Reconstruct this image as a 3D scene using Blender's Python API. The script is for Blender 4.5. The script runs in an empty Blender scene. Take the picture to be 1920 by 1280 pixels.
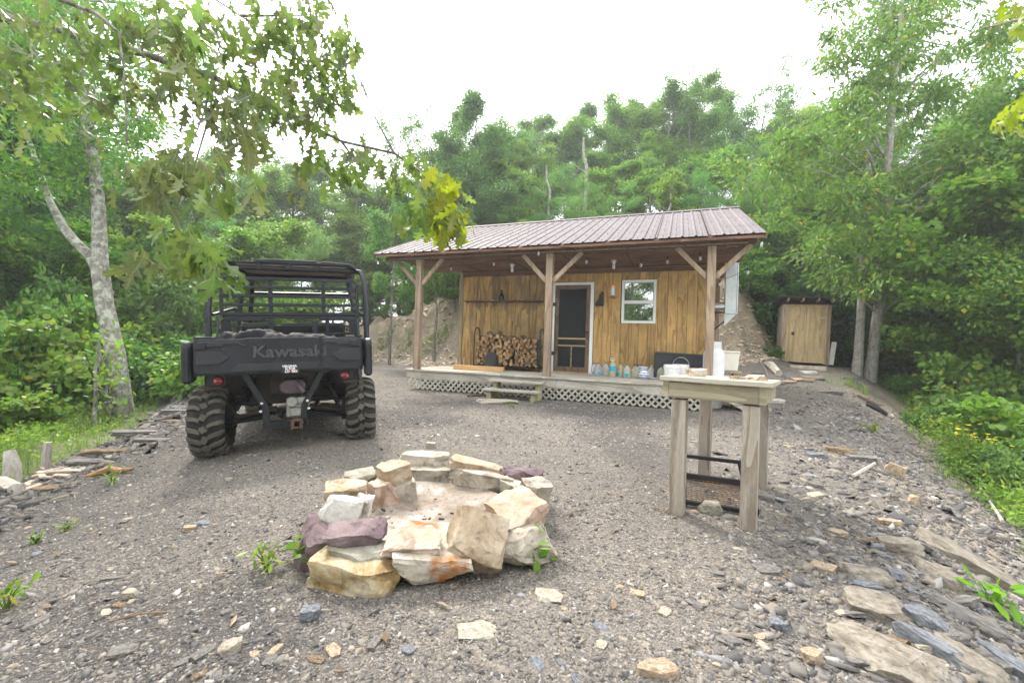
import bpy, bmesh, math, random
import numpy as np
from mathutils import Vector, Matrix, noise as mnoise
R = math.radians
scn = bpy.context.scene
COL = scn.collection
random.seed(7)

# ------------------------------------------------------------------ camera, sky, sun, exposure
CAM_Z = 1.05
F_PX, PITCH, ROLL, YAW = 808.4, R(0.38), R(1.832), R(20.863)
cam = bpy.data.cameras.new('camera'); cam_o = bpy.data.objects.new('camera', cam); COL.objects.link(cam_o)
cam.sensor_width = 36; cam.lens = F_PX / 1920 * 36; cam.clip_start = 0.05; cam.clip_end = 2000
_f = Vector((0, math.cos(PITCH), math.sin(PITCH))); _r = Vector((1, 0, 0)); _u = _r.cross(_f)
_r2 = math.cos(ROLL) * _r + math.sin(ROLL) * _u; _u2 = math.cos(ROLL) * _u - math.sin(ROLL) * _r
cam_o.matrix_world = Matrix(((_r2.x, _u2.x, -_f.x, 0), (_r2.y, _u2.y, -_f.y, 0), (_r2.z, _u2.z, -_f.z, CAM_Z), (0, 0, 0, 1)))
scn.camera = cam_o

SUN_EL, SUN_AZ = R(48), R(-30)          # azimuth from +Y towards +X
world = bpy.data.worlds.new('World'); scn.world = world; world.use_nodes = True
wn = world.node_tree; wn.nodes.clear()
def N(nt, t, **kw):
    n = nt.nodes.new(t)
    for k, v in kw.items():
        if k in n.inputs: n.inputs[k].default_value = v
        else: setattr(n, k, v)
    return n
sky = N(wn, 'ShaderNodeTexSky', sky_type='NISHITA', sun_disc=False, sun_elevation=SUN_EL, sun_rotation=SUN_AZ, air_density=1.2, dust_density=2.0)
tc = N(wn, 'ShaderNodeTexCoord'); mp = N(wn, 'ShaderNodeMapping'); mp.inputs['Scale'].default_value = (1, 1, 2.2)
nz = N(wn, 'ShaderNodeTexNoise', Scale=2.3, Detail=5, Roughness=0.55)
cr = N(wn, 'ShaderNodeValToRGB'); cr.color_ramp.elements[0].position = 0.36; cr.color_ramp.elements[1].position = 0.52
cr.color_ramp.elements[0].color = (0.62, 0.62, 0.62, 1)
mx = N(wn, 'ShaderNodeMix', data_type='RGBA'); mx.inputs['B'].default_value = (11.6, 11.75, 12.0, 1)
bg = N(wn, 'ShaderNodeBackground', Strength=0.072); wo = N(wn, 'ShaderNodeOutputWorld')
L = wn.links.new
L(tc.outputs['Generated'], mp.inputs['Vector']); L(mp.outputs['Vector'], nz.inputs['Vector']); L(nz.outputs['Fac'], cr.inputs['Fac'])
L(cr.outputs['Color'], mx.inputs['Factor']); L(sky.outputs['Color'], mx.inputs['A']); L(mx.outputs['Result'], bg.inputs['Color']); L(bg.outputs['Background'], wo.inputs['Surface'])
sun = bpy.data.lights.new('sun', 'SUN'); sun.energy = 1.5; sun.angle = R(12); sun.color = (1, 0.95, 0.86)
sun_o = bpy.data.objects.new('sun', sun); COL.objects.link(sun_o)
_sd = Vector((math.sin(SUN_AZ) * math.cos(SUN_EL), math.cos(SUN_AZ) * math.cos(SUN_EL), math.sin(SUN_EL)))
sun_o.rotation_euler = _sd.to_track_quat('Z', 'Y').to_euler(); sun_o.location = _sd * 60
scn.view_settings.view_transform = 'Standard'; scn.view_settings.look = 'None'; scn.view_settings.gamma = 1
scn.view_settings.use_curve_mapping = False; scn.view_settings.exposure = 2.1
scn.render.engine = 'CYCLES'
scn.cycles.max_bounces = 8; scn.cycles.transparent_max_bounces = 8; scn.cycles.use_denoising = True; scn.cycles.denoising_prefilter = 'FAST'

# ------------------------------------------------------------------ helpers: pixels of the 1920 frame to points
def ray(px, py):
    d = _r2 * ((px - 960) / F_PX) - _u2 * ((py - 640) / F_PX) + _f
    return d
def at(px, py, D):                      # the point seen at that pixel, D metres in front
    d = ray(px, py); return Vector((0, 0, CAM_Z)) + d * (D / d.y)
UA = Vector((math.cos(YAW), -math.sin(YAW), 0)); VA = Vector((math.sin(YAW), math.cos(YAW), 0))
def uv(u, v, z=0.0): return UA * u + VA * v + Vector((0, 0, z))

# ------------------------------------------------------------------ value noise and terrain
def _hash(ix, iy, s):
    h = (ix.astype(np.int64) * 374761393 + iy.astype(np.int64) * 668265263 + s * 974634777) & 0x7fffffff
    h = ((h ^ (h >> 13)) * 1274126177) & 0x7fffffff
    return ((h ^ (h >> 16)) & 0xffff) / 65535.0
def vnoise(x, y, s=0):
    x = np.asarray(x, float); y = np.asarray(y, float)
    ix = np.floor(x); iy = np.floor(y); fx = x - ix; fy = y - iy
    fx = fx * fx * (3 - 2 * fx); fy = fy * fy * (3 - 2 * fy)
    a = _hash(ix, iy, s); b = _hash(ix + 1, iy, s); c = _hash(ix, iy + 1, s); d = _hash(ix + 1, iy + 1, s)
    return (a * (1 - fx) + b * fx) * (1 - fy) + (c * (1 - fx) + d * fx) * fy - 0.5
def fbm(x, y, s=0, o=4):
    r = 0; a = 1
    for k in range(o):
        r = r + a * vnoise(x * 2 ** k, y * 2 ** k, s + k); a *= 0.5
    return r
def sstep(a, b, x):
    t = np.clip((x - a) / (b - a), 0, 1); return t * t * (3 - 2 * t)
def left_d(X, Y):                       # metres beyond the left lip of the gravel pad
    return np.interp(Y, [-6, 0, 1.3, 3.1, 6.1, 9, 12, 16, 30], [-2.3, -2.6, -3.0, -3.75, -5.0, -6.8, -8.6, -11, -19]) - X
def right_d(X, Y):                      # metres beyond the right lip
    return (X - (0.75 * Y + 0.45)) * 0.8
VBK_ = [17.5, 16.6, 15.3, 14.2, 13.9, 16.4, 19.3, 20, 21]
def bank_w(X, Y):
    u = X * UA.x + Y * UA.y; v = X * VA.x + Y * VA.y
    vb = np.interp(u, [-30, -16, -9, -5, 1, 2.6, 4.2, 6, 12], VBK_)
    return u, v, v - vb
def height(X, Y):
    X = np.asarray(X, float); Y = np.asarray(Y, float)
    u, v, w = bank_w(X, Y)
    n = fbm(X * 0.35, Y * 0.35, 3, 4); n2 = fbm(X * 1.7, Y * 1.7, 11, 4)
    g = sstep(-20, -7, u)
    rough = (1 + 0.25 * n2 + 0.5 * np.abs(n)) * (1 - 0.35 * sstep(-1, 3, u))
    hill = (0.3 + g * 0.7) * (2.5 * sstep(-0.15, 2.3, w) * rough + 0.30 * np.clip(w - 1.2, 0, 60) ** 0.97)
    rise = 0.68 * sstep(9.3, 14.2, Y) * sstep(2.5, 6.5, X - 0.15 * (Y - 9)) + 0.3 * sstep(-1.8, 0.4, w) * sstep(-3, 3, w + 4)
    dl = left_d(X, Y); dr = right_d(X, Y)
    fl = -0.22 * sstep(-2.6, 0.1, dl) - 0.42 * sstep(0, 0.55, dl) - 0.5 * np.clip(dl - 1.9, 0, 9)
    fl = fl * (1 - 0.75 * sstep(10, 17, Y))
    fr = -0.05 * sstep(-0.8, 0, dr) - 0.46 * np.clip(dr, 0, 3) - 0.35 * np.clip(dr - 3, 0, 20)
    fr = fr * (1 - 0.55 * sstep(13, 22, Y))
    off = np.clip(np.maximum(dl, dr), 0, 1.5) / 1.5
    z = hill + rise + fl + fr
    z = z + n * (0.05 + 0.25 * off + 0.3 * sstep(0.5, 4, w)) + n2 * (0.022 + 0.10 * off + 0.12 * sstep(0, 1, w))
    z = z + 0.012 * fbm(X * 9, Y * 9, 21, 2)
    # level footing under the cabin
    foot = sstep(-7.0, -6.0, u) * (1 - sstep(1.0, 1.8, u)) * sstep(7.6, 8.2, v) * (1 - sstep(13.4, 14.0, v))
    return z * (1 - foot) + (-0.02) * foot
def H(x, y): return float(height(np.array([x]), np.array([y]))[0])
def on_ground(px, py, z0=0.0):          # where the line of sight meets the terrain
    d = ray(px, py); o = Vector((0, 0, CAM_Z)); t = 0.7
    prev = t
    while t < 60:
        p = o + d * t
        if p.z < H(p.x, p.y):
            a, b = prev, t
            for _ in range(16):
                m = (a + b) / 2; p = o + d * m
                if p.z < H(p.x, p.y): b = m
                else: a = m
            return o + d * b
        prev = t; t += 0.04 * max(1, t * 0.5)
    return o + d * t

# ------------------------------------------------------------------ object helpers
def setp(o, label=None, cat=None, group=None, kind=None):
    for k, v in (('label', label), ('category', cat), ('group', group), ('kind', kind)):
        if v: o[k] = v
    return o
def thing(name, label, cat, loc=(0, 0, 0), rz=0.0, group=None, rot=None):
    o = bpy.data.objects.new(name, None); COL.objects.link(o); o.empty_display_size = 0.1
    o.location = loc; o.rotation_euler = rot if rot else (0, 0, rz)
    return setp(o, label, cat, group)
def link(name, me, parent=None, loc=None, rot=None, scale=None):
    o = bpy.data.objects.new(name, me); COL.objects.link(o)
    if parent: o.parent = parent
    if loc is not None: o.location = loc
    if rot is not None: o.rotation_euler = rot
    if scale is not None: o.scale = scale if hasattr(scale, '__len__') else (scale,) * 3
    return o
class MB:
    def __init__(s): s.v = []; s.f = []; s.m = []; s.cur = 0
    def add(s, vs, fs):
        b = len(s.v); s.v += [tuple(p) for p in vs]; s.f += [tuple(b + i for i in f) for f in fs]; s.m += [s.cur] * len(fs)
        return s
    def box(s, c, d, rot=None):
        x, y, z = d[0] / 2, d[1] / 2, d[2] / 2
        vs = [Vector(p) for p in ((-x, -y, -z), (x, -y, -z), (x, y, -z), (-x, y, -z), (-x, -y, z), (x, -y, z), (x, y, z), (-x, y, z))]
        if rot: 
            m = rot if isinstance(rot, Matrix) else Matrix.Rotation(rot[2], 3, 'Z') @ Matrix.Rotation(rot[1], 3, 'Y') @ Matrix.Rotation(rot[0], 3, 'X')
            vs = [m @ p for p in vs]
        c = Vector(c)
        return s.add([p + c for p in vs], [(0, 3, 2, 1), (4, 5, 6, 7), (0, 1, 5, 4), (1, 2, 6, 5), (2, 3, 7, 6), (3, 0, 4, 7)])
    def b2(s, lo, hi):
        return s.box([(a + b) / 2 for a, b in zip(lo, hi)], [b - a for a, b in zip(lo, hi)])
    def bar(s, a, b, w, h, up=(0, 0, 1)):
        a = Vector(a); b = Vector(b); d = (b - a); l = d.length; y = d.normalized(); up = Vector(up)
        x = y.cross(up)
        if x.length < 1e-4: x = y.cross(Vector((0, 1, 0)))
        x.normalize(); z = x.cross(y)
        return s.box((a + b) / 2, (w, l, h), Matrix((x, y, z)).transposed())
    def tube(s, pts, rad, n=8, caps=True):
        pts = [Vector(p) for p in pts]; k = len(pts)
        rad = rad if hasattr(rad, '__len__') else [rad] * k
        vs = []; t0 = (pts[1] - pts[0]).normalized(); x = t0.orthogonal().normalized()
        for i, p in enumerate(pts):
            t = (pts[min(i + 1, k - 1)] - pts[max(i - 1, 0)]).normalized()
            x = (x - t * x.dot(t)).normalized(); y = t.cross(x)
            for j in range(n):
                a = 2 * math.pi * j / n; vs.append(p + (x * math.cos(a) + y * math.sin(a)) * rad[i])
        fs = [(i * n + j, i * n + (j + 1) % n, (i + 1) * n + (j + 1) % n, (i + 1) * n + j) for i in range(k - 1) for j in range(n)]
        if caps: fs += [tuple(range(n))[::-1], tuple((k - 1) * n + j for j in range(n))]
        return s.add(vs, fs)
    def lathe(s, prof, c=(0, 0, 0), n=16, axis='Z', closed=True):
        vs = []; c = Vector(c)
        for r, h in prof:
            for j in range(n):
                a = 2 * math.pi * j / n; x, y = r * math.cos(a), r * math.sin(a)
                vs.append(c + Vector({'Z': (x, y, h), 'X': (h, x, y), 'Y': (y, h, x)}[axis]))
        k = len(prof)
        fs = [(i * n + j, i * n + (j + 1) % n, (i + 1) * n + (j + 1) % n, (i + 1) * n + j) for i in range(k - 1) for j in range(n)]
        if closed: fs += [tuple(range(n))[::-1], tuple((k - 1) * n + j for j in range(n))]
        return s.add(vs, fs)
    def prism(s, poly, d, axis='Y', off=0.0):   # polygon in the plane across the axis, pushed along it
        def P(a, b, h): return {'X': (h, a, b), 'Y': (a, h, b), 'Z': (a, b, h)}[axis]
        n = len(poly); vs = [P(a, b, off) for a, b in poly] + [P(a, b, off + d) for a, b in poly]
        return s.add(vs, [tuple(range(n))[::-1], tuple(range(n, 2 * n))] + [(i, (i + 1) % n, n + (i + 1) % n, n + i) for i in range(n)])
    def mesh(s, name, mats, smooth=False):
        me = bpy.data.meshes.new(name); me.from_pydata(s.v, [], s.f)
        for m in (mats if isinstance(mats, (list, tuple)) else [mats]): me.materials.append(m)
        if any(s.m): me.polygons.foreach_set('material_index', s.m)
        bm = bmesh.new(); bm.from_mesh(me); bmesh.ops.recalc_face_normals(bm, faces=bm.faces); bm.to_mesh(me); bm.free()
        if smooth:
            me.polygons.foreach_set('use_smooth', [True] * len(me.polygons))
            me.set_sharp_from_angle(angle=R(smooth if smooth is not True else 40))
        return me
    def build(s, name, mats, parent=None, smooth=False, bevel=0, loc=None, rot=None):
        o = link(name, s.mesh(name, mats, smooth), parent, loc, rot)
        if bevel: bev(o, bevel)
        return o
def bev(o, w, seg=1):
    m = o.modifiers.new('bevel', 'BEVEL'); m.width = w; m.segments = seg; m.limit_method = 'ANGLE'; m.angle_limit = R(35)
def copy_tree(o, parent=None):
    c = o.copy(); COL.objects.link(c); c.parent = parent
    for ch in list(o.children): copy_tree(ch, c)
    return c
def text(name, body, size, mat, parent, loc, rot, ext=0.001, offset=0.0, spacing=1.0, sx=1.0, align='LEFT'):
    cu = bpy.data.curves.new(name, 'FONT'); cu.body = body; cu.size = size; cu.extrude = ext; cu.offset = offset
    cu.space_character = spacing; cu.align_x = align; cu.resolution_u = 3
    tmp = bpy.data.objects.new('tmp', cu); COL.objects.link(tmp)
    me = bpy.data.meshes.new_from_object(tmp.evaluated_get(bpy.context.evaluated_depsgraph_get())); me.name = name
    bpy.data.objects.remove(tmp); bpy.data.curves.remove(cu)
    me.materials.clear(); me.materials.append(mat)
    return link(name, me, parent, loc, rot, (sx, 1, 1))

# ------------------------------------------------------------------ materials
def new_mat(name):
    m = bpy.data.materials.new(name); m.use_nodes = True; nt = m.node_tree; nt.nodes.clear()
    out = nt.nodes.new('ShaderNodeOutputMaterial'); b = nt.nodes.new('ShaderNodeBsdfPrincipled'); nt.links.new(b.outputs[0], out.inputs['Surface'])
    return m, nt, b
def ramp(nt, fac, stops):
    r = nt.nodes.new('ShaderNodeValToRGB'); e = r.color_ramp.elements
    e[0].position, e[0].color = stops[0][0], (*stops[0][1], 1); e[1].position, e[1].color = stops[-1][0], (*stops[-1][1], 1)
    for p, c in stops[1:-1]:
        x = e.new(p); x.color = (*c, 1)
    nt.links.new(fac, r.inputs['Fac']); return r.outputs['Color']
def mixc(nt, fac, a, b, mode='MIX'):
    m = nt.nodes.new('ShaderNodeMix'); m.data_type = 'RGBA'; m.blend_type = mode
    for k, v in (('Factor', fac), ('A', a), ('B', b)):
        i = m.inputs[k] if k == 'Factor' else [q for q in m.inputs if q.name == k and q.type == 'RGBA'][0]
        if hasattr(v, 'node'): nt.links.new(v, i)
        else: i.default_value = v if k == 'Factor' else (*v, 1)
    return [q for q in m.outputs if q.type == 'RGBA'][0]
def coords(nt, scale=(1, 1, 1), rnd=True, kind='Object'):
    if kind == 'World': v = nt.nodes.new('ShaderNodeNewGeometry').outputs['Position']
    else: v = nt.nodes.new('ShaderNodeTexCoord').outputs[kind]
    if rnd:
        oi = nt.nodes.new('ShaderNodeObjectInfo'); ml = nt.nodes.new('ShaderNodeMath'); ml.operation = 'MULTIPLY'; ml.inputs[1].default_value = 37.0
        nt.links.new(oi.outputs['Random'], ml.inputs[0]); ad = nt.nodes.new('ShaderNodeVectorMath'); ad.operation = 'ADD'
        nt.links.new(v, ad.inputs[0]); nt.links.new(ml.outputs[0], ad.inputs[1]); v = ad.outputs[0]
    m = nt.nodes.new('ShaderNodeMapping'); m.inputs['Scale'].default_value = scale; nt.links.new(v, m.inputs['Vector']); return m.outputs['Vector']
def noise(nt, vec, scale, detail=4, rough=0.55, dist=0.0):
    n = N(nt, 'ShaderNodeTexNoise', Scale=scale, Detail=detail, Roughness=rough, Distortion=dist); nt.links.new(vec, n.inputs['Vector']); return n.outputs['Fac']
def bump(nt, b, h, strength=0.4, dist=0.01):
    n = N(nt, 'ShaderNodeBump', Strength=strength, Distance=dist); nt.links.new(h, n.inputs['Height']); nt.links.new(n.outputs['Normal'], b.inputs['Normal'])
def math_(nt, op, a, b=0.0):
    m = nt.nodes.new('ShaderNodeMath'); m.operation = op
    for i, v in enumerate((a, b)):
        if hasattr(v, 'node'): nt.links.new(v, m.inputs[i])
        else: m.inputs[i].default_value = v
    return m.outputs[0]
def plain(name, c, rough=0.6, metal=0.0, var=0.15, scale=6.0, spec=0.5, bmp=0.0, bscale=60):
    m, nt, b = new_mat(name); v = coords(nt)
    n = noise(nt, v, scale, 5, 0.6)
    col = ramp(nt, n, [(0.3, tuple(x * (1 - var) for x in c)), (0.7, tuple(min(1, x * (1 + var)) for x in c))])
    nt.links.new(col, b.inputs['Base Color'])
    b.inputs['Roughness'].default_value = rough; b.inputs['Metallic'].default_value = metal; b.inputs['Specular IOR Level'].default_value = spec
    if bmp: bump(nt, b, noise(nt, v, bscale, 4), bmp, 0.004)
    return m
def wood(name, light, dark, axis='Z', ring=9.0, stain=(0.5, 0.5, 0.5), stain_amt=0.0, rough=0.7, wear=0.25, vary=0.25, figure=2.2, fine=140):
    """timber with its grain along one axis, knots of stain and a tone of its own per board"""
    m, nt, b = new_mat(name)
    long = 0.12; sc = {'X': (long, 1, 1), 'Y': (1, long, 1), 'Z': (1, 1, long)}[axis]
    v = coords(nt, sc)
    n1 = noise(nt, v, figure, 3, 0.5, 0.3)
    rings = math_(nt, 'FRACT', math_(nt, 'MULTIPLY', n1, ring))
    fib = noise(nt, v, fine, 2, 0.6)
    g = math_(nt, 'ADD', math_(nt, 'MULTIPLY', rings, 0.65), math_(nt, 'MULTIPLY', fib, 0.5))
    mid = tuple((a + c) / 2 for a, c in zip(light, dark))
    col = ramp(nt, g, [(0.16, light), (0.46, mid), (0.56, light), (0.84, dark)])
    w = noise(nt, coords(nt), 1.6, 5, 0.65)
    if stain_amt:
        wm = ramp(nt, w, [(0.40, (0, 0, 0)), (0.62, (1, 1, 1))]); wf = math_(nt, 'MULTIPLY', wm, stain_amt)
        col = mixc(nt, wf, col, stain)
    oi = nt.nodes.new('ShaderNodeObjectInfo')
    tone = N(nt, 'ShaderNodeMapRange'); tone.inputs['To Min'].default_value = 1 - vary; tone.inputs['To Max'].default_value = 1 + vary
    nt.links.new(oi.outputs['Random'], tone.inputs['Value'])
    hs = nt.nodes.new('ShaderNodeHueSaturation'); nt.links.new(tone.outputs[0], hs.inputs['Value']); nt.links.new(col, hs.inputs['Color'])
    nt.links.new(hs.outputs[0], b.inputs['Base Color']); b.inputs['Roughness'].default_value = rough; b.inputs['Specular IOR Level'].default_value = 0.3
    bump(nt, b, g, wear, 0.003)
    return m
def leaf_mat(name, c, var=0.35, hue=0.03, trans=0.4, yellow=0.0, rough=0.5):
    m, nt, b = new_mat(name)
    out = [n for n in nt.nodes if n.type == 'OUTPUT_MATERIAL'][0]
    g = nt.nodes.new('ShaderNodeNewGeometry'); oi = nt.nodes.new('ShaderNodeObjectInfo')
    rnd = math_(nt, 'FRACT', math_(nt, 'ADD', g.outputs['Random Per Island'], math_(nt, 'MULTIPLY', oi.outputs['Random'], 7.31)))
    dk = tuple(x * (1 - var) for x in c); lt = (c[0] * (1 + var * 1.4), c[1] * (1 + var), c[2] * (1 + var * 0.6))
    yl = (c[1] * 1.7, c[1] * 1.45, c[2] * 0.8)
    col = ramp(nt, rnd, [(0.0, dk), (0.55, c), (0.9, lt), (1.0, yl if yellow else lt)])
    h = nt.nodes.new('ShaderNodeHueSaturation'); mr = N(nt, 'ShaderNodeMapRange'); mr.inputs['To Min'].default_value = 0.5 - hue; mr.inputs['To Max'].default_value = 0.5 + hue * 0.7
    nt.links.new(oi.outputs['Random'], mr.inputs['Value']); nt.links.new(mr.outputs[0], h.inputs['Hue'])
    mv = N(nt, 'ShaderNodeMapRange'); mv.inputs['To Min'].default_value = 0.78; mv.inputs['To Max'].default_value = 1.25
    nt.links.new(math_(nt, 'FRACT', math_(nt, 'MULTIPLY', oi.outputs['Random'], 13.7)), mv.inputs['Value']); nt.links.new(mv.outputs[0], h.inputs['Value'])
    nt.links.new(col, h.inputs['Color']); nt.links.new(h.outputs[0], b.inputs['Base Color'])
    b.inputs['Roughness'].default_value = rough; b.inputs['Specular IOR Level'].default_value = 0.35
    tr = nt.nodes.new('ShaderNodeBsdfTranslucent'); tcx = mixc(nt, 0.5, h.outputs[0], (c[0] * 1.8, c[1] * 2.0, c[2] * 0.9)); nt.links.new(tcx, tr.inputs['Color'])
    mxs = N(nt, 'ShaderNodeMixShader', Fac=trans); nt.links.new(b.outputs[0], mxs.inputs[1]); nt.links.new(tr.outputs[0], mxs.inputs[2]); nt.links.new(mxs.outputs[0], out.inputs['Surface'])
    return m
def bark_mat(name, a, c, lichen=None):
    m, nt, b = new_mat(name); v = coords(nt, (1, 1, 0.3)); n = noise(nt, v, 22, 5, 0.65)
    col = ramp(nt, n, [(0.3, c), (0.65, a)])
    if lichen:
        n2 = noise(nt, coords(nt), 7, 6, 0.7); f = ramp(nt, n2, [(0.48, (0, 0, 0)), (0.6, (1, 1, 1))])
        col = mixc(nt, f, col, lichen)
    nt.links.new(col, b.inputs['Base Color']); b.inputs['Roughness'].default_value = 0.9; b.inputs['Specular IOR Level'].default_value = 0.2
    bump(nt, b, n, 0.8, 0.02); return m
def stone_mat(name, stops, scale=5.0, streak=None, bmp=0.5, spots=None):
    m, nt, b = new_mat(name); v = coords(nt); n = noise(nt, v, scale, 9, 0.68, 0.4)
    stops = [(0.5 + (p - 0.52) * 0.62, tuple(x ** 1.12 * .92 for x in c)) for p, c in stops]
    col = ramp(nt, n, stops); dirt = noise(nt, v, scale * 2.3, 6, 0.7, 0.8)
    col = mixc(nt, 0.8, col, ramp(nt, dirt, [(0.36, (0.5, 0.47, 0.44)), (0.47, (1, 1, 1)), (0.6, (1.06, 1.05, 1.04))]), 'MULTIPLY')
    if spots:
        n2 = noise(nt, v, scale * 0.7, 5, 0.6); f = ramp(nt, n2, [(spots[1], (0, 0, 0)), (spots[1] + 0.09, (1, 1, 1))]); col = mixc(nt, f, col, spots[0])
    fine = noise(nt, v, 90, 3, 0.7); col = mixc(nt, 0.35, col, ramp(nt, fine, [(0.3, (0.35, 0.34, 0.33)), (0.7, (0.95, 0.93, 0.9))]), 'MULTIPLY')
    nt.links.new(col, b.inputs['Base Color']); b.inputs['Roughness'].default_value = 0.85; b.inputs['Specular IOR Level'].default_value = 0.25
    bump(nt, b, math_(nt, 'ADD', n, math_(nt, 'MULTIPLY', fine, 0.25)), bmp, 0.02); return m

def ground_mat():
    m, nt, b = new_mat('ground'); v = coords(nt, rnd=False, kind='World')
    v1 = N(nt, 'ShaderNodeTexVoronoi', Scale=85.0); nt.links.new(v, v1.inputs['Vector'])
    v2 = N(nt, 'ShaderNodeTexVoronoi', Scale=190.0); nt.links.new(v, v2.inputs['Vector'])
    v3 = N(nt, 'ShaderNodeTexVoronoi', Scale=38.0, Randomness=1.0); nt.links.new(v, v3.inputs['Vector'])
    def chan(n): 
        s = nt.nodes.new('ShaderNodeSeparateColor'); nt.links.new(n.outputs['Color'], s.inputs[0]); return s.outputs
    c1 = chan(v1); c2 = chan(v2); c3 = chan(v3)
    pal = [(0.0, (0.052, 0.05, 0.05)), (0.3, (0.122, 0.114, 0.107)), (0.55, (0.178, 0.163, 0.149)), (0.8, (0.218, 0.19, 0.156)), (0.93, (0.29, 0.26, 0.222)), (1.0, (0.42, 0.40, 0.37))]
    g = mixc(nt, 0.5, ramp(nt, c1[0], pal), ramp(nt, c2[1], pal))
    big = ramp(nt, c3[2], [(0.88, (0, 0, 0)), (0.91, (1, 1, 1))]); g = mixc(nt, math_(nt, 'MULTIPLY', big, 0.55), g, ramp(nt, c3[0], [(0, (0.16, 0.155, 0.16)), (0.6, (0.27, 0.235, 0.20)), (1, (0.38, 0.33, 0.27))]))
    lo = noise(nt, v, 0.55, 5, 0.6); g = mixc(nt, 0.75, g, ramp(nt, lo, [(0.3, (0.62, 0.61, 0.61)), (0.7, (1.23, 1.16, 1.08))]), 'MULTIPLY')
    du = ramp(nt, noise(nt, v, 0.8, 6, 0.62, 0.6), [(0.5, (0, 0, 0)), (0.66, (1, 1, 1))]); g = mixc(nt, math_(nt, 'MULTIPLY', du, 0.45), g, ramp(nt, noise(nt, v, 30, 5, .7), [(.35, (.16, .145, .128)), (.65, (.245, .222, .197))]))
    dm = N(nt, 'ShaderNodeVertexColor', layer_name='damp'); g = mixc(nt, dm.outputs['Color'], g, mixc(nt, 1.0, g, (.50, .51, .55), 'MULTIPLY'))
    at_ = N(nt, 'ShaderNodeVertexColor', layer_name='zone'); zs = nt.nodes.new('ShaderNodeSeparateColor'); nt.links.new(at_.outputs['Color'], zs.inputs[0])
    nb = noise(nt, v, 1.4, 7, 0.65, 0.4)
    soil = ramp(nt, nb, [(0.25, (0.22, 0.19, 0.16)), (0.45, (0.36, 0.29, 0.215)), (0.6, (0.46, 0.36, 0.255)), (0.78, (0.52, 0.45, 0.37))])
    soil = mixc(nt, 0.15, soil, g)
    nf = noise(nt, v, 6, 5, 0.7)
    litter = ramp(nt, nf, [(0.3, (0.045, 0.035, 0.022)), (0.55, (0.10, 0.072, 0.04)), (0.75, (0.06, 0.085, 0.022))])
    grass = ramp(nt, noise(nt, v, 14, 5, 0.7), [(0.3, (0.10, 0.10, 0.045)), (0.5, (0.12, 0.17, 0.04)), (0.75, (0.24, 0.21, 0.11))])
    col = mixc(nt, zs.outputs[0], g, soil); col = mixc(nt, zs.outputs[1], col, grass); col = mixc(nt, zs.outputs[2], col, litter)
    nt.links.new(col, b.inputs['Base Color']); b.inputs['Roughness'].default_value = 0.9; b.inputs['Specular IOR Level'].default_value = 0.25
    h = math_(nt, 'ADD', math_(nt, 'MULTIPLY', v1.outputs['Distance'], 1.0), math_(nt, 'ADD', math_(nt, 'MULTIPLY', c1[1], 0.5), math_(nt, 'MULTIPLY', c2[0], 0.3)))
    bump(nt, b, h, 0.75, 0.012)
    return m
def chip_mat(dark=1.0):
    m, nt, b = new_mat('shale_chips'); g = nt.nodes.new('ShaderNodeNewGeometry')
    col = ramp(nt, g.outputs['Random Per Island'], [(0.0, (0.07, 0.068, 0.071)), (0.35, (0.14, 0.131, 0.124)), (0.6, (0.19, 0.172, 0.152)), (0.8, (0.25, 0.21, 0.165)), (0.9, (0.21, 0.206, 0.214)), (1.0, (0.40, 0.375, 0.34))])
    n = noise(nt, coords(nt, rnd=False), 80, 3, 0.6); col = mixc(nt, 0.3, col, ramp(nt, n, [(0.3, (0.5, 0.5, 0.5)), (0.7, (1.1, 1.1, 1.1))]), 'MULTIPLY'); col = mixc(nt, 1.0, col, (dark * 1.01, dark, dark * .985), 'MULTIPLY')
    nt.links.new(col, b.inputs['Base Color']); b.inputs['Roughness'].default_value = 0.8; b.inputs['Specular IOR Level'].default_value = 0.3; return m
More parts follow.
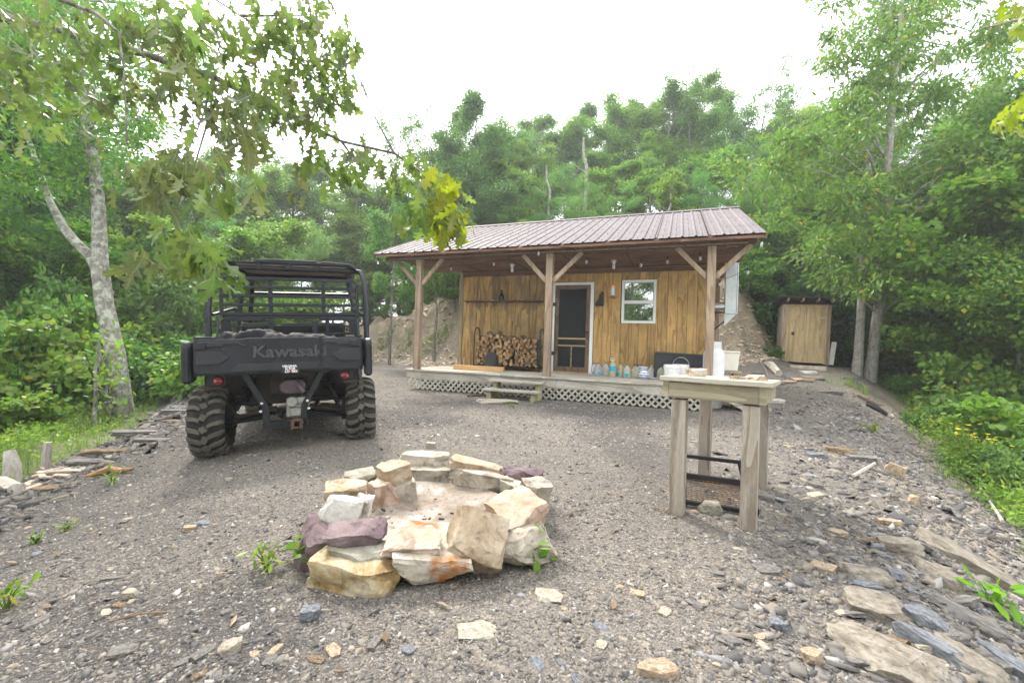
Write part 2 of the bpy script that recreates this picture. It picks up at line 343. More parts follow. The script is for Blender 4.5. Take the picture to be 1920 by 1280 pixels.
# ------------------------------------------------------------------ the ground
def build_ground():
    n = 420
    t = np.linspace(-1, 1, n); xs = 3.4 * np.sinh(4.05 * t)
    ty = np.linspace(-0.60, 1, n); ys = 3.0 + 3.4 * np.sinh(4.05 * ty)
    X, Y = np.meshgrid(xs, ys); Z = height(X, Y)
    co = np.stack([X, Y, Z], -1).reshape(-1, 3)
    i = np.arange(n * n).reshape(n, n)
    q = np.stack([i[:-1, :-1], i[:-1, 1:], i[1:, 1:], i[1:, :-1]], -1).reshape(-1)
    me = bpy.data.meshes.new('ground'); nf = (n - 1) ** 2
    me.vertices.add(n * n); me.vertices.foreach_set('co', co.ravel())
    me.loops.add(nf * 4); me.loops.foreach_set('vertex_index', q)
    me.polygons.add(nf); me.polygons.foreach_set('loop_start', np.arange(nf) * 4)
    me.update(calc_edges=True); me.validate()
    me.polygons.foreach_set('use_smooth', np.ones(nf, bool))
    u, v, w = bank_w(X, Y); dl = left_d(X, Y); dr = right_d(X, Y)
    nn = fbm(X * 0.9, Y * 0.9, 41, 4)
    soil = np.clip(sstep(-0.5, 0.5, w + nn * 1.2) * sstep(-3, 1, 4 - u * 0.6) + 0.6 * sstep(0, 0.8, dr + nn) * (1 - sstep(9, 14, Y)) , 0, 1)
    grass = np.clip(sstep(0.45, 0.8, dl + nn * 0.35) * 0.85 + sstep(1.2, 2.3, dr + nn * 1.2) * 0.6, 0, 1)
    lit = np.clip(sstep(2.0, 2.8, w + nn) + sstep(2.3, 3.2, dl + nn) + sstep(3.0, 4.5, dr + nn), 0, 1)
    a = me.color_attributes.new('zone', 'FLOAT_COLOR', 'POINT')
    a.data.foreach_set('color', np.stack([soil, grass, lit, np.ones_like(soil)], -1).ravel())
    dmp = np.clip(sstep(-2.4, -0.6, dl + nn * 1.5) * (1 - sstep(0.3, 0.8, dl)) * 0.8 + 0.7 * sstep(0.12, 0.4, fbm(X * 0.7 + 9, Y * 0.7, 71, 4)) * (1 - sstep(0, 1, w)), 0, 1)
    a2 = me.color_attributes.new('damp', 'FLOAT_COLOR', 'POINT'); a2.data.foreach_set('color', np.stack([dmp, dmp, dmp, np.ones_like(dmp)], -1).ravel())
    me.materials.append(ground_mat())
    return setp(link('ground', me), 'grey crushed shale pad with banks falling away on both sides', None, None, 'structure')
build_ground()

S_BANK = stone_mat('bank_rubble', [(0.3, (0.50, 0.41, 0.32)), (0.5, (0.68, 0.56, 0.43)), (0.75, (0.78, 0.71, 0.60))], 2.5)
def build_chips(name, lab, mode, n, seed):
    rng = np.random.default_rng(seed)
    if mode == 'pad':
        px = rng.uniform(-60, 1980, n); D = 0.85 * (11.0 / 0.85) ** (rng.random(n) ** 1.15); X = (px - 960) / F_PX * D; Y = D
        dl = left_d(X, Y); dr = right_d(X, Y); u, v, w = bank_w(X, Y)
        ok = (dl < 0.6) & (dr < 2.6) & ~((u > -5.7) & (u < 0.6) & (v > 8.1)) & (((X + 0.47) / 0.5) ** 2 + ((Y - 2.48) / 0.6) ** 2 > 1)
        X = X[ok]; Y = Y[ok]; n = len(X)
        s = np.clip(np.exp(rng.normal(-5.15, 0.45, n)) * (0.8 + 0.2 * Y ** 0.7), 0.0035, 0.032)
    elif mode == 'far':
        px = rng.uniform(250, 1700, n); D = 4.5 * (15 / 4.5) ** rng.random(n); X = (px - 960) / F_PX * D; Y = D
        dl = left_d(X, Y); dr = right_d(X, Y); u, v, w = bank_w(X, Y)
        ok = (dl < 0.3) & (dr < 0.8) & (w < 0.6) & ~((u > -5.7) & (u < 0.7) & (v > 8.1) & (v < 13.6)); X = X[ok]; Y = Y[ok]; n = len(X)
        s = np.clip(np.exp(rng.normal(-4.55, 0.4, n)), 0.006, 0.03)
    elif mode == 'lip':
        Y = 1.0 * (11.0 / 1.0) ** rng.random(n); X = 0.75 * Y + 0.45 + (-1.9 + 4.1 * np.sqrt(rng.random(n))) * (0.35 + 0.13 * Y)
        s = np.clip(np.exp(rng.normal(-4.2, 0.5, n)) * (0.7 + 0.2 * Y ** 0.7), 0.006, 0.07)
    elif mode == 'left':
        Y = 2.0 * (13.0 / 2.0) ** rng.random(n); lp_ = left_d(np.zeros(n), Y); X = lp_ + rng.normal(0, 0.28, n) * (0.5 + 0.12 * Y)
        s = np.clip(np.exp(rng.normal(-3.7, 0.55, n)), 0.01, 0.12)
    else:
        u = rng.uniform(-14, 6, n); vb = np.interp(u, [-30, -16, -9, -5, 1, 2.6, 4.2, 6, 12], VBK_); v = vb + rng.uniform(-0.9, 2.6, n)
        X = u * UA.x + v * VA.x; Y = u * UA.y + v * VA.y; ok = ~((u > -5.6) & (u < 1) & (v < 13.9)); X = X[ok]; Y = Y[ok]; n = len(X)
        s = np.clip(np.exp(rng.normal(-3.3, 0.55, n)), 0.012, 0.16)
    Z = height(X, Y)
    k = 5; ang = rng.random((n, 1)) * 6.28 + np.arange(k) * (6.2832 / k) + rng.normal(0, 0.4, (n, k))
    asp = rng.uniform(0.28, 0.85, (n, 1)); rad = s[:, None] * rng.uniform(0.6, 1.35, (n, k))
    lx = np.cos(ang) * rad; ly = np.sin(ang) * rad * asp; th = s * rng.uniform(0.08, 0.3, n)
    yaw = rng.random(n) * 6.28; tilt = rng.normal(0, 0.3, (n, 2))
    def place(lx, ly, lz):
        z = lz + lx * tilt[:, :1] + ly * tilt[:, 1:]
        c, sn = np.cos(yaw)[:, None], np.sin(yaw)[:, None]
        return np.stack([X[:, None] + lx * c - ly * sn, Y[:, None] + lx * sn + ly * c, Z[:, None] + z], -1)
    bot = place(lx * 1.08, ly * 1.08, np.full((n, k), -0.004)); top = place(lx, ly, np.repeat(th[:, None], k, 1) * rng.uniform(0.8, 1.2, (n, k)))
    co = np.concatenate([bot, top], 1).reshape(-1, 3); b = (np.arange(n) * 2 * k)[:, None]
    ar = np.arange(k); nx = (ar + 1) % k
    quads = (b[:, :, None] + np.stack([ar, nx, nx + k, ar + k], -1)[None]).reshape(n, -1)
    tops = b + (k + ar)[None]
    li = np.concatenate([quads, tops], 1).reshape(-1)
    tot = np.tile(np.array([4] * k + [k]), n); st = np.concatenate([[0], np.cumsum(tot)[:-1]])
    me = bpy.data.meshes.new(name); me.vertices.add(len(co)); me.vertices.foreach_set('co', co.ravel())
    me.loops.add(len(li)); me.loops.foreach_set('vertex_index', li); me.polygons.add(len(tot)); me.polygons.foreach_set('loop_start', st)
    me.update(calc_edges=True); me.materials.append(chip_mat(0.62 if mode == 'left' else 1.0) if mode != 'bank' else S_BANK)
    return setp(link(name, me), lab, None, None, 'stuff')
build_chips('gravel', 'loose grey and tan shale gravel covering the pad', 'pad', 90000, 3)
build_chips('gravel', 'coarser shale gravel between the fire pit and the cabin', 'far', 30000, 8)
build_chips('shale_rubble', 'broken shale rubble covering the right bank', 'lip', 26000, 4)
build_chips('shale_rubble', 'dark shale rubble along the left lip of the pad', 'left', 4500, 6)
build_chips('bank_rubble', 'tan and grey rubble on the cut bank behind the cabin', 'bank', 14000, 5)

# ------------------------------------------------------------------ loose rock
def rock_mesh(name, dims, seed, mat, cuts=7, rough=0.05, sub=2, slab=False, fine=0.28):
    rnd = random.Random(seed); bm = bmesh.new(); bmesh.ops.create_cube(bm, size=2.0)
    for k in range(cuts):
        d = Vector((rnd.uniform(-1, 1), rnd.uniform(-1, 1), rnd.uniform(-0.25, 0.5) if slab else rnd.uniform(-0.8, 0.8)))
        if d.length < 0.3: continue
        d.normalize(); off = rnd.uniform(0.72, 1.02) * (abs(d.x) + abs(d.y) + abs(d.z)) ** 0.55
        r = bmesh.ops.bisect_plane(bm, geom=bm.verts[:] + bm.edges[:] + bm.faces[:], plane_co=d * off, plane_no=d, clear_outer=True)
        ed = [e for e in r['geom_cut'] if isinstance(e, bmesh.types.BMEdge)]
        if len(ed) > 2: bmesh.ops.edgeloop_fill(bm, edges=ed)
    hull = [v.co.copy() for v in bm.verts]; bm.free(); bm = bmesh.new()
    for c in hull: bm.verts.new(c)
    r = bmesh.ops.convex_hull(bm, input=bm.verts[:]); bmesh.ops.delete(bm, geom=[v for v in bm.verts if not v.link_faces], context='VERTS')
    bmesh.ops.triangulate(bm, faces=bm.faces[:])
    for _ in range(sub):
        long = [e for e in bm.edges if e.calc_length() > fine]
        bmesh.ops.subdivide_edges(bm, edges=long, cuts=1); bmesh.ops.triangulate(bm, faces=bm.faces[:])
    for v in bm.verts:
        p = v.co + Vector((seed * 3.1, seed * 1.7, 0))
        q = mnoise.noise_vector(p * 1.3) * rough * 2.2 + mnoise.noise_vector(p * 3.6) * rough + mnoise.noise_vector(p * 8) * rough * .55
        if slab: q.z += rough * 1.6 * (math.floor(mnoise.noise(p * 0.9) * 5) / 5)
        v.co = v.co + q
        v.co = Vector((v.co.x * dims[0] / 2, v.co.y * dims[1] / 2, v.co.z * dims[2] / 2))
    bmesh.ops.recalc_face_normals(bm, faces=bm.faces[:])
    me = bpy.data.meshes.new(name); bm.to_mesh(me); bm.free(); me.materials.append(mat)
    me.polygons.foreach_set('use_smooth', [True] * len(me.polygons)); me.set_sharp_from_angle(angle=R(28))
    return me
S_TAN = stone_mat('tan_sandstone', [(0.3, (0.30, 0.215, 0.145)), (0.45, (0.43, 0.335, 0.235)), (0.6, (0.52, 0.43, 0.325)), (0.75, (0.58, 0.51, 0.42))])
S_PALE = stone_mat('pale_sandstone', [(0.3, (0.33, 0.29, 0.24)), (0.5, (0.46, 0.41, 0.34)), (0.72, (0.58, 0.53, 0.46))])
S_PINK = stone_mat('pink_sandstone', [(0.3, (0.40, 0.255, 0.19)), (0.5, (0.52, 0.39, 0.30)), (0.75, (0.60, 0.50, 0.42))])
S_PURP = stone_mat('purple_shale', [(0.3, (0.12, 0.085, 0.10)), (0.5, (0.22, 0.16, 0.175)), (0.75, (0.33, 0.26, 0.26))], bmp=0.6)
S_GREY = stone_mat('grey_shale', [(0.3, (0.13, 0.125, 0.125)), (0.5, (0.22, 0.205, 0.195)), (0.75, (0.33, 0.31, 0.285))])
S_BLUE = stone_mat('blue_grey_shale', [(0.3, (0.13, 0.14, 0.16)), (0.5, (0.23, 0.24, 0.265)), (0.75, (0.36, 0.37, 0.39))])
S_BROWN = stone_mat('brown_shale', [(0.3, (0.12, 0.085, 0.055)), (0.5, (0.24, 0.175, 0.115)), (0.75, (0.37, 0.30, 0.215))])
S_SLAB = stone_mat('weathered_slab', [(0.3, (0.20, 0.175, 0.145)), (0.5, (0.31, 0.275, 0.23)), (0.75, (0.42, 0.385, 0.33))])
S_WHITE = stone_mat('white_stone', [(0.3, (0.36, 0.34, 0.31)), (0.5, (0.60, 0.575, 0.53)), (0.75, (0.70, 0.68, 0.63))], spots=((0.05, 0.05, 0.055), 0.66))
S_RUST = stone_mat('rust_stained_stone', [(0.3, (0.36, 0.30, 0.24)), (0.5, (0.58, 0.52, 0.44)), (0.75, (0.66, 0.62, 0.55))], spots=((0.40, 0.15, 0.04), 0.46))
S_OCHRE = stone_mat('ochre_stone', [(0.3, (0.17, 0.11, 0.05)), (0.45, (0.36, 0.26, 0.12)), (0.6, (0.52, 0.44, 0.31)), (0.75, (0.56, 0.50, 0.40))], scale=4)
S_GREEN = stone_mat('greenish_stone', [(0.3, (0.23, 0.21, 0.16)), (0.5, (0.36, 0.34, 0.28)), (0.75, (0.50, 0.48, 0.42))])

# ------------------------------------------------------------------ fire pit
pit = thing('fire_pit', 'round fire pit of stacked tan, white and purple stones around pale ash', 'fire pit', (-0.47, 2.48, 0))
def build_pit():
    rng = np.random.default_rng(5); n = 40; r = np.linspace(0, 1, 16); a = np.linspace(0, 2 * math.pi, n, endpoint=False)
    m = MB()
    for i, q in enumerate(r):
        for t in a:
            x, y = 0.50 * q * math.cos(t), 0.52 * q * math.sin(t)
            z = 0.075 - 0.04 * (1 - q ** 2) + 0.022 * float(fbm(np.array([x * 7 + 3]), np.array([y * 7]), 5, 4)[0]) + 0.03 * max(0, q - 0.75)
            m.v.append((x, y, z))
    for i in range(len(r) - 1):
        for j in range(n): m.f.append((i * n + j, i * n + (j + 1) % n, (i + 1) * n + (j + 1) % n, (i + 1) * n + j)); m.m.append(0)
    ash, nt, b = new_mat('ash'); v = coords(nt); n1 = noise(nt, v, 5, 8, 0.7, 0.3); n2 = noise(nt, v, 60, 4, 0.7)
    c = ramp(nt, n1, [(0.36, (0.165, 0.128, 0.098)), (0.47, (0.245, 0.20, 0.16)), (0.57, (0.31, 0.27, 0.23)), (0.68, (0.44, 0.415, 0.39))])
    c = mixc(nt, 0.6, c, ramp(nt, n2, [(0.32, (0.45, 0.42, 0.4)), (0.5, (1, 1, 1))]), 'MULTIPLY'); nt.links.new(c, b.inputs['Base Color']); b.inputs['Roughness'].default_value = 1
    bump(nt, b, math_(nt, 'ADD', n1, math_(nt, 'MULTIPLY', n2, 0.5)), 0.7, 0.02)
    m.build('ash_bed', ash, pit, smooth=True)
    ch = plain('charcoal', (0.03, 0.028, 0.028), 0.9); tw = plain('burnt_twig', (0.22, 0.14, 0.08), 0.9)
    k = MB()
    for i in range(46):
        t = rng.random() * 6.28; q = math.sqrt(rng.random()) * 0.9; s = rng.uniform(0.004, 0.012); k.cur = int(rng.random() > 0.5)
        k.box((0.44 * q * math.cos(t), 0.46 * q * math.sin(t), 0.05 + 0.03 * q), (s * rng.uniform(1, 3), s, s * 0.7), (0, rng.uniform(-.3, .3), rng.random() * 6.28))
    setp(k.build('charcoal', [ch, tw], pit), kind='stuff')
build_pit()
# stones: (label, px, py of the middle, depth, height of the middle, (w, d, h), (rx, ry, rz) degrees, material, cuts, slab)
PIT = [
 ('pale grey stone topping the back of the ring', 797, 864, 3.28, 0.235, (.40, .20, .13), (0, 3, 2), S_PALE, 7, 0),
 ('grey block in the back course', 806, 896, 3.26, 0.10, (.36, .18, .18), (0, 0, 3), S_PALE, 4, 0),
 ('long grey block in the back course', 905, 907, 3.08, 0.11, (.56, .17, .21), (0, 2, -20), S_PALE, 4, 0),
 ('orange tan slab topping the back', 893, 873, 3.08, 0.25, (.42, .16, .07), (4, 7, -10), S_TAN, 5, 1),
 ('purple grey stone topping the back', 981, 892, 2.92, 0.235, (.28, .17, .12), (0, 8, -20), S_PURP, 8, 0),
 ('grey wedge in the right course', 965, 925, 2.85, 0.09, (.22, .2, .2), (0, 5, -50), S_PALE, 6, 0),
 ('tan stone standing at the right', 998, 934, 2.72, 0.17, (.14, .2, .26), (0, 18, -60), S_PALE, 7, 0),
 ('pinkish wedge lying over the right side', 972, 962, 2.42, 0.22, (.29, .3, .16), (14, -20, 30), S_PINK, 8, 0),
 ('big pale stone under the wedge at right', 975, 1010, 2.34, 0.09, (.34, .3, .19), (0, 4, 30), S_PALE, 8, 0),
 ('large tan boulder leaning on the front', 893, 1012, 2.06, 0.165, (.32, .20, .27), (-42, 26, 24), S_TAN, 7, 0),
 ('white stone stained with rust in front', 812, 1036, 1.96, 0.10, (.40, .34, .16), (10, 6, 8), S_RUST, 8, 0),
 ('flat pink slab on the rusty stone', 775, 1012, 1.97, 0.215, (.30, .19, .055), (12, -3, 4), S_PINK, 6, 1),
 ('purple slab at the front left', 668, 1004, 2.08, 0.215, (.31, .16, .11), (12, -4, 6), S_PURP, 6, 0),
 ('greenish flat stone under the purple slab', 678, 1036, 2.05, 0.11, (.33, .22, .09), (3, 4, -8), S_GREEN, 5, 1),
 ('large ochre base stone at the front', 676, 1062, 1.93, 0.065, (.46, .27, .14), (4, 2, -12), S_OCHRE, 6, 1),
 ('dark purple stone at the outer left', 597, 1014, 2.22, 0.09, (.20, .30, .22), (10, 18, 25), S_PURP, 7, 0),
 ('white stone with black marks', 633, 967, 2.32, 0.20, (.25, .2, .21), (-14, 10, 10), S_WHITE, 9, 0),
 ('white flake beside the marked stone', 678, 962, 2.32, 0.17, (.10, .12, .20), (0, 14, 20), S_WHITE, 7, 0),
 ('tan block on the left side', 650, 925, 2.62, 0.24, (.25, .22, .13), (3, -4, 20), S_TAN, 4, 0),
 ('grey block under the tan block', 652, 958, 2.58, 0.09, (.26, .24, .18), (0, 0, 20), S_PALE, 5, 0),
 ('olive stone behind the tan block', 676, 898, 2.92, 0.20, (.22, .18, .11), (0, -5, 30), S_GREEN, 7, 0),
 ('tan cube topping the left back', 735, 888, 2.96, 0.26, (.21, .21, .18), (8, -6, 38), S_TAN, 4, 0),
 ('pink inner stone of the left course', 712, 928, 2.78, 0.12, (.20, .2, .2), (0, 5, 40), S_PINK, 5, 0),
 ('grey inner stone at the left back', 748, 921, 2.98, 0.10, (.2, .18, .2), (0, 0, 35), S_PALE, 6, 0),
]
ZS = [.16, .07, .085, .185, .16, .07, .12, .155, .07, .125, .07, .15, .15, .09, .05, .07, .15, .12, .18, .08, .15, .19, .095, .075]
for i, (lb, px, py, D, z, dm, rt, mt, cu, sl) in enumerate(PIT):
    d = ray(px, py); z = ZS[i]; p = d * ((z - CAM_Z) / d.z); q = Vector((p.x + 0.47, p.y - 2.48, z))
    o = link('stone', rock_mesh('stone', [k * (0.80 if i in (9, 11, 12, 13, 14, 15) else 0.86) for k in dm], (40 if i != 10 else 171) + i, mt, cu, 0.06, 3, bool(sl), 0.15), pit, q, [R(a) for a in rt]); o['label'] = lb

# ------------------------------------------------------------------ stones lying about
UNIT = {}
def unit_rock(mt, k):
    if (mt.name, k) not in UNIT: UNIT[(mt.name, k)] = rock_mesh('rock', (1, 1, 1), 200 + k * 17 + len(UNIT), mt, 9, 0.06, 2, True, 0.22)
    return UNIT[(mt.name, k)]
def rock(label, px, py, w, d, h, rz, mt, sink=0.35, name='rock', group=None, tilt=(0, 0), k=0, cat='stone', on=None):
    p = on_ground(px, py) if on is None else on
    o = link(name, unit_rock(mt, k), None, (p.x, p.y, p.z + h * (0.5 - sink)), (R(tilt[0]), R(tilt[1]), R(rz)), (w * .9, d * .9, h * .85))
    return setp(o, label, cat, group)
rock('largest tan slab at the bottom of the right bank', 1668, 1228, .40, .34, .10, -30, S_SLAB, .62, k=1, tilt=(0, 6))
rock('broad tan slab with a split edge above the largest slab', 1642, 1142, .27, .20, .09, -12, S_SLAB, .45, k=2, tilt=(4, 6))
rock('pale brown slab third from the bottom in the stone row', 1632, 1082, .26, .18, .08, 10, S_SLAB, .5, k=3, tilt=(0, 8))
rock('blue grey flake between two tan slabs', 1622, 1105, .15, .08, .06, -10, S_BLUE, .4)
rock('dark blue lump beside the pale brown slab', 1682, 1086, .08, .08, .07, 40, S_BLUE, .35, k=2)
rock('rounded tan stone at the top of the stone row', 1687, 1030, .21, .14, .11, -25, S_SLAB, .4, k=4)
rock('small blue grey stone left of the rounded tan stone', 1645, 1030, .09, .06, .05, 20, S_BLUE, .35)
rock('long tan slab lying down the right bank', 1812, 1058, .54, .17, .12, -46, S_SLAB, .42, tilt=(4, 24), k=5)
rock('brown block below the long tan slab', 1760, 1085, .22, .16, .12, -30, S_SLAB, .5, k=3, tilt=(0, 16))
rock('dark layered stone under the brown block', 1795, 1150, .30, .15, .08, -38, S_GREY, .5, k=6, tilt=(0, 20))
rock('blue grey ledge right of the broad tan slab', 1735, 1165, .17, .12, .07, -40, S_BLUE, .4, k=1, tilt=(0, 14))
rock('blue grey wedge right of the largest slab', 1742, 1215, .24, .10, .08, -50, S_BLUE, .4, k=4, tilt=(0, 15))
rock('ochre streaked slab in the bottom right corner', 1812, 1240, .24, .15, .06, -48, S_SLAB, .5, k=2, tilt=(0, 20))
rock('blue grey plate at the lowest right of the bank', 1890, 1252, .22, .1, .06, -48, S_BLUE, .3, k=5, tilt=(0, 20))
rock('tan stone with a black plate behind it', 1668, 984, .15, .09, .06, 0, S_TAN, .3, k=6)
rock('black plate of shale behind a tan stone', 1694, 976, .17, .12, .025, 10, plain('black_shale', (0.06, 0.06, 0.065), .7), .2, k=1, tilt=(8, 10))
rock('upright tan shard on the right bank', 1676, 892, .16, .06, .17, -35, S_TAN, .25, k=7, tilt=(0, 20))
rock('short tan shard lower on the right bank', 1712, 944, .12, .06, .10, 30, S_TAN, .3, k=3)
rock('brown ledge stone on the upper right bank', 1576, 849, .28, .16, .10, -15, S_BROWN, .4, k=4)
rock('dark ledge stone beside the brown ledge stone', 1614, 862, .26, .15, .08, -20, S_GREY, .4, k=5)
rock('blue grey stone left of the brown ledge', 1530, 856, .22, .12, .07, 10, S_BLUE, .4, k=6)
rock('small tan stone at the lower right edge of the gravel', 1522, 1240, .075, .06, .055, 20, S_TAN, .25, k=2, name='rock')
rock('flat pale stone half sunk in front of the fire pit', 897, 1184, .17, .11, .03, 12, S_PALE, .62, k=1)
rock('pale flat stone sunk right of the fire pit', 1028, 1118, .13, .10, .03, -8, S_PALE, .62, k=2)
rock('grey cube of stone near the front of the fire pit', 581, 1160, .075, .06, .055, 15, S_BLUE, .2, k=8)
rock('tan stone under the wooden stand', 1331, 958, .155, .12, .085, 0, S_GREEN, .3, k=9)
rock('grey flat stone behind the right leg of the stand', 1432, 935, .14, .09, .05, -20, S_GREY, .3, k=3)
rock('small tan stone at the bottom edge of the photo', 1233, 1255, .14, .085, .04, -15, S_TAN, .45, k=4)
rock('long grey sliver in the gravel at lower left', 222, 1084, .14, .035, .02, 15, S_GREY, .35, k=2)
rock('pale lump of stone at lower left', 246, 1117, .06, .05, .04, 0, S_PALE, .3, k=5)
rock('rounded pale stone near the bottom left', 430, 1220, .075, .055, .045, 20, S_PALE, .3, k=6)
rock('grey plate near the bottom left', 232, 1222, .09, .06, .03, 30, S_GREY, .4, k=7)
rock('cream stone in the gravel left of the fire pit', 356, 993, .07, .05, .04, 25, S_TAN, .35, k=8)
rock('grey flake right of the cream stone', 377, 983, .09, .06, .03, 15, S_BLUE, .4, k=1)
rock('pale round stone between fire pit and vehicle', 806, 838, .12, .10, .08, 0, S_PALE, .3, k=9)
rock('grey brown flat rock by the bottom right stump of gravel', 1440, 1068, .14, .1, .03, 0, S_GREY, .5, k=4)
# edge stones along the left lip
for i, (px, py, w, d, h, rz, mt, lb) in enumerate([
    (390, 745, 0.54, 0.21, 0.072, 35, S_GREY, 'dark ledge slab at the top of the left lip'), (412, 760, 0.36, 0.21, 0.042, 30, S_BROWN, 'brown flat slab beside the dark ledge slab'),
    (345, 772, 0.65, 0.22, 0.060, 42, S_GREY, 'long grey slab halfway up the left lip'), (330, 790, 0.30, 0.14, 0.036, 25, S_BROWN, 'brown plate beside the long grey slab'),
    (262, 812, 0.58, 0.21, 0.060, 46, S_GREY, 'pale edged slab on the left lip'), (285, 826, 0.36, 0.18, 0.048, 30, S_GREY, 'grey plate below the pale edged slab'),
    (195, 848, 0.40, 0.17, 0.060, 48, S_BROWN, 'brown slab at the middle of the left lip'), (160, 868, 0.29, 0.14, 0.060, 40, S_GREY, 'small dark slab on the left lip above the wood'),
    (118, 885, 0.36, 0.17, 0.048, 44, S_PALE, 'pale flat stone near the thin stump'), (440, 722, 0.43, 0.20, 0.048, 20, S_GREY, 'grey slab against the left rear tyre'),
    (95, 915, 0.22, 0.14, 0.030, 35, S_BROWN, 'thin brown plate at the lower left lip')]):
    rock(lb, px, py, w, d, h, rz, mt, .35, k=i % 9, tilt=(0, 6))
# stepping stones by the cabin and up to the outhouse
for i, (px, py, w, d, h, rz, mt, lb) in enumerate([
    (1438, 752, .62, .42, .10, -10, S_WHITE, 'largest white step stone right of the stand'), (1430, 770, .30, .25, .10, 15, S_WHITE, 'nearest white step stone behind the stand'),
    (1436, 735, .55, .35, .10, 5, S_GREY, 'grey step stone stacked above the largest one'), (1432, 726, .6, .35, .08, 20, S_BLUE, 'blue grey step stone in the middle of the path'),
    (1448, 718, .55, .3, .07, -15, S_PALE, 'pale pink step stone at the bend of the path'), (1478, 716, .62, .26, .06, 25, S_PINK, 'long pink step stone at the bend'),
    (1502, 712, .55, .36, .07, 0, S_PINK, 'pink flat step stone below the outhouse'), (1524, 709, .60, .34, .07, -15, S_PALE, 'cream flat step stone below the outhouse'),
    (1517, 699, .50, .32, .10, 0, S_WHITE, 'white stone under the outhouse step'),
    (1553, 736, .62, .34, .08, -10, S_GREY, 'grey flat rock right of the path'), (1594, 711, .4, .3, .12, 10, S_GREY, 'grey rock at the foot of the twin tree'),
    (1420, 700, .32, .25, .06, 0, S_BLUE, 'blue stone near the grey log')]):
    rock(lb, px, py, w, d, h, rz, mt, .3, k=(i * 2) % 9, name='step_stone', cat='step stone')
rock('wide flat stone laid as the lowest step before the porch', 932, 755, .80, .36, .08, 4, S_PALE, .3, name='step_stone', cat='step stone', k=2)
rng = random.Random(12)
mts = [S_PALE, S_GREY, S_GREY, S_BLUE, S_BROWN, S_GREY, S_TAN]
for i in range(150):                    # loose pieces big enough to see
    a = rng.random()
    if a < 0.6: px, py = rng.uniform(20, 1600), 780 + 500 * rng.random() ** 0.8
    else: px, py = rng.uniform(1450, 1920), rng.uniform(760, 1275)
    p = on_ground(px, py)
    if (p.x + .47) ** 2 + (p.y - 2.48) ** 2 < 0.95 ** 2 or (p.x < -1.2 and p.x > -4 and p.y > 3.4 and p.y < 8): continue
    if left_d(np.array([p.x]), np.array([p.y]))[0] > 0.8: continue
    s = rng.uniform(0.018, 0.042) * (1 + p.y * 0.12) * (1.9 if a >= 0.6 else 1); 
    bank = a >= 0.6
    rock('loose flat shale piece lying on the right bank' if bank else 'loose flat shale piece lying on the gravel pad', px, py, s * rng.uniform(1, 1.8), s, s * rng.uniform(.2, .45), rng.uniform(0, 180), rng.choice(mts), .4,
         name='shale_piece', group='shale pieces on the right bank' if bank else 'shale pieces on the gravel pad', k=rng.randrange(9), tilt=(rng.uniform(-8, 8), rng.uniform(0, 20) if bank else rng.uniform(-6, 6)), on=p)
# ------------------------------------------------------------------ cabin: local frame u along the front, v into the depth, origin on the ground
CU, CV = -2.3, 9.86
cab = thing('cabin', 'small wooden cabin with a porch and a ribbed brownish metal roof', 'cabin', uv(CU, CV, 0), -YAW)
def cl(u, v, z): return Vector((u - CU, v - CV, z))
W_SID = wood('stained_siding', (0.57, 0.36, 0.125), (0.30, 0.165, 0.055), 'Z', 9, (0.24, 0.155, 0.075), 0.5, 0.6, 0.35, 0.22, 2.6)
W_SIDL = wood('weathered_siding', (0.55, 0.355, 0.13), (0.22, 0.12, 0.045), 'Z', 7, (0.22, 0.15, 0.08), 0.7, 0.65, 0.3, 0.2, 2.6)
W_POST = wood('post_timber', (0.38, 0.29, 0.20), (0.20, 0.14, 0.095), 'Z', 8, (0.20, 0.15, 0.115), 0.5, 0.8)
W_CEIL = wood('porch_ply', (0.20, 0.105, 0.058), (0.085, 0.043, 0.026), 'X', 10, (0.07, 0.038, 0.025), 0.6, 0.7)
W_GREYX = wood('grey_deck_timber', (0.56, 0.52, 0.45), (0.33, 0.30, 0.255), 'X', 7, (0.22, 0.20, 0.14), 0.5, 0.85, 0.3, 0.14)
W_GREYZ = wood('grey_lattice_timber', (0.50, 0.47, 0.41), (0.30, 0.28, 0.24), 'Z', 6, (0.27, 0.27, 0.19), 0.5, 0.85, 0.2, 0.14)
W_GREYY = wood('grey_trim_timber', (0.40, 0.33, 0.22), (0.23, 0.18, 0.12), 'Z', 6, (0.2, 0.17, 0.12), 0.4, 0.85, 0.2, 0.1)
W_DOOR = wood('door_timber', (0.22, 0.155, 0.105), (0.10, 0.068, 0.046), 'Z', 6, (0.09, 0.06, 0.046), 0.5, 0.75)
W_RAIL = wood('pale_rail_timber', (0.44, 0.32, 0.19), (0.26, 0.18, 0.10), 'X', 6)
W_NEW = wood('fresh_timber', (0.60, 0.36, 0.16), (0.40, 0.22, 0.09), 'X', 6, vary=0.05)
WHITE = plain('white_trim', (0.78, 0.78, 0.76), 0.45, var=0.05)
DARK = plain('dark_backing', (0.025, 0.02, 0.018), 0.95)
GALV = plain('galvanised_steel', (0.55, 0.57, 0.59), 0.32, 0.85, 0.12)
BLKM = plain('black_steel', (0.018, 0.018, 0.02), 0.45, 0.3)
DZ, WT, CZ = 0.43, 2.83, 2.86            # deck top, wall top, porch ceiling
VF, VB, UL, UR = 9.86, 13.45, -5.22, 0.60
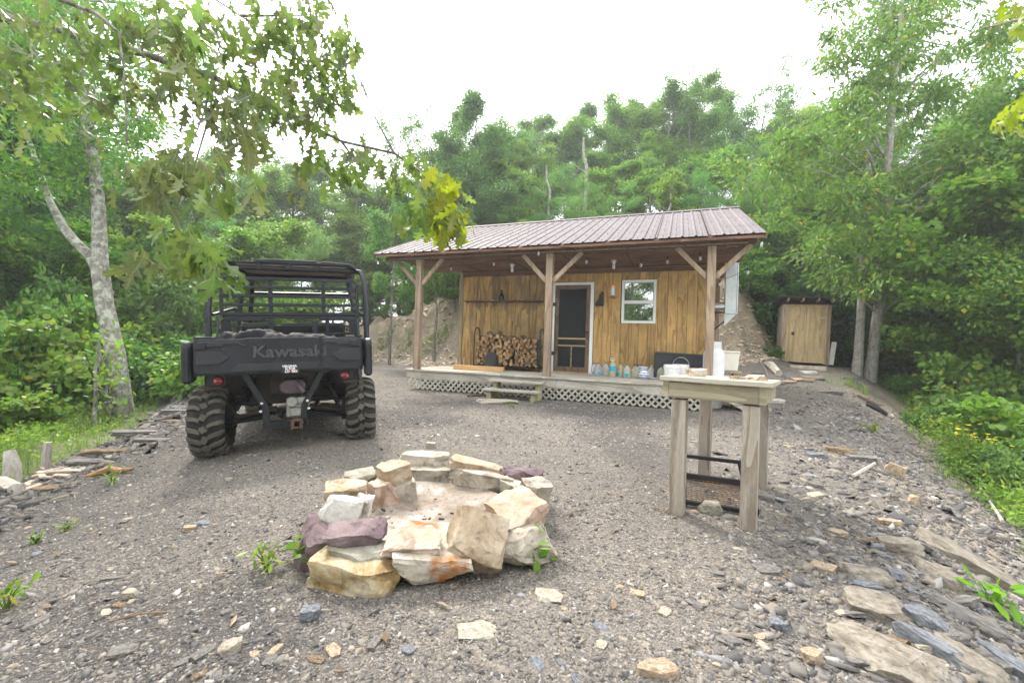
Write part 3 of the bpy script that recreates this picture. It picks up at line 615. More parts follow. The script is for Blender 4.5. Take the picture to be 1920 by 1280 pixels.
# front wall of separate boards, cut round the door and the window
fw = MB()
DO = (-2.72, -1.84, DZ, 2.47); WO = (-1.165, -0.436, 1.60, 2.555)
def wall_pieces(a, b):
    us = sorted({a, b} | {x for x in (DO[0], DO[1], WO[0], WO[1]) if a + 0.012 < x < b - 0.012})
    for p, q in zip(us[:-1], us[1:]):
        m = (p + q) / 2; spans = [(DZ - 0.02, WT)]
        for o in (DO, WO):
            if o[0] - 0.013 < m < o[1] + 0.013:
                spans = [t for lo, hi in spans for t in ((lo, min(hi, o[2])), (max(lo, o[3]), hi)) if t[1] - t[0] > 0.05]
        for lo, hi in spans: yield p, q, lo, hi
for lo, hi, l2, h2 in ((UL, DO[0], DZ - .02, WT), (DO[0], DO[1], DO[3], WT), (DO[1], WO[0], DZ - .02, WT), (WO[0], WO[1], DZ - .02, WO[2]), (WO[0], WO[1], WO[3], WT), (WO[1], UR, DZ - .02, WT)):
    fw.b2(cl(lo, VF + 0.022, l2), cl(hi, VF + 0.06, h2))
front = fw.build('front_wall', DARK, cab)
pw = (UR - UL - 0.10) / 29; 
for i in range(29):
    a = UL + 0.09 + i * pw
    for p, q, lo, hi in wall_pieces(a, a + pw):
        MB().b2(cl(p + 0.004, VF, lo), cl(q - 0.004, VF + 0.021, hi)).build('plank', W_SIDL if i < 12 else W_SID, front)
MB().b2(cl(UL - 0.02, VF - 0.022, DZ), cl(UL + 0.085, VF + 0.07, WT)).build('corner_board', W_GREYY, cab)
MB().b2(cl(UR - 0.012, VF - 0.02, DZ), cl(UR + 0.06, VF + 0.07, WT)).build('corner_board', W_POST, cab)
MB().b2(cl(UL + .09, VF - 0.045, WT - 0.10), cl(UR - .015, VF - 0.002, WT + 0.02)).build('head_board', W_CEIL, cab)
for nm, a, b in (('left', UL, UL + 0.06), ('right', UR - 0.0, UR + 0.06)):
    sw = MB(); sw.b2(cl(a, VF + 0.071, 0.25), cl(b, VB, 3.05)); 
    s = sw.build('side_wall', DARK, cab)
    for k in range(17):
        v0 = VF + 0.075 + k * 0.2; sd = -1 if nm == 'left' else 1; x0 = a - 0.022 if sd < 0 else b + 0.001
        MB().b2(cl(x0, v0 + .004, 0.25), cl(x0 + 0.021, v0 + .196, 3.05)).build('plank', W_SID, s)
MB().b2(cl(UL, VB + .001, 0.25), cl(UR + .06, VB + 0.06, 3.05)).build('back_wall', W_SID, cab)
MB().b2(cl(UL + .06, VF + 0.08, DZ - .05), cl(UR, VB, DZ)).build('inner_floor', DARK, cab)
MB().b2(cl(UL + .06, VF + .06, WT + 0.05), cl(UR, VB, WT + 0.09)).build('inner_ceiling', DARK, cab)
# deck
VD = 8.17
dk = MB(); dk.b2(cl(-5.64, VD + 0.05, DZ - 0.2), cl(-2.46, VD + 0.085, DZ - 0.035)).b2(cl(-2.455, VD + 0.035, DZ - 0.21), cl(0.60, VD + 0.07, DZ - 0.035)).b2(cl(-5.66, VD + .09, DZ - 0.2), cl(-5.62, VF, DZ - 0.035)).b2(cl(0.56, VD + .09, DZ - 0.2), cl(0.60, VF, DZ - 0.035))
deck = dk.build('deck', W_GREYX, cab, bevel=0.003)
for j in range(12):
    v0 = VD + j * 0.141
    for a, b in ((-5.69, -2.46), (-2.455, 0.63)):
        MB().b2(cl(a, v0 + .003 + (0.012 if j == 0 and a < -3 else 0), DZ - 0.035), cl(b, v0 + 0.137, DZ)).build('deck_board', W_GREYX, deck, bevel=0.003)
# lattice
def lattice(u0, u1, v, side=None):
    z0, z1 = 0.0, DZ - 0.2
    lp = MB(); P = (lambda u, d, z: cl(u, v + d, z)) if side is None else (lambda u, d, z: cl(side + d, u, z))
    ln = u1 - u0
    o = MB(); o.b2(P(u0, 0.03, z1 - 0.035), P(u1, 0.034, z1 - .001)) if side is None else o.b2(cl(side + .03, u0, z1 - .035), cl(side + .034, u1, z1 - .001))
    root = o.build('lattice_panel', W_GREYZ, cab)
    step = 0.128; h = z1 - z0
    for dr in (1, -1):
        k = -3
        while u0 + k * step < u1 + 0.3:
            a = u0 + k * step; k += 1
            lo, hi = (a, a + dr * h)
            # clip the slat to the panel
            t0, t1 = 0.0, 1.0
            x0, x1 = min(lo, hi), max(lo, hi)
            if x1 < u0 + .03 or x0 > u1 - .03: continue
            for lim, sgn in ((u0, 1), (u1, -1)):
                f = (lim - lo) / (hi - lo)
                if 0 < f < 1:
                    if (lo - lim) * sgn < 0: t0 = max(t0, f)
                    else: t1 = min(t1, f)
            if t1 - t0 < 0.15: continue
            A = P(lo + (hi - lo) * t0, 0.006 if dr > 0 else 0.015, z0 + h * t0); B = P(lo + (hi - lo) * t1, 0.006 if dr > 0 else 0.015, z0 + h * t1)
            MB().bar(A, B, 0.036, 0.006, (0, 1, 0) if side is None else (1, 0, 0)).build('slat', W_GREYZ, root)
lattice(-5.6, -3.42, VD + 0.045); lattice(-2.50, 0.58, VD + 0.035); lattice(-3.40, -2.52, VD + 0.045); lattice(VD + 0.1, VF, 0, 0.57)
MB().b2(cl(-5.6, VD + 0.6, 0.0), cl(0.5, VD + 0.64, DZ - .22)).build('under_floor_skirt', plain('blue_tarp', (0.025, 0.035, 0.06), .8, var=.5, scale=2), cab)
# posts, beam, braces, ceiling
for pu in (-5.43, -2.40, 0.54):
    MB().b2(cl(pu - 0.068, 8.235, DZ), cl(pu + 0.068, 8.371, 2.88)).build('post', W_POST, cab, bevel=0.006)
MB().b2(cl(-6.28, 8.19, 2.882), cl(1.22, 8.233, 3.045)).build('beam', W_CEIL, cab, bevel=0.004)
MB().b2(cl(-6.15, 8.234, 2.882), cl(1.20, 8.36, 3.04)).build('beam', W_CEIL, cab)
MB().b2(cl(-6.2, 8.176, 2.878), cl(1.1, 8.189, 2.905)).build('nailing_strip', W_POST, cab)
for k in range(9):
    MB().b2(cl(-5.6 + k * 0.80, 8.160, 2.96), cl(-5.545 + k * 0.80, 8.189, 3.06)).build('joist_hanger', GALV, cab)
for pu, ends in ((-5.43, (-6.05, -4.86)), (-2.40, (-2.98, -1.76)), (0.54, (-0.04, 1.15))):
    for e in ends:
        s = 1 if e > pu else -1
        MB().bar(cl(pu + s * 0.066, 8.30, 2.33), cl(e, 8.30, 2.885), 0.085, 0.05, (0, 1, 0)).build('brace', W_POST, cab, bevel=0.004)
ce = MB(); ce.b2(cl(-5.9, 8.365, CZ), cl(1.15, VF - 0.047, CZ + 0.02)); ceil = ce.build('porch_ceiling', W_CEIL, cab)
for k in range(4): MB().b2(cl(-4.6 + 1.22 * k, 8.38, CZ - 0.006), cl(-4.58 + 1.22 * k, VF - .05, CZ - .0005)).build('seam', DARK, ceil)
for su, sv in ((-3.52, 9.1), (-1.26, 9.1)):
    f = MB().lathe([(0.055, 0.0), (0.055, -0.025), (0.032, -0.035), (0.030, -0.075)], cl(su, sv, CZ - 0.001), 12).build('lamp_holder', WHITE, cab, smooth=True)
    MB().lathe([(0.018, -0.075), (0.032, -0.11), (0.036, -0.14), (0.026, -0.17), (0.008, -0.182)], cl(su, sv, CZ), 12).build('bulb', plain('frosted_glass', (0.75, 0.76, 0.74), 0.2), f, smooth=True)
# metal roof: a gable, ribbed panels each side of the ridge
METAL, nt, b = new_mat('brown_roof_metal'); v = coords(nt); n = noise(nt, v, 1.5, 5, 0.6)
nt.links.new(ramp(nt, n, [(0.3, (0.105, 0.084, 0.088)), (0.7, (0.14, 0.115, 0.12))]), b.inputs['Base Color']); b.inputs['Roughness'].default_value = 0.36; b.inputs['Specular IOR Level'].default_value = 0.35
nt.links.new(ramp(nt, noise(nt, v, 5, 5, .6), [(0.3, (.58, .58, .58)), (.7, (.72, .72, .72))]), b.inputs['Roughness'])
VE, ZE, VR = 7.93, 2.985, 11.72; SL = math.tan(R(22.5)); ZR = ZE + (VR - VE) * SL; VBK = 14.6
ROOF_L, ROOF_R = -6.43, 1.33; NP = 9; PW = (ROOF_R - ROOF_L) / NP
def rib_profile(w):
    pts = []; nr = 4; st = w / nr
    for k in range(nr):
        x = k * st; major = k % 2 == 0 or True
        h = 0.022
        pts += [(x, h), (x + 0.018, h), (x + 0.034, 0.0), (x + st / 2 - 0.02, 0.0), (x + st / 2 - .012, .004), (x + st / 2 + .012, .004), (x + st / 2 + .02, 0), (x + st - 0.018, 0.0)]
    return pts
roof = MB()
roof.prism([(VE + 0.02 - CV, ZE - 0.03), (VR - CV, ZR - 0.03), (VBK - CV, ZR - 0.03 - (VBK - VR) * SL), (VBK - CV, ZR - 0.10 - (VBK - VR) * SL), (VR - CV, ZR - 0.10), (VE + 0.02 - CV, ZE - 0.075)], ROOF_R - ROOF_L - 0.04, 'X', ROOF_L + 0.02 - CU)
roof = roof.build('roof', W_CEIL, cab)
pr = rib_profile(PW)
def panel(front_side):
    m = MB(); 
    p0 = (VE, ZE) if front_side else (VBK, ZR - (VBK - VR) * SL); p1 = (VR, ZR)
    for v_, z_ in (p0, p1):
        for x, h in pr: m.v.append((x, v_ - CV, z_ + h))
    for x, h in ((pr[0][0], -0.006),): pass
    k = len(pr); m.f = [(i, i + 1, k + i + 1, k + i) for i in range(k - 1)]; m.m = [0] * (k - 1)
    return m.mesh('roof_panel', METAL)
for fs in (True, False):
    me = panel(fs)
    for i in range(NP):
        o = link('roof_panel', me, roof, (ROOF_L + i * PW - CU + (0 if fs else 0.001), 0, -0.003 * (i % 2)))
        sm = o.modifiers.new('thickness', 'SOLIDIFY'); sm.thickness = 0.002
rc = MB(); rc.prism([(VR - 0.16 - CV, ZR - 0.16 * SL + 0.026), (VR - CV, ZR + 0.035), (VR + 0.16 - CV, ZR - 0.16 * SL + 0.026), (VR + 0.16 - CV, ZR - 0.16 * SL + 0.022), (VR - CV, ZR + 0.03), (VR - 0.16 - CV, ZR - 0.16 * SL + 0.022)], ROOF_R - ROOF_L + 0.02, 'X', ROOF_L - 0.01 - CU); rc.build('ridge_cap', METAL, roof)
sc = MB()
for i in range(NP * 4):
    for k in range(6):
        f = 0.04 + 0.9 * k / 5; v_ = VE + (VR - VE) * f
        sc.box(cl(ROOF_L + (i + 0.55) * PW / 4 - 0.0, v_, ZE + (v_ - VE) * SL + 0.007), (0.016, 0.016, 0.008))
setp(sc.build('screw', plain('roof_screw', (0.05, 0.045, 0.045), .5), roof), kind='stuff')
for x in (ROOF_L + 0.012, ROOF_R - 0.03):
    MB().prism([(VE - CV, ZE - 0.10), (VE - CV, ZE - 0.008), (VR - CV, ZR - 0.008), (VR - CV, ZR - 0.12)], 0.018, 'X', x - CU).build('rake_board', W_CEIL, roof)
for x in (UL - 0.012, UR + 0.02):        # gable infill above the side walls
    MB().prism([(8.37 - CV, CZ + 0.03), (VF - CV, CZ + 0.03), (VB + .05 - CV, 3.06), (VB + .05 - CV, ZR - (VB - VR) * SL - 0.13), (VR - CV, ZR - 0.13), (8.37 - CV, ZE + (8.37 - VE) * SL - 0.12)], 0.03, 'X', x - CU).build('gable_board', W_SID, cab)
# screen door
door = MB()
door.b2(cl(-2.775, VF - 0.03, DZ), cl(-2.70, VF - .002, 2.47)).b2(cl(-1.86, VF - 0.03, DZ), cl(-1.785, VF - .002, 2.47)).b2(cl(-2.775, VF - 0.031, 2.471), cl(-1.785, VF - .002, 2.53)).build('door_casing', WHITE, cab, bevel=.004)
d = MB(); y0, y1 = VF - 0.022, VF + 0.010
d.b2(cl(-2.695, y0, DZ + .03), cl(-2.60, y1, 2.46)).b2(cl(-1.955, y0, DZ + .03), cl(-1.865, y1, 2.46)).b2(cl(-2.599, y0, 2.38), cl(-1.956, y1, 2.459)).b2(cl(-2.599, y0, DZ + 0.03), cl(-1.956, y1, DZ + 0.14))
sd = d.build('screen_door', W_DOOR, cab, bevel=.004)
for z in (1.21, 1.045): MB().b2(cl(-2.599, y0 + .004, z), cl(-1.956, y1 - .004, z + 0.034)).build('door_rail', W_RAIL, sd)
MB().b2(cl(-2.29, y0 + .004, DZ + 0.14), cl(-2.262, y1 - .004, 1.044)).build('door_mullion', W_RAIL, sd)
SCR, nt, b = new_mat('insect_screen'); b.inputs['Base Color'].default_value = (0.004, 0.005, 0.007, 1); b.inputs['Roughness'].default_value = 0.7; b.inputs['Alpha'].default_value = 0.93
MB().b2(cl(-2.60, VF + .002, DZ + .13), cl(-1.955, VF + .004, 2.39)).build('insect_screen', SCR, sd)
for z in (0.83, 1.98): MB().b2(cl(-2.755, y0 - .014, z), cl(-2.66, y0 - .001, z + .085)).build('hinge', BLKM, sd)
h = MB(); h.b2(cl(-1.93, y0 - .05, 1.36), cl(-1.90, y0 - .001, 1.40)); h.tube([cl(-1.945, y0 - .045, 1.385), cl(-1.87, y0 - .045, 1.385)], .012, 6); h.tube([cl(-1.915, y0 - .03, 1.36), cl(-1.915, y0 - .03, 1.22)], .008, 6); h.build('handle', BLKM, sd)
MB().b2(cl(-2.72, VF - 0.02, DZ + .001), cl(-1.84, VF + .06, DZ + .028)).build('threshold', W_NEW, cab)
cu_ = MB()
for k in range(10):
    a = -2.58 + 0.045 * k
    cu_.b2(cl(a, VF + 0.13 + .012 * (k % 2), 2.30 + 0.09 * (k / 9) ** 1.5), cl(a + 0.046, VF + 0.14 + .012 * (k % 2), 2.46))
cu_.build('curtain', plain('curtain_cloth', (0.7, 0.7, 0.7), .9), cab)
# window
w = MB(); a, b_, c, e = WO; t = 0.052
w.b2(cl(a, VF - 0.03, c), cl(a + t, VF + .03, e)).b2(cl(b_ - t, VF - 0.03, c), cl(b_, VF + .03, e)).b2(cl(a + t, VF - 0.03, c), cl(b_ - t, VF + .03, c + t)).b2(cl(a + t, VF - 0.03, e - t), cl(b_ - t, VF + .03, e))
win = w.build('window', WHITE, cab, bevel=.004)
zm = (c + e) / 2 - .01
MB().b2(cl(a + t, VF - 0.024, zm - .03), cl(b_ - t, VF + .028, zm + .03)).build('sash_rail', WHITE, win)
GL, nt, bb = new_mat('window_glass'); bb.inputs['Base Color'].default_value = (0.03, 0.032, 0.035, 1); bb.inputs['Roughness'].default_value = 0.015; bb.inputs['Specular IOR Level'].default_value = 1.0; bb.inputs['IOR'].default_value = 2.6
for z0, z1, yy in ((c + t, zm - .03, 0.0), (zm + .03, e - t, -0.008)):
    MB().b2(cl(a + t + .012, VF + yy, z0 + .012), cl(b_ - t - .012, VF + yy + .008, z1 - .012)).build('pane', GL, win)
    gm = MB(); x0, x1 = a + t, b_ - t
    gm.b2(cl(x0, VF + yy - .004, z0), cl(x0 + .0125, VF + yy + .014, z1)).b2(cl(x1 - .0125, VF + yy - .004, z0), cl(x1, VF + yy + .014, z1)).b2(cl(x0 + .0126, VF + yy - .004, z0), cl(x1 - .0126, VF + yy + .014, z0 + .0125)).b2(cl(x0 + .0126, VF + yy - .004, z1 - .0125), cl(x1 - .0126, VF + yy + .014, z1))
    gm.build('sash', plain('sash_grey', (0.35, 0.36, 0.37), .5), win)
# shelf
sh = MB().b2(cl(-4.98, VF - 0.24, 2.075), cl(-2.98, VF - .002, 2.10)).build('shelf', W_CEIL, cab, bevel=.002)
for su in (-4.68, -3.96, -3.22):
    MB().b2(cl(su - .012, VF - .006, 1.87), cl(su + .012, VF - .001, 2.074)).b2(cl(su - .012, VF - .2, 2.066), cl(su + .012, VF - .007, 2.074)).bar(cl(su, VF - .006, 1.90), cl(su, VF - .17, 2.066), .006, .012).build('bracket', plain('steel_bracket', (.16, .17, .19), .5, .6), sh)
# flue and metal duct on the right side
MB().b2(cl(0.98, 10.55, 1.87), cl(1.20, 10.80, 3.40)).build('flue_casing', GALV, cab, bevel=.006)
MB().tube([cl(0.66, 10.65, 2.04), cl(0.985, 10.65, 2.04)], .085, 14).build('stove_pipe', GALV, cab, smooth=True)
fp = MB(); fp.tube([cl(1.225, 10.60, 1.87), cl(1.225, 10.60, 3.35)], .014, 6); fp.build('flue_rod', GALV, cab)
br = MB(); br.prism([(0.98 - CU, 1.869), (1.21 - CU, 1.869), (0.98 - CU, 1.61)], .012, 'Y', 10.60 - CV); br.build('flue_bracket', GALV, cab)
MB().bar(cl(0.66, 10.55, 1.42), cl(0.97, 10.55, 1.70), .03, .03).b2(cl(.66, 10.52, 1.88), cl(.97, 10.549, 1.92)).build('support_strut', BLKM, cab)
MB().b2(cl(0.80, 10.9, 0.3), cl(0.90, 11.0, 2.9)).build('flue_post', W_POST, cab)
# steps
def steps():
    t = thing('porch_steps', 'two grey timber steps up to the porch deck', 'steps', uv(-2.92, 7.9), -YAW)
    for z, v0 in ((0.145, 0.27 - .62), (0.30, 0.53 - .58)):
        MB().b2((-0.56, v0, z), (0.56, v0 + 0.27, z + 0.038)).build('tread', W_GREYX, t, bevel=.005)
    for x in (-0.42, 0.45):
        MB().b2((x - 0.04, -0.30, -.02), (x + 0.04, 0.02, 0.144)).b2((x - .04, 0.021, -.02), (x + .04, .21, .299)).build('side_board', wood('mossy_timber', (.36, .34, .2), (.2, .2, .1), 'Z', 5), t)
    return t
steps()
st = thing('side_steps', 'weathered wooden steps at the right end of the porch', 'steps', uv(0.72, 8.75), -YAW)
for yy in (-0.05, .72):
    MB().bar((0.0, yy, 0.36), (0.72, yy, -0.04), .04, .22).build('stringer', W_GREYX, st)
for x, z in ((0.22, .27), (.46, .13)): MB().b2((x - .10, -.1, z), (x + .16, .78, z + .038)).build('tread', W_NEW if z > .2 else W_GREYX, st)
# ------------------------------------------------------------------ utility vehicle: x right, y forward, z up, origin on the ground under the rear axle
PLAS = plain('black_plastic', (0.016, 0.018, 0.022), 0.42, 0, 0.4, 3, 0.3, 0.15, 220)
DUST_RELIEF = plain('dusty_relief_plastic', (0.028, 0.03, 0.034), 0.5, 0, 0.35, 4, 0.3)  # dusty tone, also lightened to paint relief highlights on the raised panels
FRAME = plain('frame_paint', (0.012, 0.013, 0.015), 0.38, 0.0, 0.2, 8, 0.3)
BARS = plain('bar_paint', (0.015, 0.017, 0.021), 0.4, 0.0, 0.2, 8, 0.35)
RUB = plain('tyre_rubber', (0.025, 0.023, 0.021), 0.8, 0, 0.3, 7, 0.35, 0.3, 80)
LUG = plain('dusty_tread', (0.10, 0.09, 0.074), 0.85, 0, 0.35, 9, 0.3, 0.3, 90)
MUDDY = plain('dusty_underbody', (0.055, 0.045, 0.036), 0.8, 0.1, 0.4, 6)
ALU = plain('cast_alloy', (0.42, 0.41, 0.38), 0.5, 0.6, 0.3, 12)
REDL = plain('red_lens', (0.17, 0.012, 0.014), 0.12, 0, 0.1, 20, 0.7)
RUSTY = plain('rusty_steel', (0.11, 0.065, 0.045), 0.75, 0.3, 0.35, 9)
utv = thing('utility_vehicle', 'black off-road utility vehicle with cargo bed parked on the gravel, tailgate facing us', 'utility vehicle', (-2.27, 4.50, -0.09), rot=(R(-0.5), R(-3.0), R(21.5)))
def slab(poly, y0, y1, name, mat, parent, bevel=0.006): return MB().prism(poly, y1 - y0, 'Y', y0).build(name, mat, parent, bevel=bevel)
# tailgate with its embossed panels
tg = slab([(-.665, .815), (.665, .815), (.70, .85), (.70, 1.09), (.66, 1.125), (.33, 1.125), (.28, 1.135), (-.28, 1.135), (-.33, 1.125), (-.66, 1.125), (-.70, 1.09), (-.70, .85)], -.485, -.44, 'tailgate', PLAS, utv)
for s in (-1, 1):
    m = MB(); m.prism([(s * .68, 1.02), (s * .50, 1.02), (s * .43, .965), (s * .43, .955), (s * .50, .90), (s * .68, .90)], .022, 'Y', -.5055); m.build('raised_panel', DUST_RELIEF, tg, bevel=.006)
    m = MB(); m.prism([(s * .68, 1.105), (s * .36, 1.105), (s * .29, 1.055), (s * .29, 1.045), (s * .36, 1.075), (s * .68, 1.06)], .012, 'Y', -.496); m.build('raised_rib', DUST_RELIEF, tg, bevel=.004)
    m = MB(); m.b2((s * .66, -.505, 1.055), (s * .47, -.487, 1.075)); m.tube([(s * .675, -.50, 1.03), (s * .675, -.50, 1.12)], .012, 6); m.b2((s * .69, -.51, 1.04), (s * .60, -.49, 1.10)); m.build('latch', BLKM, tg, bevel=.003)
MB().prism([(-.36, .90), (.36, .90), (.42, .845), (.40, .83), (-.40, .83), (-.42, .845)], .010, 'Y', -.494).build('lower_panel', DUST_RELIEF, tg, bevel=.004)
text('lettering', 'Kawasaki', 0.145, plain('embossed_lettering', (.036, .039, .044), .35), tg, (-.245, -.490, .955), (R(90), 0, 0), .011, .004, 1.0, 1.16)
MB().b2((.318, -.502, .87), (.338, -.489, 1.138)).b2((.310, -.507, .855), (.346, -.489, .875)).build('strap', plain('black_strap', (.01, .01, .011), .8), tg)
stk = MB().b2((-.012, -.4965, .80), (.145, -.4935, .875)).build('sticker', plain('sticker_black', (.008, .008, .009), .4), utv)
WT_ = plain('white_print', (.8, .8, .8), .5, var=.02)
for body, z, x in (('VIRGINIA', .8525, -.005), ('IS FOR', .8275, .020), ('LO', .8035, .018), ('ERS', .8035, .076)):
    text('lettering', body, .030, WT_, stk, (x, -.497, z), (R(90), 0, 0), .0006, .0008, 1.0, 1.0)
hz, hx = .8145, .066
ht = [(hx + .0115 * (math.sin(t) ** 3), hz + .0009 * (13 * math.cos(t) - 5 * math.cos(2 * t) - 2 * math.cos(3 * t) - math.cos(4 * t)) * .75) for t in [2 * math.pi * k / 18 for k in range(18)]]
MB().prism(ht, .001, 'Y', -.4978).build('heart', plain('heart_red', (.6, .01, .012), .4, var=.02), stk)
# cargo bed
bd = MB(); bd.b2((-.70, -.44, .80), (.70, .44, .84)); bd.b2((-.70, .40, .84), (.70, .44, 1.15))
bed = bd.build('cargo_bed', PLAS, utv)
for s in (-1, 1):
    MB().prism([(-.44, .80), (-.44, 1.115), (.42, 1.13), (.44, .80)], .05, 'X', s * .66 - (0 if s > 0 else .0) - (.0 if s > 0 else .05)).build('bed_side', PLAS, bed, bevel=.006)
    m = MB(); m.prism([(-.46, .735), (-.46, 1.07), (-.42, 1.115), (.40, 1.12), (.46, 1.06), (.46, .86), (.38, .78), (.30, .86), (-.20, .86), (-.30, .74)], .075 * s, 'X', s * .725)
    m.build('bed_fender', PLAS, utv, bevel=.02)
    m = MB(); m.tube([(s * .70, -.42, 1.135), (s * .70, .38, 1.145)], .016, 6); m.tube([(s * .70, .30, 1.14), (s * .70, .395, 1.35)], .014, 6); m.build('bed_rail', BARS, bed, smooth=True)
# head board with slots, then the bar screen
hb = MB(); z0, z1 = 1.165, 1.385
hb.b2((-.70, .47, z0), (.70, .50, z0 + .03)).prism([(-.70, z1 - .05), (-.30, z1 - .05), (-.27, z1 - .02), (.27, z1 - .02), (.30, z1 - .05), (.70, z1 - .05), (.66, z1), (-.66, z1)], .03, 'Y', .47)
for x0, x1 in ((-.70, -.60), (-.24, -.19), (.20, .26), (.34, .39), (.60, .70)): hb.b2((x0, .472, z0 + .031), (x1, .498, z1 - .051))
hb.b2((-.60, .48, z0 + .10), (.60, .49, z0 + .115))
hb.build('head_board', PLAS, utv, bevel=.006)
scr = MB(); scr.b2((-.715, .50, 1.39), (-.68, .53, 1.83)).b2((.68, .50, 1.39), (.715, .53, 1.78)).bar((.697, .515, 1.78), (.63, .515, 1.83), .03, .03)
screen = scr.build('rear_screen', BARS, utv, bevel=.004)
for z in (1.808, 1.712, 1.615, 1.515, 1.415):
    MB().b2((-.679, .503, z - .017), (.679, .520, z + .017)).build('screen_bar', BARS, screen, bevel=.003)
for x in (-.225, .325): MB().b2((x - .022, .521, 1.39), (x + .022, .535, 1.83)).build('screen_upright', BARS, screen, bevel=.003)
# roll cage and roof
cage = MB()
for s in (-1, 1):
    cage.tube([(s * .79, .38, 1.10), (s * .80, .42, 1.45), (s * .785, .48, 1.78), (s * .755, .58, 1.93), (s * .66, .72, 1.965), (s * .62, 1.3, 1.975), (s * .62, 1.85, 1.95), (s * .68, 2.10, 1.70), (s * .76, 2.36, 1.15)], .031, 8)
    cage.tube([(s * .62, 1.28, 1.96), (s * .68, 1.30, 1.5), (s * .72, 1.25, 1.0), (s * .72, 1.15, .62)], .028, 8)
    cage.tube([(s * .76, .44, 1.40), (s * .66, .90, 1.50), (s * .68, 1.28, 1.45)], .018, 6)
cage.tube([(-.69, .66, 1.95), (.69, .66, 1.95)], .028, 8); cage.tube([(-.62, 1.3, 1.95), (.62, 1.3, 1.95)], .026, 8); cage.tube([(-.66, 2.04, 1.80), (.66, 2.04, 1.80)], .026, 8); cage.tube([(-.70, .58, 1.40), (.70, .58, 1.40)], .024, 8)
cage.build('roll_cage', BARS, utv, smooth=True)
rf = MB(); prof = [(-.70, 1.975), (-.68, 2.005), (-.40, 2.02), (-.385, 2.045), (-.20, 2.055), (.24, 2.055), (.26, 2.035), (.30, 2.035), (.32, 2.05), (.62, 2.035), (.68, 2.005), (.70, 1.975), (.66, 1.965), (.62, 2.0), (-.62, 2.0), (-.66, 1.965)]
rf.prism(prof, 1.38, 'Y', .60); roof_ = rf.build('roof_panel', PLAS, utv, bevel=.008)
MB().b2((-.58, .66, 1.985), (.58, 1.90, 1.9985)).build('roof_lining', plain('tan_lining', (.28, .23, .19), .7), roof_)
for x in (-.35, -.05, .25): MB().b2((x - .025, .60, 1.94), (x + .025, .66, 1.997)).build('roof_clamp', PLAS, roof_)
# cabin: seats, dash, wheel, bonnet
for y in (.62, 1.42):
    MB().b2((-.62, y + .12, .62), (.62, y + .58, .78)).build('seat', plain('seat_vinyl', (.02, .02, .022), .5), utv, bevel=.03)
    for x in (-.38, .02, .38): MB().box((x, y + .10, 1.04), (.36, .10, .56), (R(10), 0, 0)).build('backrest', plain('seat_vinyl', (.02, .02, .022), .5), utv, bevel=.03)
MB().b2((-.66, .50, .40), (.66, 2.30, .46)).build('floor_pan', PLAS, utv)
MB().prism([(2.05, .62), (2.05, 1.08), (2.20, 1.18), (2.42, 1.16), (2.95, .98), (3.05, .80), (3.02, .45), (2.45, .45)], 1.30, 'X', -.65).build('bonnet', PLAS, utv, bevel=.03)
sw_ = MB(); sw_.tube([(-.34 + .17 * math.cos(t), 1.90 + .09 * math.sin(t), 1.16 + .145 * math.sin(t)) for t in [2 * math.pi * k / 16 for k in range(17)]], .015, 6, False); sw_.tube([(-.34, 1.90, 1.16), (-.34, 2.08, 1.06)], .02, 6); sw_.build('steering_wheel', PLAS, utv, smooth=True)
for s in (-1, 1):
    MB().prism([(1.98, .60), (2.02, .92), (2.35, 1.0), (2.75, .94), (2.95, .72), (2.80, .74), (2.62, .82), (2.15, .82), (2.06, .60)], .12 * s, 'X', s * .66).build('front_fender', PLAS, utv, bevel=.02)
    MB().box((s * .42, 3.04, .80), (.26, .06, .12)).build('headlight', plain('headlight_glass', (.7, .7, .7), .1), utv, bevel=.02)
    MB().b2((s * .70, .75, .42), (s * .62, 1.95, .60)).build('side_sill', PLAS, utv, bevel=.02)
bp = MB(); bp.tube([(-.5, 3.08, .55), (-.5, 3.12, .95), (.5, 3.12, .95), (.5, 3.08, .55), (-.5, 3.08, .55)], .022, 6); bp.build('front_bumper', FRAME, utv)
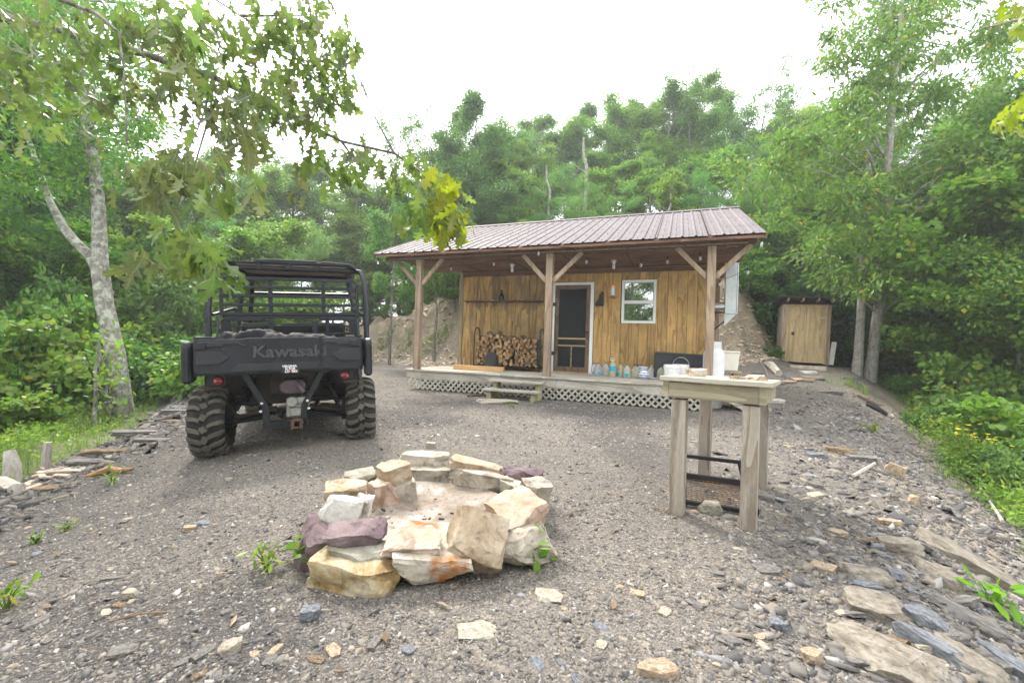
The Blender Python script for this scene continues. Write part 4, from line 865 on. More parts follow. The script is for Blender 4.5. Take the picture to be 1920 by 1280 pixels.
# wheels
def lug(m, a, x, sx, r, w=.30):
    # one chunky block that runs from the crown down over the shoulder
    n = 3; vs = []
    ca, sa = math.cos(a), math.sin(a)
    path = [(0.028, r + .003), (0.075, r + .002), (0.125, r - .016), (0.150, r - .062)]
    skew = [0.0, .06, .085, .085]; half = [.045, .050, .058, .050]
    for (px, pr), sk, hf in zip(path, skew, half):
        for hh in (-1, 1):
            for dr in (0, .034):
                t = a + sk + hh * hf; vs.append((sx * px + x, (pr + dr - .006) * math.cos(t), (pr + dr - .006) * math.sin(t)))
    fs = []
    for k in range(3):
        b = k * 4; c = b + 4
        fs += [(b + 1, c + 1, c + 3, b + 3), (b, c, c + 1, b + 1), (b + 2, b + 3, c + 3, c + 2)]
    fs += [(0, 1, 3, 2), (12, 14, 15, 13)]
    m.add(vs, fs)
def wheel_meshes(r, w):
    k = w / .30
    t = MB(); t.lathe([(.17, -.12 * k), (.19, -.135 * k), (.24, -.148 * k), (r - .05, -.145 * k), (r - .018, -.115 * k), (r - .002, -.06 * k), (r, 0), (r - .002, .06 * k), (r - .018, .115 * k), (r - .05, .145 * k), (.24, .148 * k), (.19, .135 * k), (.17, .12 * k)], (0, 0, 0), 40, 'X', False)
    t.cur = 1
    nl = 20
    for i in range(nl):
        a = 2 * math.pi * i / nl
        lug(t, a, 0, 1, r); lug(t, a + math.pi / nl, 0, -1, r)
        b_ = a + math.pi / nl * .5; t.box((0.0, (r + .012) * math.cos(b_), (r + .012) * math.sin(b_)), (.05, .055, .045), Matrix.Rotation(b_ - math.pi / 2, 3, 'X') @ Matrix.Rotation(.5 if i % 2 else -.5, 3, 'Z'))
    rim = MB(); rim.lathe([(.17, -.12 * k), (.155, -.11 * k), (.15, .05), (.10, .06), (.055, .075), (.05, .10), (.0, .10)], (0, 0, 0), 24, 'X', False)
    for i in range(8):
        a = 2 * math.pi * i / 8; rim.box((.07, .12 * math.cos(a), .12 * math.sin(a)), (.02, .03, .03), (a, 0, 0))
    return t.mesh('tyre', [RUB, LUG], 35), rim.mesh('wheel', plain('steel_rim', (.03, .03, .032), .45, .5), 35)
TY, RM = wheel_meshes(.325, .30)
for x, y in ((-.675, 0), (.69, 0), (-.66, 2.42), (.66, 2.42)):
    o = link('wheel', RM, utv, (x, y, .335), (R(random.uniform(0, 360)), 0, 0 if x > 0 else math.pi)); link('tyre', TY, o, None, None)
# rear running gear
for s in (-1, 1):
    m = MB(); m.b2((s * .46 - .075 + .10 * s, -.36, .695), (s * .46 + .075 + .10 * s, -.31, .80)); tl = m.build('tail_light_housing', PLAS, utv, bevel=.008)
    MB().lathe([(.044, 0), (.044, -.018), (.034, -.030), (0.0, -.034)], (s * .46 + .10 * s - .02 * s, -.36, .745), 18, 'Y', False).build('tail_light', REDL, tl, smooth=True)
    sh_ = MB(); a, b_ = Vector((s * .30, -.06, .78)), Vector((s * .475, -.06, .43)); dd = b_ - a
    sh_.tube([a, a + dd * .55], .020, 8); sh_.tube([a + dd * .5, b_], .030, 8); shk = sh_.build('shock_absorber', FRAME, utv, smooth=True)
    q = dd.to_track_quat('Z', 'Y'); sp = [a + dd * (.12 + .62 * k / 96) + q @ Vector((.05 * math.cos(k * .42), .05 * math.sin(k * .42), 0)) for k in range(97)]
    MB().tube(sp, .0095, 5).build('coil_spring', FRAME, shk, smooth=True)
    fr = MB(); fr.bar((s * .335, -.35, .80), (s * .165, -.36, .47), .055, .035, (0, 1, 0)); fr.bar((s * .17, -.36, .49), (s * .155, -.37, .29), .06, .035, (0, 1, 0)); fr.bar((s * .335, -.34, .79), (s * .40, -.10, .80), .04, .04); fr.build('frame_bracket', FRAME, utv, bevel=.004)
    bo = MB()
    for x, z in ((.195, .515), (.16, .31), (.205, .44)): bo.lathe([(.013, 0), (.013, -.012), (.006, -.014)], (s * x, -.378, z), 8, 'Y')
    bo.build('bolt', plain('bright_bolt', (.6, .6, .6), .35, .8), utv)
    ar = MB(); ar.tube([(s * .16, -.20, .36), (s * .56, -.12, .31)], .022, 6); ar.tube([(s * .16, .12, .36), (s * .56, .05, .31)], .022, 6); ar.tube([(s * .20, -.16, .52), (s * .55, -.06, .47)], .018, 6); ar.tube([(s * .20, .14, .52), (s * .55, .05, .47)], .018, 6); ar.b2((s * .50, -.09, .26), (s * .57, .09, .48)); ar.build('suspension_arm', FRAME, utv)
    ax = MB(); ax.tube([(s * .12, 0, .41), (s * .22, 0, .40), (s * .50, 0, .345), (s * .60, 0, .335)], [.03, .02, .02, .03], 8)
    for k in range(5): ax.lathe([(.03 + .008 * (k % 2), -.008), (.03 + .008 * (k % 2), .008)], (s * (.46 + .015 * k), 0, .35), 10, 'X')
    ax.build('axle_shaft', MUDDY, utv)
    MB().b2((s * .66, .30, .45), (s * .40, .36, .80)).build('inner_guard', MUDDY, utv, bevel=.01); MB().b2((s * .66, -.33, .66), (s * .52, -.10, .80)).build('bed_bracket', MUDDY, utv, bevel=.01)
mf = MB(); mf.tube([(.065, -.36, .655), (.065, -.345, .655)], .07, 16); 
mu = MB(); el = [(.065 + .115 * math.copysign(abs(math.cos(t)) ** .7, math.cos(t)), .655 + .07 * math.copysign(abs(math.sin(t)) ** .8, math.sin(t))) for t in [2 * math.pi * k / 24 for k in range(24)]]
mu.prism(el, .42, 'Y', -.36); muf = mu.build('muffler', plain('muffler_steel', (.10, .075, .085), .55, .4, .25), utv, bevel=.012)
mt_ = MB()
for a, b_ in (((-.015, .69), (.04, .62)), ((.04, .69), (-.015, .62)), ((.075, .69), (.075, .62))): mt_.bar((a[0], -.362, a[1]), (b_[0], -.362, b_[1]), .012, .006, (0, 1, 0))
mt_.tube([(.11, -.365, .70), (.13, -.40, .66), (.165, -.42, .60)], .022, 8); mt_.build('exhaust_pipe', plain('muffler_steel', (.085, .06, .068), .55, .4, .25), muf)
gb = MB(); gb.b2((-.01, -.22, .34), (.145, .25, .50)); gb.b2((.0, -.26, .47), (.20, .1, .545)); gb.tube([(.05, -.28, .50), (.05, -.2, .50)], .055, 12); gb.tube([(.16, -.26, .47), (.16, .0, .47)], .045, 10); gb.b2((.02, -.245, .35), (.13, -.22, .44))
gb.build('gearbox', ALU, utv, bevel=.01)
eng = MB(); eng.b2((-.36, .05, .45), (.40, .55, .79)).b2((-.16, -.1, .56), (.26, .3, .79)); eng.build('engine_block', MUDDY, utv, bevel=.02)
hi = MB()
for lo_, hi_ in (((.07, -.47, .27), (.082, -.30, .35)), ((.128, -.47, .27), (.14, -.30, .35)), ((.083, -.47, .27), (.127, -.30, .282)), ((.083, -.47, .338), (.127, -.30, .35))): hi.b2(lo_, hi_)
hi.b2((.055, -.475, .262), (.069, -.455, .358)).b2((.141, -.475, .262), (.155, -.455, .358)); hi.build('hitch_receiver', RUSTY, utv)
cm = MB(); cm.b2((-.19, -.40, .275), (.054, -.33, .335)).b2((.156, -.40, .275), (.19, -.33, .335)); cm.b2((-.40, -.36, .80), (.40, -.30, .815)); cm.tube([(-.1, .2, .30), (-.1, 2.6, .30)], .03, 6); cm.tube([(.2, .2, .30), (.2, 2.6, .30)], .03, 6); cm.build('chassis', FRAME, utv)
# tarp heaped in the bed
def tarp():
    n, k = 70, 34; rng = np.random.default_rng(2)
    x = np.linspace(-.645, .645, n); y = np.linspace(-.425, .385, k); X, Y = np.meshgrid(x, y)
    rid = 1 - np.abs(2 * fbm(X * 3.2 + 4, Y * 3.6 + 2, 8, 3)); rid2 = 1 - np.abs(2.4 * fbm(X * 7 + Y * 3, Y * 6 - X * 4, 18, 3))
    env = sstep(-.65, -.5, X) * (1 - sstep(.35, .64, X)) * sstep(-.43, -.25, Y) * (1 - sstep(.2, .39, Y))
    Z = 1.04 + .075 * env * (0.55 + rid * .55) + .045 * rid2 * (.4 + env) + .06 * env * np.exp(-((X + .30) / .26) ** 2)
    me = bpy.data.meshes.new('tarpaulin'); i = np.arange(n * k).reshape(k, n)
    f = np.stack([i[:-1, :-1], i[:-1, 1:], i[1:, 1:], i[1:, :-1]], -1).reshape(-1, 4)
    me.from_pydata(np.stack([X, Y, Z], -1).reshape(-1, 3).tolist(), [], f.tolist()); me.materials.append(plain('black_tarp', (.006, .007, .009), .6, 0, .2, 8, .12, .2, 60))
    me.polygons.foreach_set('use_smooth', [True] * len(me.polygons))
    o = link('tarpaulin', me, None); 
    sm = o.modifiers.new('thickness', 'SOLIDIFY'); sm.thickness = .15; sm.offset = -1
    o.matrix_world = Matrix.Translation(utv.location) @ utv.rotation_euler.to_matrix().to_4x4()
    setp(o, 'crumpled black tarpaulin heaped in the cargo bed', 'tarpaulin')
tarp()
# ------------------------------------------------------------------ wooden stand and the things on and under it
W_T4 = wood('weathered_post', (0.42, 0.37, 0.315), (0.20, 0.165, 0.13), 'Z', 9, (0.30, 0.25, 0.19), .4, .85, .35, .12, 3.5)
W_T2 = wood('yellowish_board', (0.40, 0.36, 0.28), (0.23, 0.195, 0.14), 'X', 7, (0.30, 0.25, 0.12), .45, .8, .25, .1, 3)
W_TOP = wood('bleached_top_board', (0.48, 0.45, 0.375), (0.31, 0.28, 0.225), 'X', 6, (0.42, 0.36, 0.22), .4, .85, .2, .1, 3)
TX, TY_, TR = 1.28, 2.705, -34.0
stand = thing('wooden_stand', 'tall narrow grey wooden stand on four square posts', 'stand', (TX, TY_, 0), R(TR))
for x in (-.205, .205):
    for y in (0.0, .93):
        z = H(*(Vector((TX, TY_)) + Vector((x * math.cos(R(TR)) - y * math.sin(R(TR)), x * math.sin(R(TR)) + y * math.cos(R(TR))))))
        top = .845 - .038 * y
        MB().b2((x - .044, y - .044, z - .03), (x + .044, y + .044, top - (.115 if y == 0 else .09))).build('leg', W_T4, stand, bevel=.004)
ap = MB(); ap.b2((-.265, -.062, .742), (.245, -.024, .842)); ap.build('front_apron', W_T2, stand, bevel=.004)
MB().box((.2645, .47, .775), (.038, 1.06, .11), (R(-2.2), 0, 0)).build('side_apron', W_T2, stand, bevel=.004)
MB().box((-.284, .47, .775), (.038, 1.06, .11), (R(-2.2), 0, 0)).build('side_apron', W_T2, stand, bevel=.004)
for k, (x0, x1) in enumerate(((-.315, .315),)):
    MB().box((0, .47, .842), (x1 - x0, 1.13, .030), (R(-2.2), 0, 0)).build('top_board', W_TOP, stand, bevel=.003)
def on_stand(x, y): 
    c, s = math.cos(R(TR)), math.sin(R(TR)); return Vector((TX + x * c - y * s, TY_ + x * s + y * c, .858 - .0384 * (y - .47)))
BONE = stone_mat('bleached_lump', [(0.3, (.46, .37, .28)), (.5, (.62, .54, .45)), (.75, (.72, .66, .58))], 9)
for lb, x, y, dm, rz in (('knobbly bleached lump on the back of the wooden stand', -.17, .30, (.12, .08, .06), 20), ('low bleached piece between two lumps on the stand', .10, .28, (.11, .05, .02), 0), ('long bleached lump at the right of the stand top', .215, .22, (.13, .07, .04), 25)):
    o = link('bleached_lump', rock_mesh('bleached_lump', dm, int(x * 900) + 400, BONE, 5, .13, 2), None, on_stand(x, y) + Vector((0, 0, dm[2] * .42)), (0, 0, R(rz))); setp(o, lb, 'stone')
gr = thing('fire_grate', 'black square tube fire grate with rusty mesh under the wooden stand', 'grate', on_ground(1340, 930), R(-22))
gm = MB(); q = .012
def sq(m, a, b): m.bar(a, b, .026, .026)
for y in (-.27, .30):
    m = MB(); sq(m, (-.21, y, .02), (-.21, y, .20)); sq(m, (-.225, y, .20), (.20, y, .20)); sq(m, (.19, y, .19), (.23, y + .02, .02)); m.build('hoop', BLKM, gr)
bm_ = MB(); sq(bm_, (-.235, -.283, .018), (.24, -.283, .018)); sq(bm_, (-.235, .313, .018), (.24, .313, .018)); sq(bm_, (-.225, -.27, .02), (-.225, .30, .02)); sq(bm_, (.235, -.27, .02), (.235, .30, .02)); bm_.build('base_frame', BLKM, gr)
ms = MB()
for k in range(13): ms.bar((-.205 + .0345 * k, -.265, .022), (-.205 + .0345 * k, .295, .022), .003, .003)
for k in range(13): ms.bar((-.215, -.25 + .044 * k, .0255), (.225, -.25 + .044 * k, .0255), .003, .003)

rm_, nt, b = new_mat('rusty_mesh'); n = noise(nt, coords(nt), 9, 5, .7); nt.links.new(ramp(nt, n, [(.4, (.07, .05, .035)), (.55, (.15, .075, .03)), (.7, (.24, .11, .035))]), b.inputs['Base Color']); b.inputs['Roughness'].default_value = .9
ms.build('mesh_floor', rm_, gr)

# ------------------------------------------------------------------ firewood
def deck_pt(px, py, z=DZ):
    d = ray(px, py); t = (z - CAM_Z) / d.z; return Vector((0, 0, CAM_Z)) + d * t
def lu(u, v, z): return uv(u, v, z)
RU0, RU1, RV = -4.53, -2.88, 9.50
rk = thing('firewood_rack', 'black tube firewood rack with rounded end hoops by the door', 'firewood rack', lu(RU0, RV, DZ), -YAW)
for x in (0.0, RU1 - RU0):
    m = MB(); hh = 1.0; s = .15
    pts = [(x, -s, .0), (x, -s, hh - s)] + [(x, -s * math.cos(t), hh - s + s * math.sin(t)) for t in [math.pi * k / 8 for k in range(1, 8)]] + [(x, s, hh - s), (x, s, 0)]
    m.tube(pts, .016, 8); m.build('end_hoop', BLKM, rk, smooth=True)
for y in (-.12, .12): MB().tube([(-.02, y, .10), (RU1 - RU0 + .02, y, .10)], .016, 8).build('rail', BLKM, rk, smooth=True)
BARK = bark_mat('firewood_bark', (.12, .10, .075), (.045, .035, .028), (.13, .16, .11))
ENDG, nt, b = new_mat('cut_end'); oi = nt.nodes.new('ShaderNodeObjectInfo'); nn = noise(nt, coords(nt), 25, 4, .6)
c = ramp(nt, oi.outputs['Random'], [(0, (.17, .09, .04)), (.5, (.32, .18, .08)), (1, (.46, .29, .14))]); c = mixc(nt, .4, c, ramp(nt, nn, [(.3, (.5, .5, .5)), (.7, (1.1, 1.1, 1.1))]), 'MULTIPLY'); nt.links.new(c, b.inputs['Base Color']); b.inputs['Roughness'].default_value = .85
def log_mesh(seed, sides, jag):
    rnd = random.Random(seed); rr = [1 + rnd.uniform(-jag, jag) for _ in range(sides)]; m = MB()
    for y, s in ((-.5, 1.0), (.5, .95)):
        for j in range(sides): t = 2 * math.pi * j / sides; m.v.append((rr[j] * s * math.cos(t), y, rr[j] * s * math.sin(t)))
    m.f = [(j, (j + 1) % sides, sides + (j + 1) % sides, sides + j) for j in range(sides)] + [tuple(range(sides))[::-1], tuple(range(sides, 2 * sides))]
    m.m = [0] * sides + [1, 1]
    me = m.mesh('log', [BARK, ENDG]); return me
ROUND = [log_mesh(k, 10, .08) for k in range(5)]; SPLIT = [log_mesh(20 + k, 5 if k % 2 else 6, .28) for k in range(6)]
rnd = random.Random(4)
def logs():
    # drop circles into the rack, lowest place first
    placed = []; x0, x1 = .05, RU1 - RU0 - .05
    for side, lim in (('big', 95), ('small', 170)):
        cnt = 0
        while cnt < lim:
            if side == 'big': r = rnd.choice([.036, .042, .048, .052, .058, .03]); a, e = x0 + r, x0 + (x1 - x0) * .60
            else: r = rnd.uniform(.020, .032) if rnd.random() < .85 else .042; a, e = x0 + (x1 - x0) * .58, x1 - r
            best = None
            for _ in range(26):
                x = rnd.uniform(a, e); z = .116 + r
                for (px, pz, pr) in placed:
                    dx = abs(px - x); rr = (pr + r) * .965
                    if dx < rr: z = max(z, pz + math.sqrt(rr * rr - dx * dx))
                if best is None or z < best[1]: best = (x, z)
            x, z = best
            top = .80 - (.06 if side == 'small' and x > x1 - .2 else 0)
            cnt += 1
            if z > top: continue
            placed.append((x, z, r)); big = side == 'big'
            p = lu(RU0 + x, RV + rnd.uniform(-.035, .035), DZ + z)
            o = link('firewood_log', rnd.choice(ROUND if big and rnd.random() < .8 else SPLIT), None, p, (0, rnd.uniform(0, 6.28), -YAW + rnd.uniform(-.05, .05)), (r, .40 + rnd.uniform(-.03, .03), r))
            setp(o, 'round firewood log with bark in the thick half of the rack' if big else 'thin split firewood stick in the finer half of the rack', 'firewood', 'thick logs stacked in the rack' if big else 'thin sticks stacked in the rack')
logs()
for x, lb in ((.34, 'mossy log lying crosswise on top of the stack, left one'), (.62, 'mossy log sticking up highest on top of the stack')):
    o = link('firewood_log', ROUND[1], None, lu(RU0 + x, RV - .02, DZ + .865), (0, .5, -YAW + .35), (.055, .36, .055)); o.data = ROUND[1].copy(); o.data.materials[1] = BARK; setp(o, lb, 'firewood')
# things on the deck
bag = MB(); bag.prism([(-.14, 0), (.15, 0), (.165, .20), (.12, .40), (.02, .43), (-.09, .41), (-.13, .30)], .16, 'Y', -.08)
o = bag.build('sack', plain('black_sack', (.02, .021, .024), .6, bmp=.6, bscale=20), None, bevel=.035, loc=lu(-4.02, 9.18, DZ + .0), rot=(R(-5), 0, -YAW)); setp(o, 'black sack leaning against the left of the firewood', 'sack')
o = MB().b2((-.62, -.045, 0), (.62, .045, .105)).build('timber_beam', W_NEW, None, bevel=.004, loc=lu(-4.20, 8.93, DZ + .002), rot=(0, 0, -YAW + R(2))); setp(o, 'orange yellow timber beam lying on the deck before the sack', 'beam')
def cloth(name, label, w, d, h, mat, p, seed, rz=0):
    n = 14; m = MB()
    for i in range(n):
        for j in range(n):
            x, y = i / (n - 1) - .5, j / (n - 1) - .5; e = max(0, 1 - (2 * abs(x)) ** 3) * max(0, 1 - (2 * abs(y)) ** 3)
            m.v.append((x * w, y * d, .006 + h * e * (0.6 + .7 * mnoise.noise(Vector((x * 3 + seed, y * 3, seed)))) + .012 * mnoise.noise(Vector((x * 9, y * 9 + seed, 0)))))
    m.f = [(i * n + j, (i + 1) * n + j, (i + 1) * n + j + 1, i * n + j + 1) for i in range(n - 1) for j in range(n - 1)]; m.m = [0] * len(m.f)
    o = m.build(name, mat, None, smooth=True, loc=p, rot=(0, 0, rz)); s = o.modifiers.new('thickness', 'SOLIDIFY'); s.thickness = .004; return setp(o, label, 'cloth')
cloth('rag', 'crumpled white rag on the deck by the middle post', .30, .22, .10, plain('white_rag', (.7, .7, .69), .9), deck_pt(992, 694), 3, -.3)
RAGB, nt, b = new_mat('blue_white_rag'); n = noise(nt, coords(nt), 30, 3); nt.links.new(ramp(nt, n, [(.45, (.7, .7, .7)), (.6, (.3, .36, .5))]), b.inputs['Base Color'])
cloth('rag', 'blue and white rag on the deck in front of the pitcher', .26, .18, .06, RAGB, deck_pt(1233, 710), 8, .1)
# water jugs
JUG, nt, b = new_mat('milky_plastic'); b.inputs['Base Color'].default_value = (.74, .75, .70, 1); b.inputs['Roughness'].default_value = .3; b.inputs['Transmission Weight'].default_value = .45; b.inputs['IOR'].default_value = 1.2
JUGY = JUG.copy(); JUGY.name = 'milky_yellow_plastic'; JUGY.node_tree.nodes['Principled BSDF'].inputs['Base Color'].default_value = (.62, .62, .46, 1)
JUGP = JUG.copy(); JUGP.name = 'milky_pink_plastic'; JUGP.node_tree.nodes['Principled BSDF'].inputs['Base Color'].default_value = (.62, .58, .60, 1)
CAPB = plain('blue_cap', (.03, .07, .42), .4); CAPG = plain('green_cap', (.03, .32, .09), .4); CAPW = plain('white_cap', (.7, .7, .7), .4); LBL = plain('turquoise_label', (.02, .42, .60), .5)
def jug(label, px, py, mat, cap, tag=None, s=1.0, back=0.0):
    p = deck_pt(px, py); p = p + VA * back
    t = thing('water_jug', label, 'jug', p, rnd.uniform(-.6, .6) - YAW)
    m = MB(); n = 16
    prof = [(.070, 0), (.075, .006), (.076, .06), (.074, .065), (.076, .07), (.076, .13), (.070, .165), (.052, .20), (.030, .228), (.019, .24), (.019, .252)]
    vs = []
    for r, h in prof:
        for j in range(n):
            a = 2 * math.pi * j / n; k = 1 if h > .2 else (abs(math.cos(a)) ** 4 + abs(math.sin(a)) ** 4) ** -.16
            vs.append((r * k * math.cos(a) * s, r * k * math.sin(a) * s, h * s))
    m.add(vs, [(i * n + j, i * n + (j + 1) % n, (i + 1) * n + (j + 1) % n, (i + 1) * n + j) for i in range(len(prof) - 1) for j in range(n)] + [tuple(range(n))[::-1]])
    m.build('jug_body', mat, t, smooth=True)
    h = MB(); h.tube([(0, -.055 * s, .235 * s), (0, -.078 * s, .215 * s), (0, -.086 * s, .17 * s), (0, -.072 * s, .145 * s)], .011, 6); h.build('jug_handle', mat, t, smooth=True)
    if cap: MB().lathe([(.0215, .245 * s), (.0215, .265 * s), (.018, .268 * s)], n=12).build('cap', cap, t)
    if tag: MB().b2((-.045 * s, -.083 * s, .025 * s), (.03 * s, -.079 * s, .075 * s)).build('label', LBL, t)
jug('bluish jug with blue cap nearest the screen door', 1113, 703, JUG, CAPB, 1, 1.0, .05)
jug('pinkish jug with blue cap and turquoise label second from the door', 1121, 704, JUGP, CAPB, 1, 1.05)
jug('white jug with green cap left of the big bottle', 1135, 704, JUG, CAPG, None, 1.08)
jug('half hidden jug behind the white jug and the big bottle', 1130, 701, JUG, CAPG, None, .95, .18)
jug('yellowish jug with turquoise label right of the big bottle', 1163, 706, JUGY, None, 1, 1.05)
jug('capless jug tucked behind the yellowish one', 1155, 703, JUG, None, None, 1.0, .12)
jug('clear jug with green cap and turquoise label in the middle', 1176, 707, JUG, CAPG, 1, 1.02)
jug('cloudy yellow jug with blue cap left of the pitcher', 1191, 708, JUGY, CAPB, None, 1.03)
jug('half hidden jug with blue cap behind the pitcher', 1199, 707, JUG, CAPB, None, 1.0, .14)
jug('small clear jug seen behind the green capped one', 1183, 704, JUG, None, None, .9, .2)
jug('pale jug with white top right of the pitcher', 1221, 709, JUG, CAPW, None, 1.02)
jug('pale jug half hidden behind its white topped neighbour', 1225, 707, JUGY, CAPW, None, .98, .14)
jug('yellow jug with blue cap beside the bucket', 1238, 711, JUGY, CAPB, None, 1.05, .08)
t = thing('water_bottle', 'tall clear water bottle with turquoise band and top loop', 'bottle', deck_pt(1148, 706), -YAW)
MB().lathe([(.062, 0), (.066, .01), (.066, .12), (.062, .13), (.066, .14), (.066, .24), (.045, .29), (.022, .31), (.022, .33)], n=18).build('bottle_body', JUGY, t, smooth=True)
MB().lathe([(.0675, .125), (.0675, .225)], n=18, closed=False).build('label', LBL, t, smooth=True)
MB().lathe([(.024, .331), (.024, .352)], n=12).tube([(-.045, 0, .355), (-.05, 0, .38), (-.03, 0, .395), (.03, 0, .395), (.05, 0, .38), (.045, 0, .355), (-.045, 0, .353)], .006, 6).build('cap_loop', CAPW, t)
PIT_M, nt, b = new_mat('painted_ceramic'); v = coords(nt, (1, 1, 1), False); w_ = N(nt, 'ShaderNodeTexWave', wave_type='BANDS', bands_direction='Z', Scale=7.0, Distortion=2.5); nt.links.new(v, w_.inputs['Vector'])
vo = N(nt, 'ShaderNodeTexVoronoi', Scale=38.0); nt.links.new(v, vo.inputs['Vector']); nt.links.new(ramp(nt, math_(nt, 'MULTIPLY', w_.outputs['Fac'], vo.outputs['Distance']), [(.1, (.13, .17, .36)), (.22, (.70, .72, .76))]), b.inputs['Base Color']); b.inputs['Roughness'].default_value = .2
t = thing('pitcher', 'round blue and white painted pitcher among the water jugs', 'pitcher', deck_pt(1207, 711), -YAW)
MB().lathe([(.06, 0), (.075, .008), (.105, .05), (.112, .095), (.10, .14), (.075, .17), (.066, .185), (.075, .22), (.085, .255), (.080, .255), (.06, .19)], n=22, closed=False).build('pitcher_body', PIT_M, t, smooth=True)
MB().tube([(-.072, 0, .235), (-.12, 0, .23), (-.135, 0, .18), (-.105, 0, .135)], .012, 6).build('pitcher_handle', PIT_M, t, smooth=True)
def bucket(label, px, py, back, handle):
    p = deck_pt(px, py) + VA * back; t = thing('bucket', label, 'bucket', p, -YAW)
    MB().lathe([(.125, 0), (.132, .01), (.146, .27), (.155, .275), (.155, .30), (.146, .31), (.146, .335), (.140, .335), (.125, .02), (0.0, .02)], n=24, closed=False).build('bucket_body', WHITE, t, smooth=True)
    if handle: MB().tube([(.155 * math.cos(a), .02, .30 + .17 * math.sin(a)) for a in [math.pi * k / 12 for k in range(13)]], .004, 5).tube([(-.04, .02, .468), (.04, .02, .468)], .010, 6).build('bail_handle', GALV, t, smooth=True)
bucket('front white plastic bucket by the right post', 1259, 717, 0.0, False)
bucket('white plastic bucket behind with its wire handle up', 1276, 716, 0.14, True)
bx = thing('storage_bag', 'large charcoal fabric storage bag behind the white buckets', 'storage bag', lu(0.08, 9.60, DZ), -YAW)
FAB = plain('charcoal_fabric', (.035, .037, .042), .8, bmp=.3, bscale=90)
MB().prism([(-.50, 0), (.46, 0), (.475, .50), (.44, .535), (-.45, .56), (-.50, .53)], .40, 'Y', -.2).build('bag_body', FAB, bx, bevel=.02)
MB().tube([(-.47, -.206, .535), (-.2, -.206, .548), (.2, -.206, .537), (.46, -.206, .51), (.468, -.206, .1)], .006, 5).build('green_piping', plain('green_piping', (.02, .10, .075), .7), bx)
MB().tube([(-.12, -.205, .50), (-.08, -.24, .44), (.06, -.24, .44), (.10, -.205, .50)], .012, 6).build('front_handle', BLKM, bx)
MB().tube([(.47, -.1, .40), (.53, -.1, .36), (.56, -.08, .30)], .02, 6).build('side_handle', BLKM, bx)
# shelf things
o = MB().lathe([(.0, 0), (.055, 0), (.062, .05), (.055, .13), (.03, .18), (.022, .22), (.03, .25), (.018, .265)], n=14, closed=False).build('dark_bottle', plain('black_glass', (.008, .008, .010), .2), None, smooth=True, loc=lu(-4.02, 9.74, 2.101)); setp(o, 'black bottle standing on the porch shelf', 'bottle')
o = MB().lathe([(.0, 0), (.04, 0), (.055, .05), (.05, .055), (.03, .01)], n=12, closed=False).build('clay_bowl', plain('clay', (.35, .16, .10), .8), None, smooth=True, loc=lu(-3.70, 9.74, 2.101)); setp(o, 'small reddish clay bowl on the porch shelf', 'bowl')
for u, c_, lb in ((-4.45, (.25, .38, .45), 'small bluish trinket at the left end of the shelf'), (-4.25, (.3, .42, .45), 'small bluish trinket nearer the black bottle'), (-3.60, (.5, .33, .22), 'small tan trinket beside the clay bowl')):
    o = MB().lathe([(.0, 0), (.03, 0), (.035, .02), (.015, .035), (.0, .036)], n=9, closed=False).build('trinket', plain('trinket', c_, .6), None, smooth=True, loc=lu(u, 9.72, 2.101)); setp(o, lb, 'trinket')
# hanging wall ornament, feeder, string lights
o = MB().prism([(-.085, 0), (.10, 0), (.10, .04), (.095, .30), (.06, .34), (.045, .30), (.0, .26), (-.02, .16), (-.07, .10), (-.09, .06)], .05, 'Y', -.05).build('wall_ornament', plain('dark_iron', (.028, .022, .018), .6, .3), None, bevel=.008, loc=lu(-1.66, VF - .003, 1.98), rot=(0, 0, -YAW)); setp(o, 'dark iron animal silhouette ornament on the wall by the door', 'ornament')
fd = thing('hummingbird_feeder', 'copper topped glass hummingbird feeder hanging before the window', 'bird feeder', lu(-1.25, 9.0, 2.04), -YAW)
COP = plain('copper', (.55, .22, .12), .35, .7)
MB().tube([(0, 0, .30), (0, 0, CZ - 2.04)], .0025, 4).build('hanging_wire', BLKM, fd)
MB().lathe([(.0, .30), (.05, .285), (.052, .235), (.0, .235)], n=14, closed=False).build('copper_cap', COP, fd, smooth=True)
MB().lathe([(.042, .234), (.042, .08), (.03, .055)], n=14, closed=False).build('glass_tube', plain('feeder_glass', (.42, .44, .46), .1, spec=.8), fd, smooth=True)
MB().lathe([(.039, .13), (.039, .058)], n=12).build('nectar', plain('dark_nectar', (.03, .012, .02), .2), fd)
bs = MB(); bs.lathe([(.0, .054), (.06, .05), (.085, .028), (.05, .015), (.0, .015)], n=16, closed=False)
for k in range(5): a = 6.28 * k / 5; bs.lathe([(.014, 0), (.02, .014), (.0, .016)], (.095 * math.cos(a), .095 * math.sin(a), .03), 8, 'Z', False)
bs.build('feeder_base', COP, fd, smooth=True)
sl = thing('string_lights', 'string of bare glass bulbs looped under the porch eave', 'string lights', lu(CU, 8.15, 2.85), -YAW)
BULB, nt, b = new_mat('clear_bulb'); b.inputs['Base Color'].default_value = (.75, .78, .8, 1); b.inputs['Roughness'].default_value = .12; b.inputs['Transmission Weight'].default_value = .5
BP = [(709, 486, 8.02), (772, 497, 8.15), (762, 522, 9.0), (846, 498, 8.9), (926, 489, 8.6), (1010, 468, 8.1), (1100, 484, 8.6), (1202, 490, 8.9), (1252, 484, 8.9), (1313, 477, 8.5), (1402, 504, 9.4), (1428, 449, 8.05), (1350, 527, 9.9)]
lp = []
for px, py, v_ in BP:
    d = ray(px, py); k = v_ / d.dot(VA); p = Vector((0, 0, CAM_Z)) + d * k; lp.append(Vector((p.dot(UA) - CU, v_ - 8.15, p.z - 2.85)))
wr = MB(); order = [0, 1, 2, 3, 4, 5, 6, 7, 8, 9, 11, 10, 12]; 
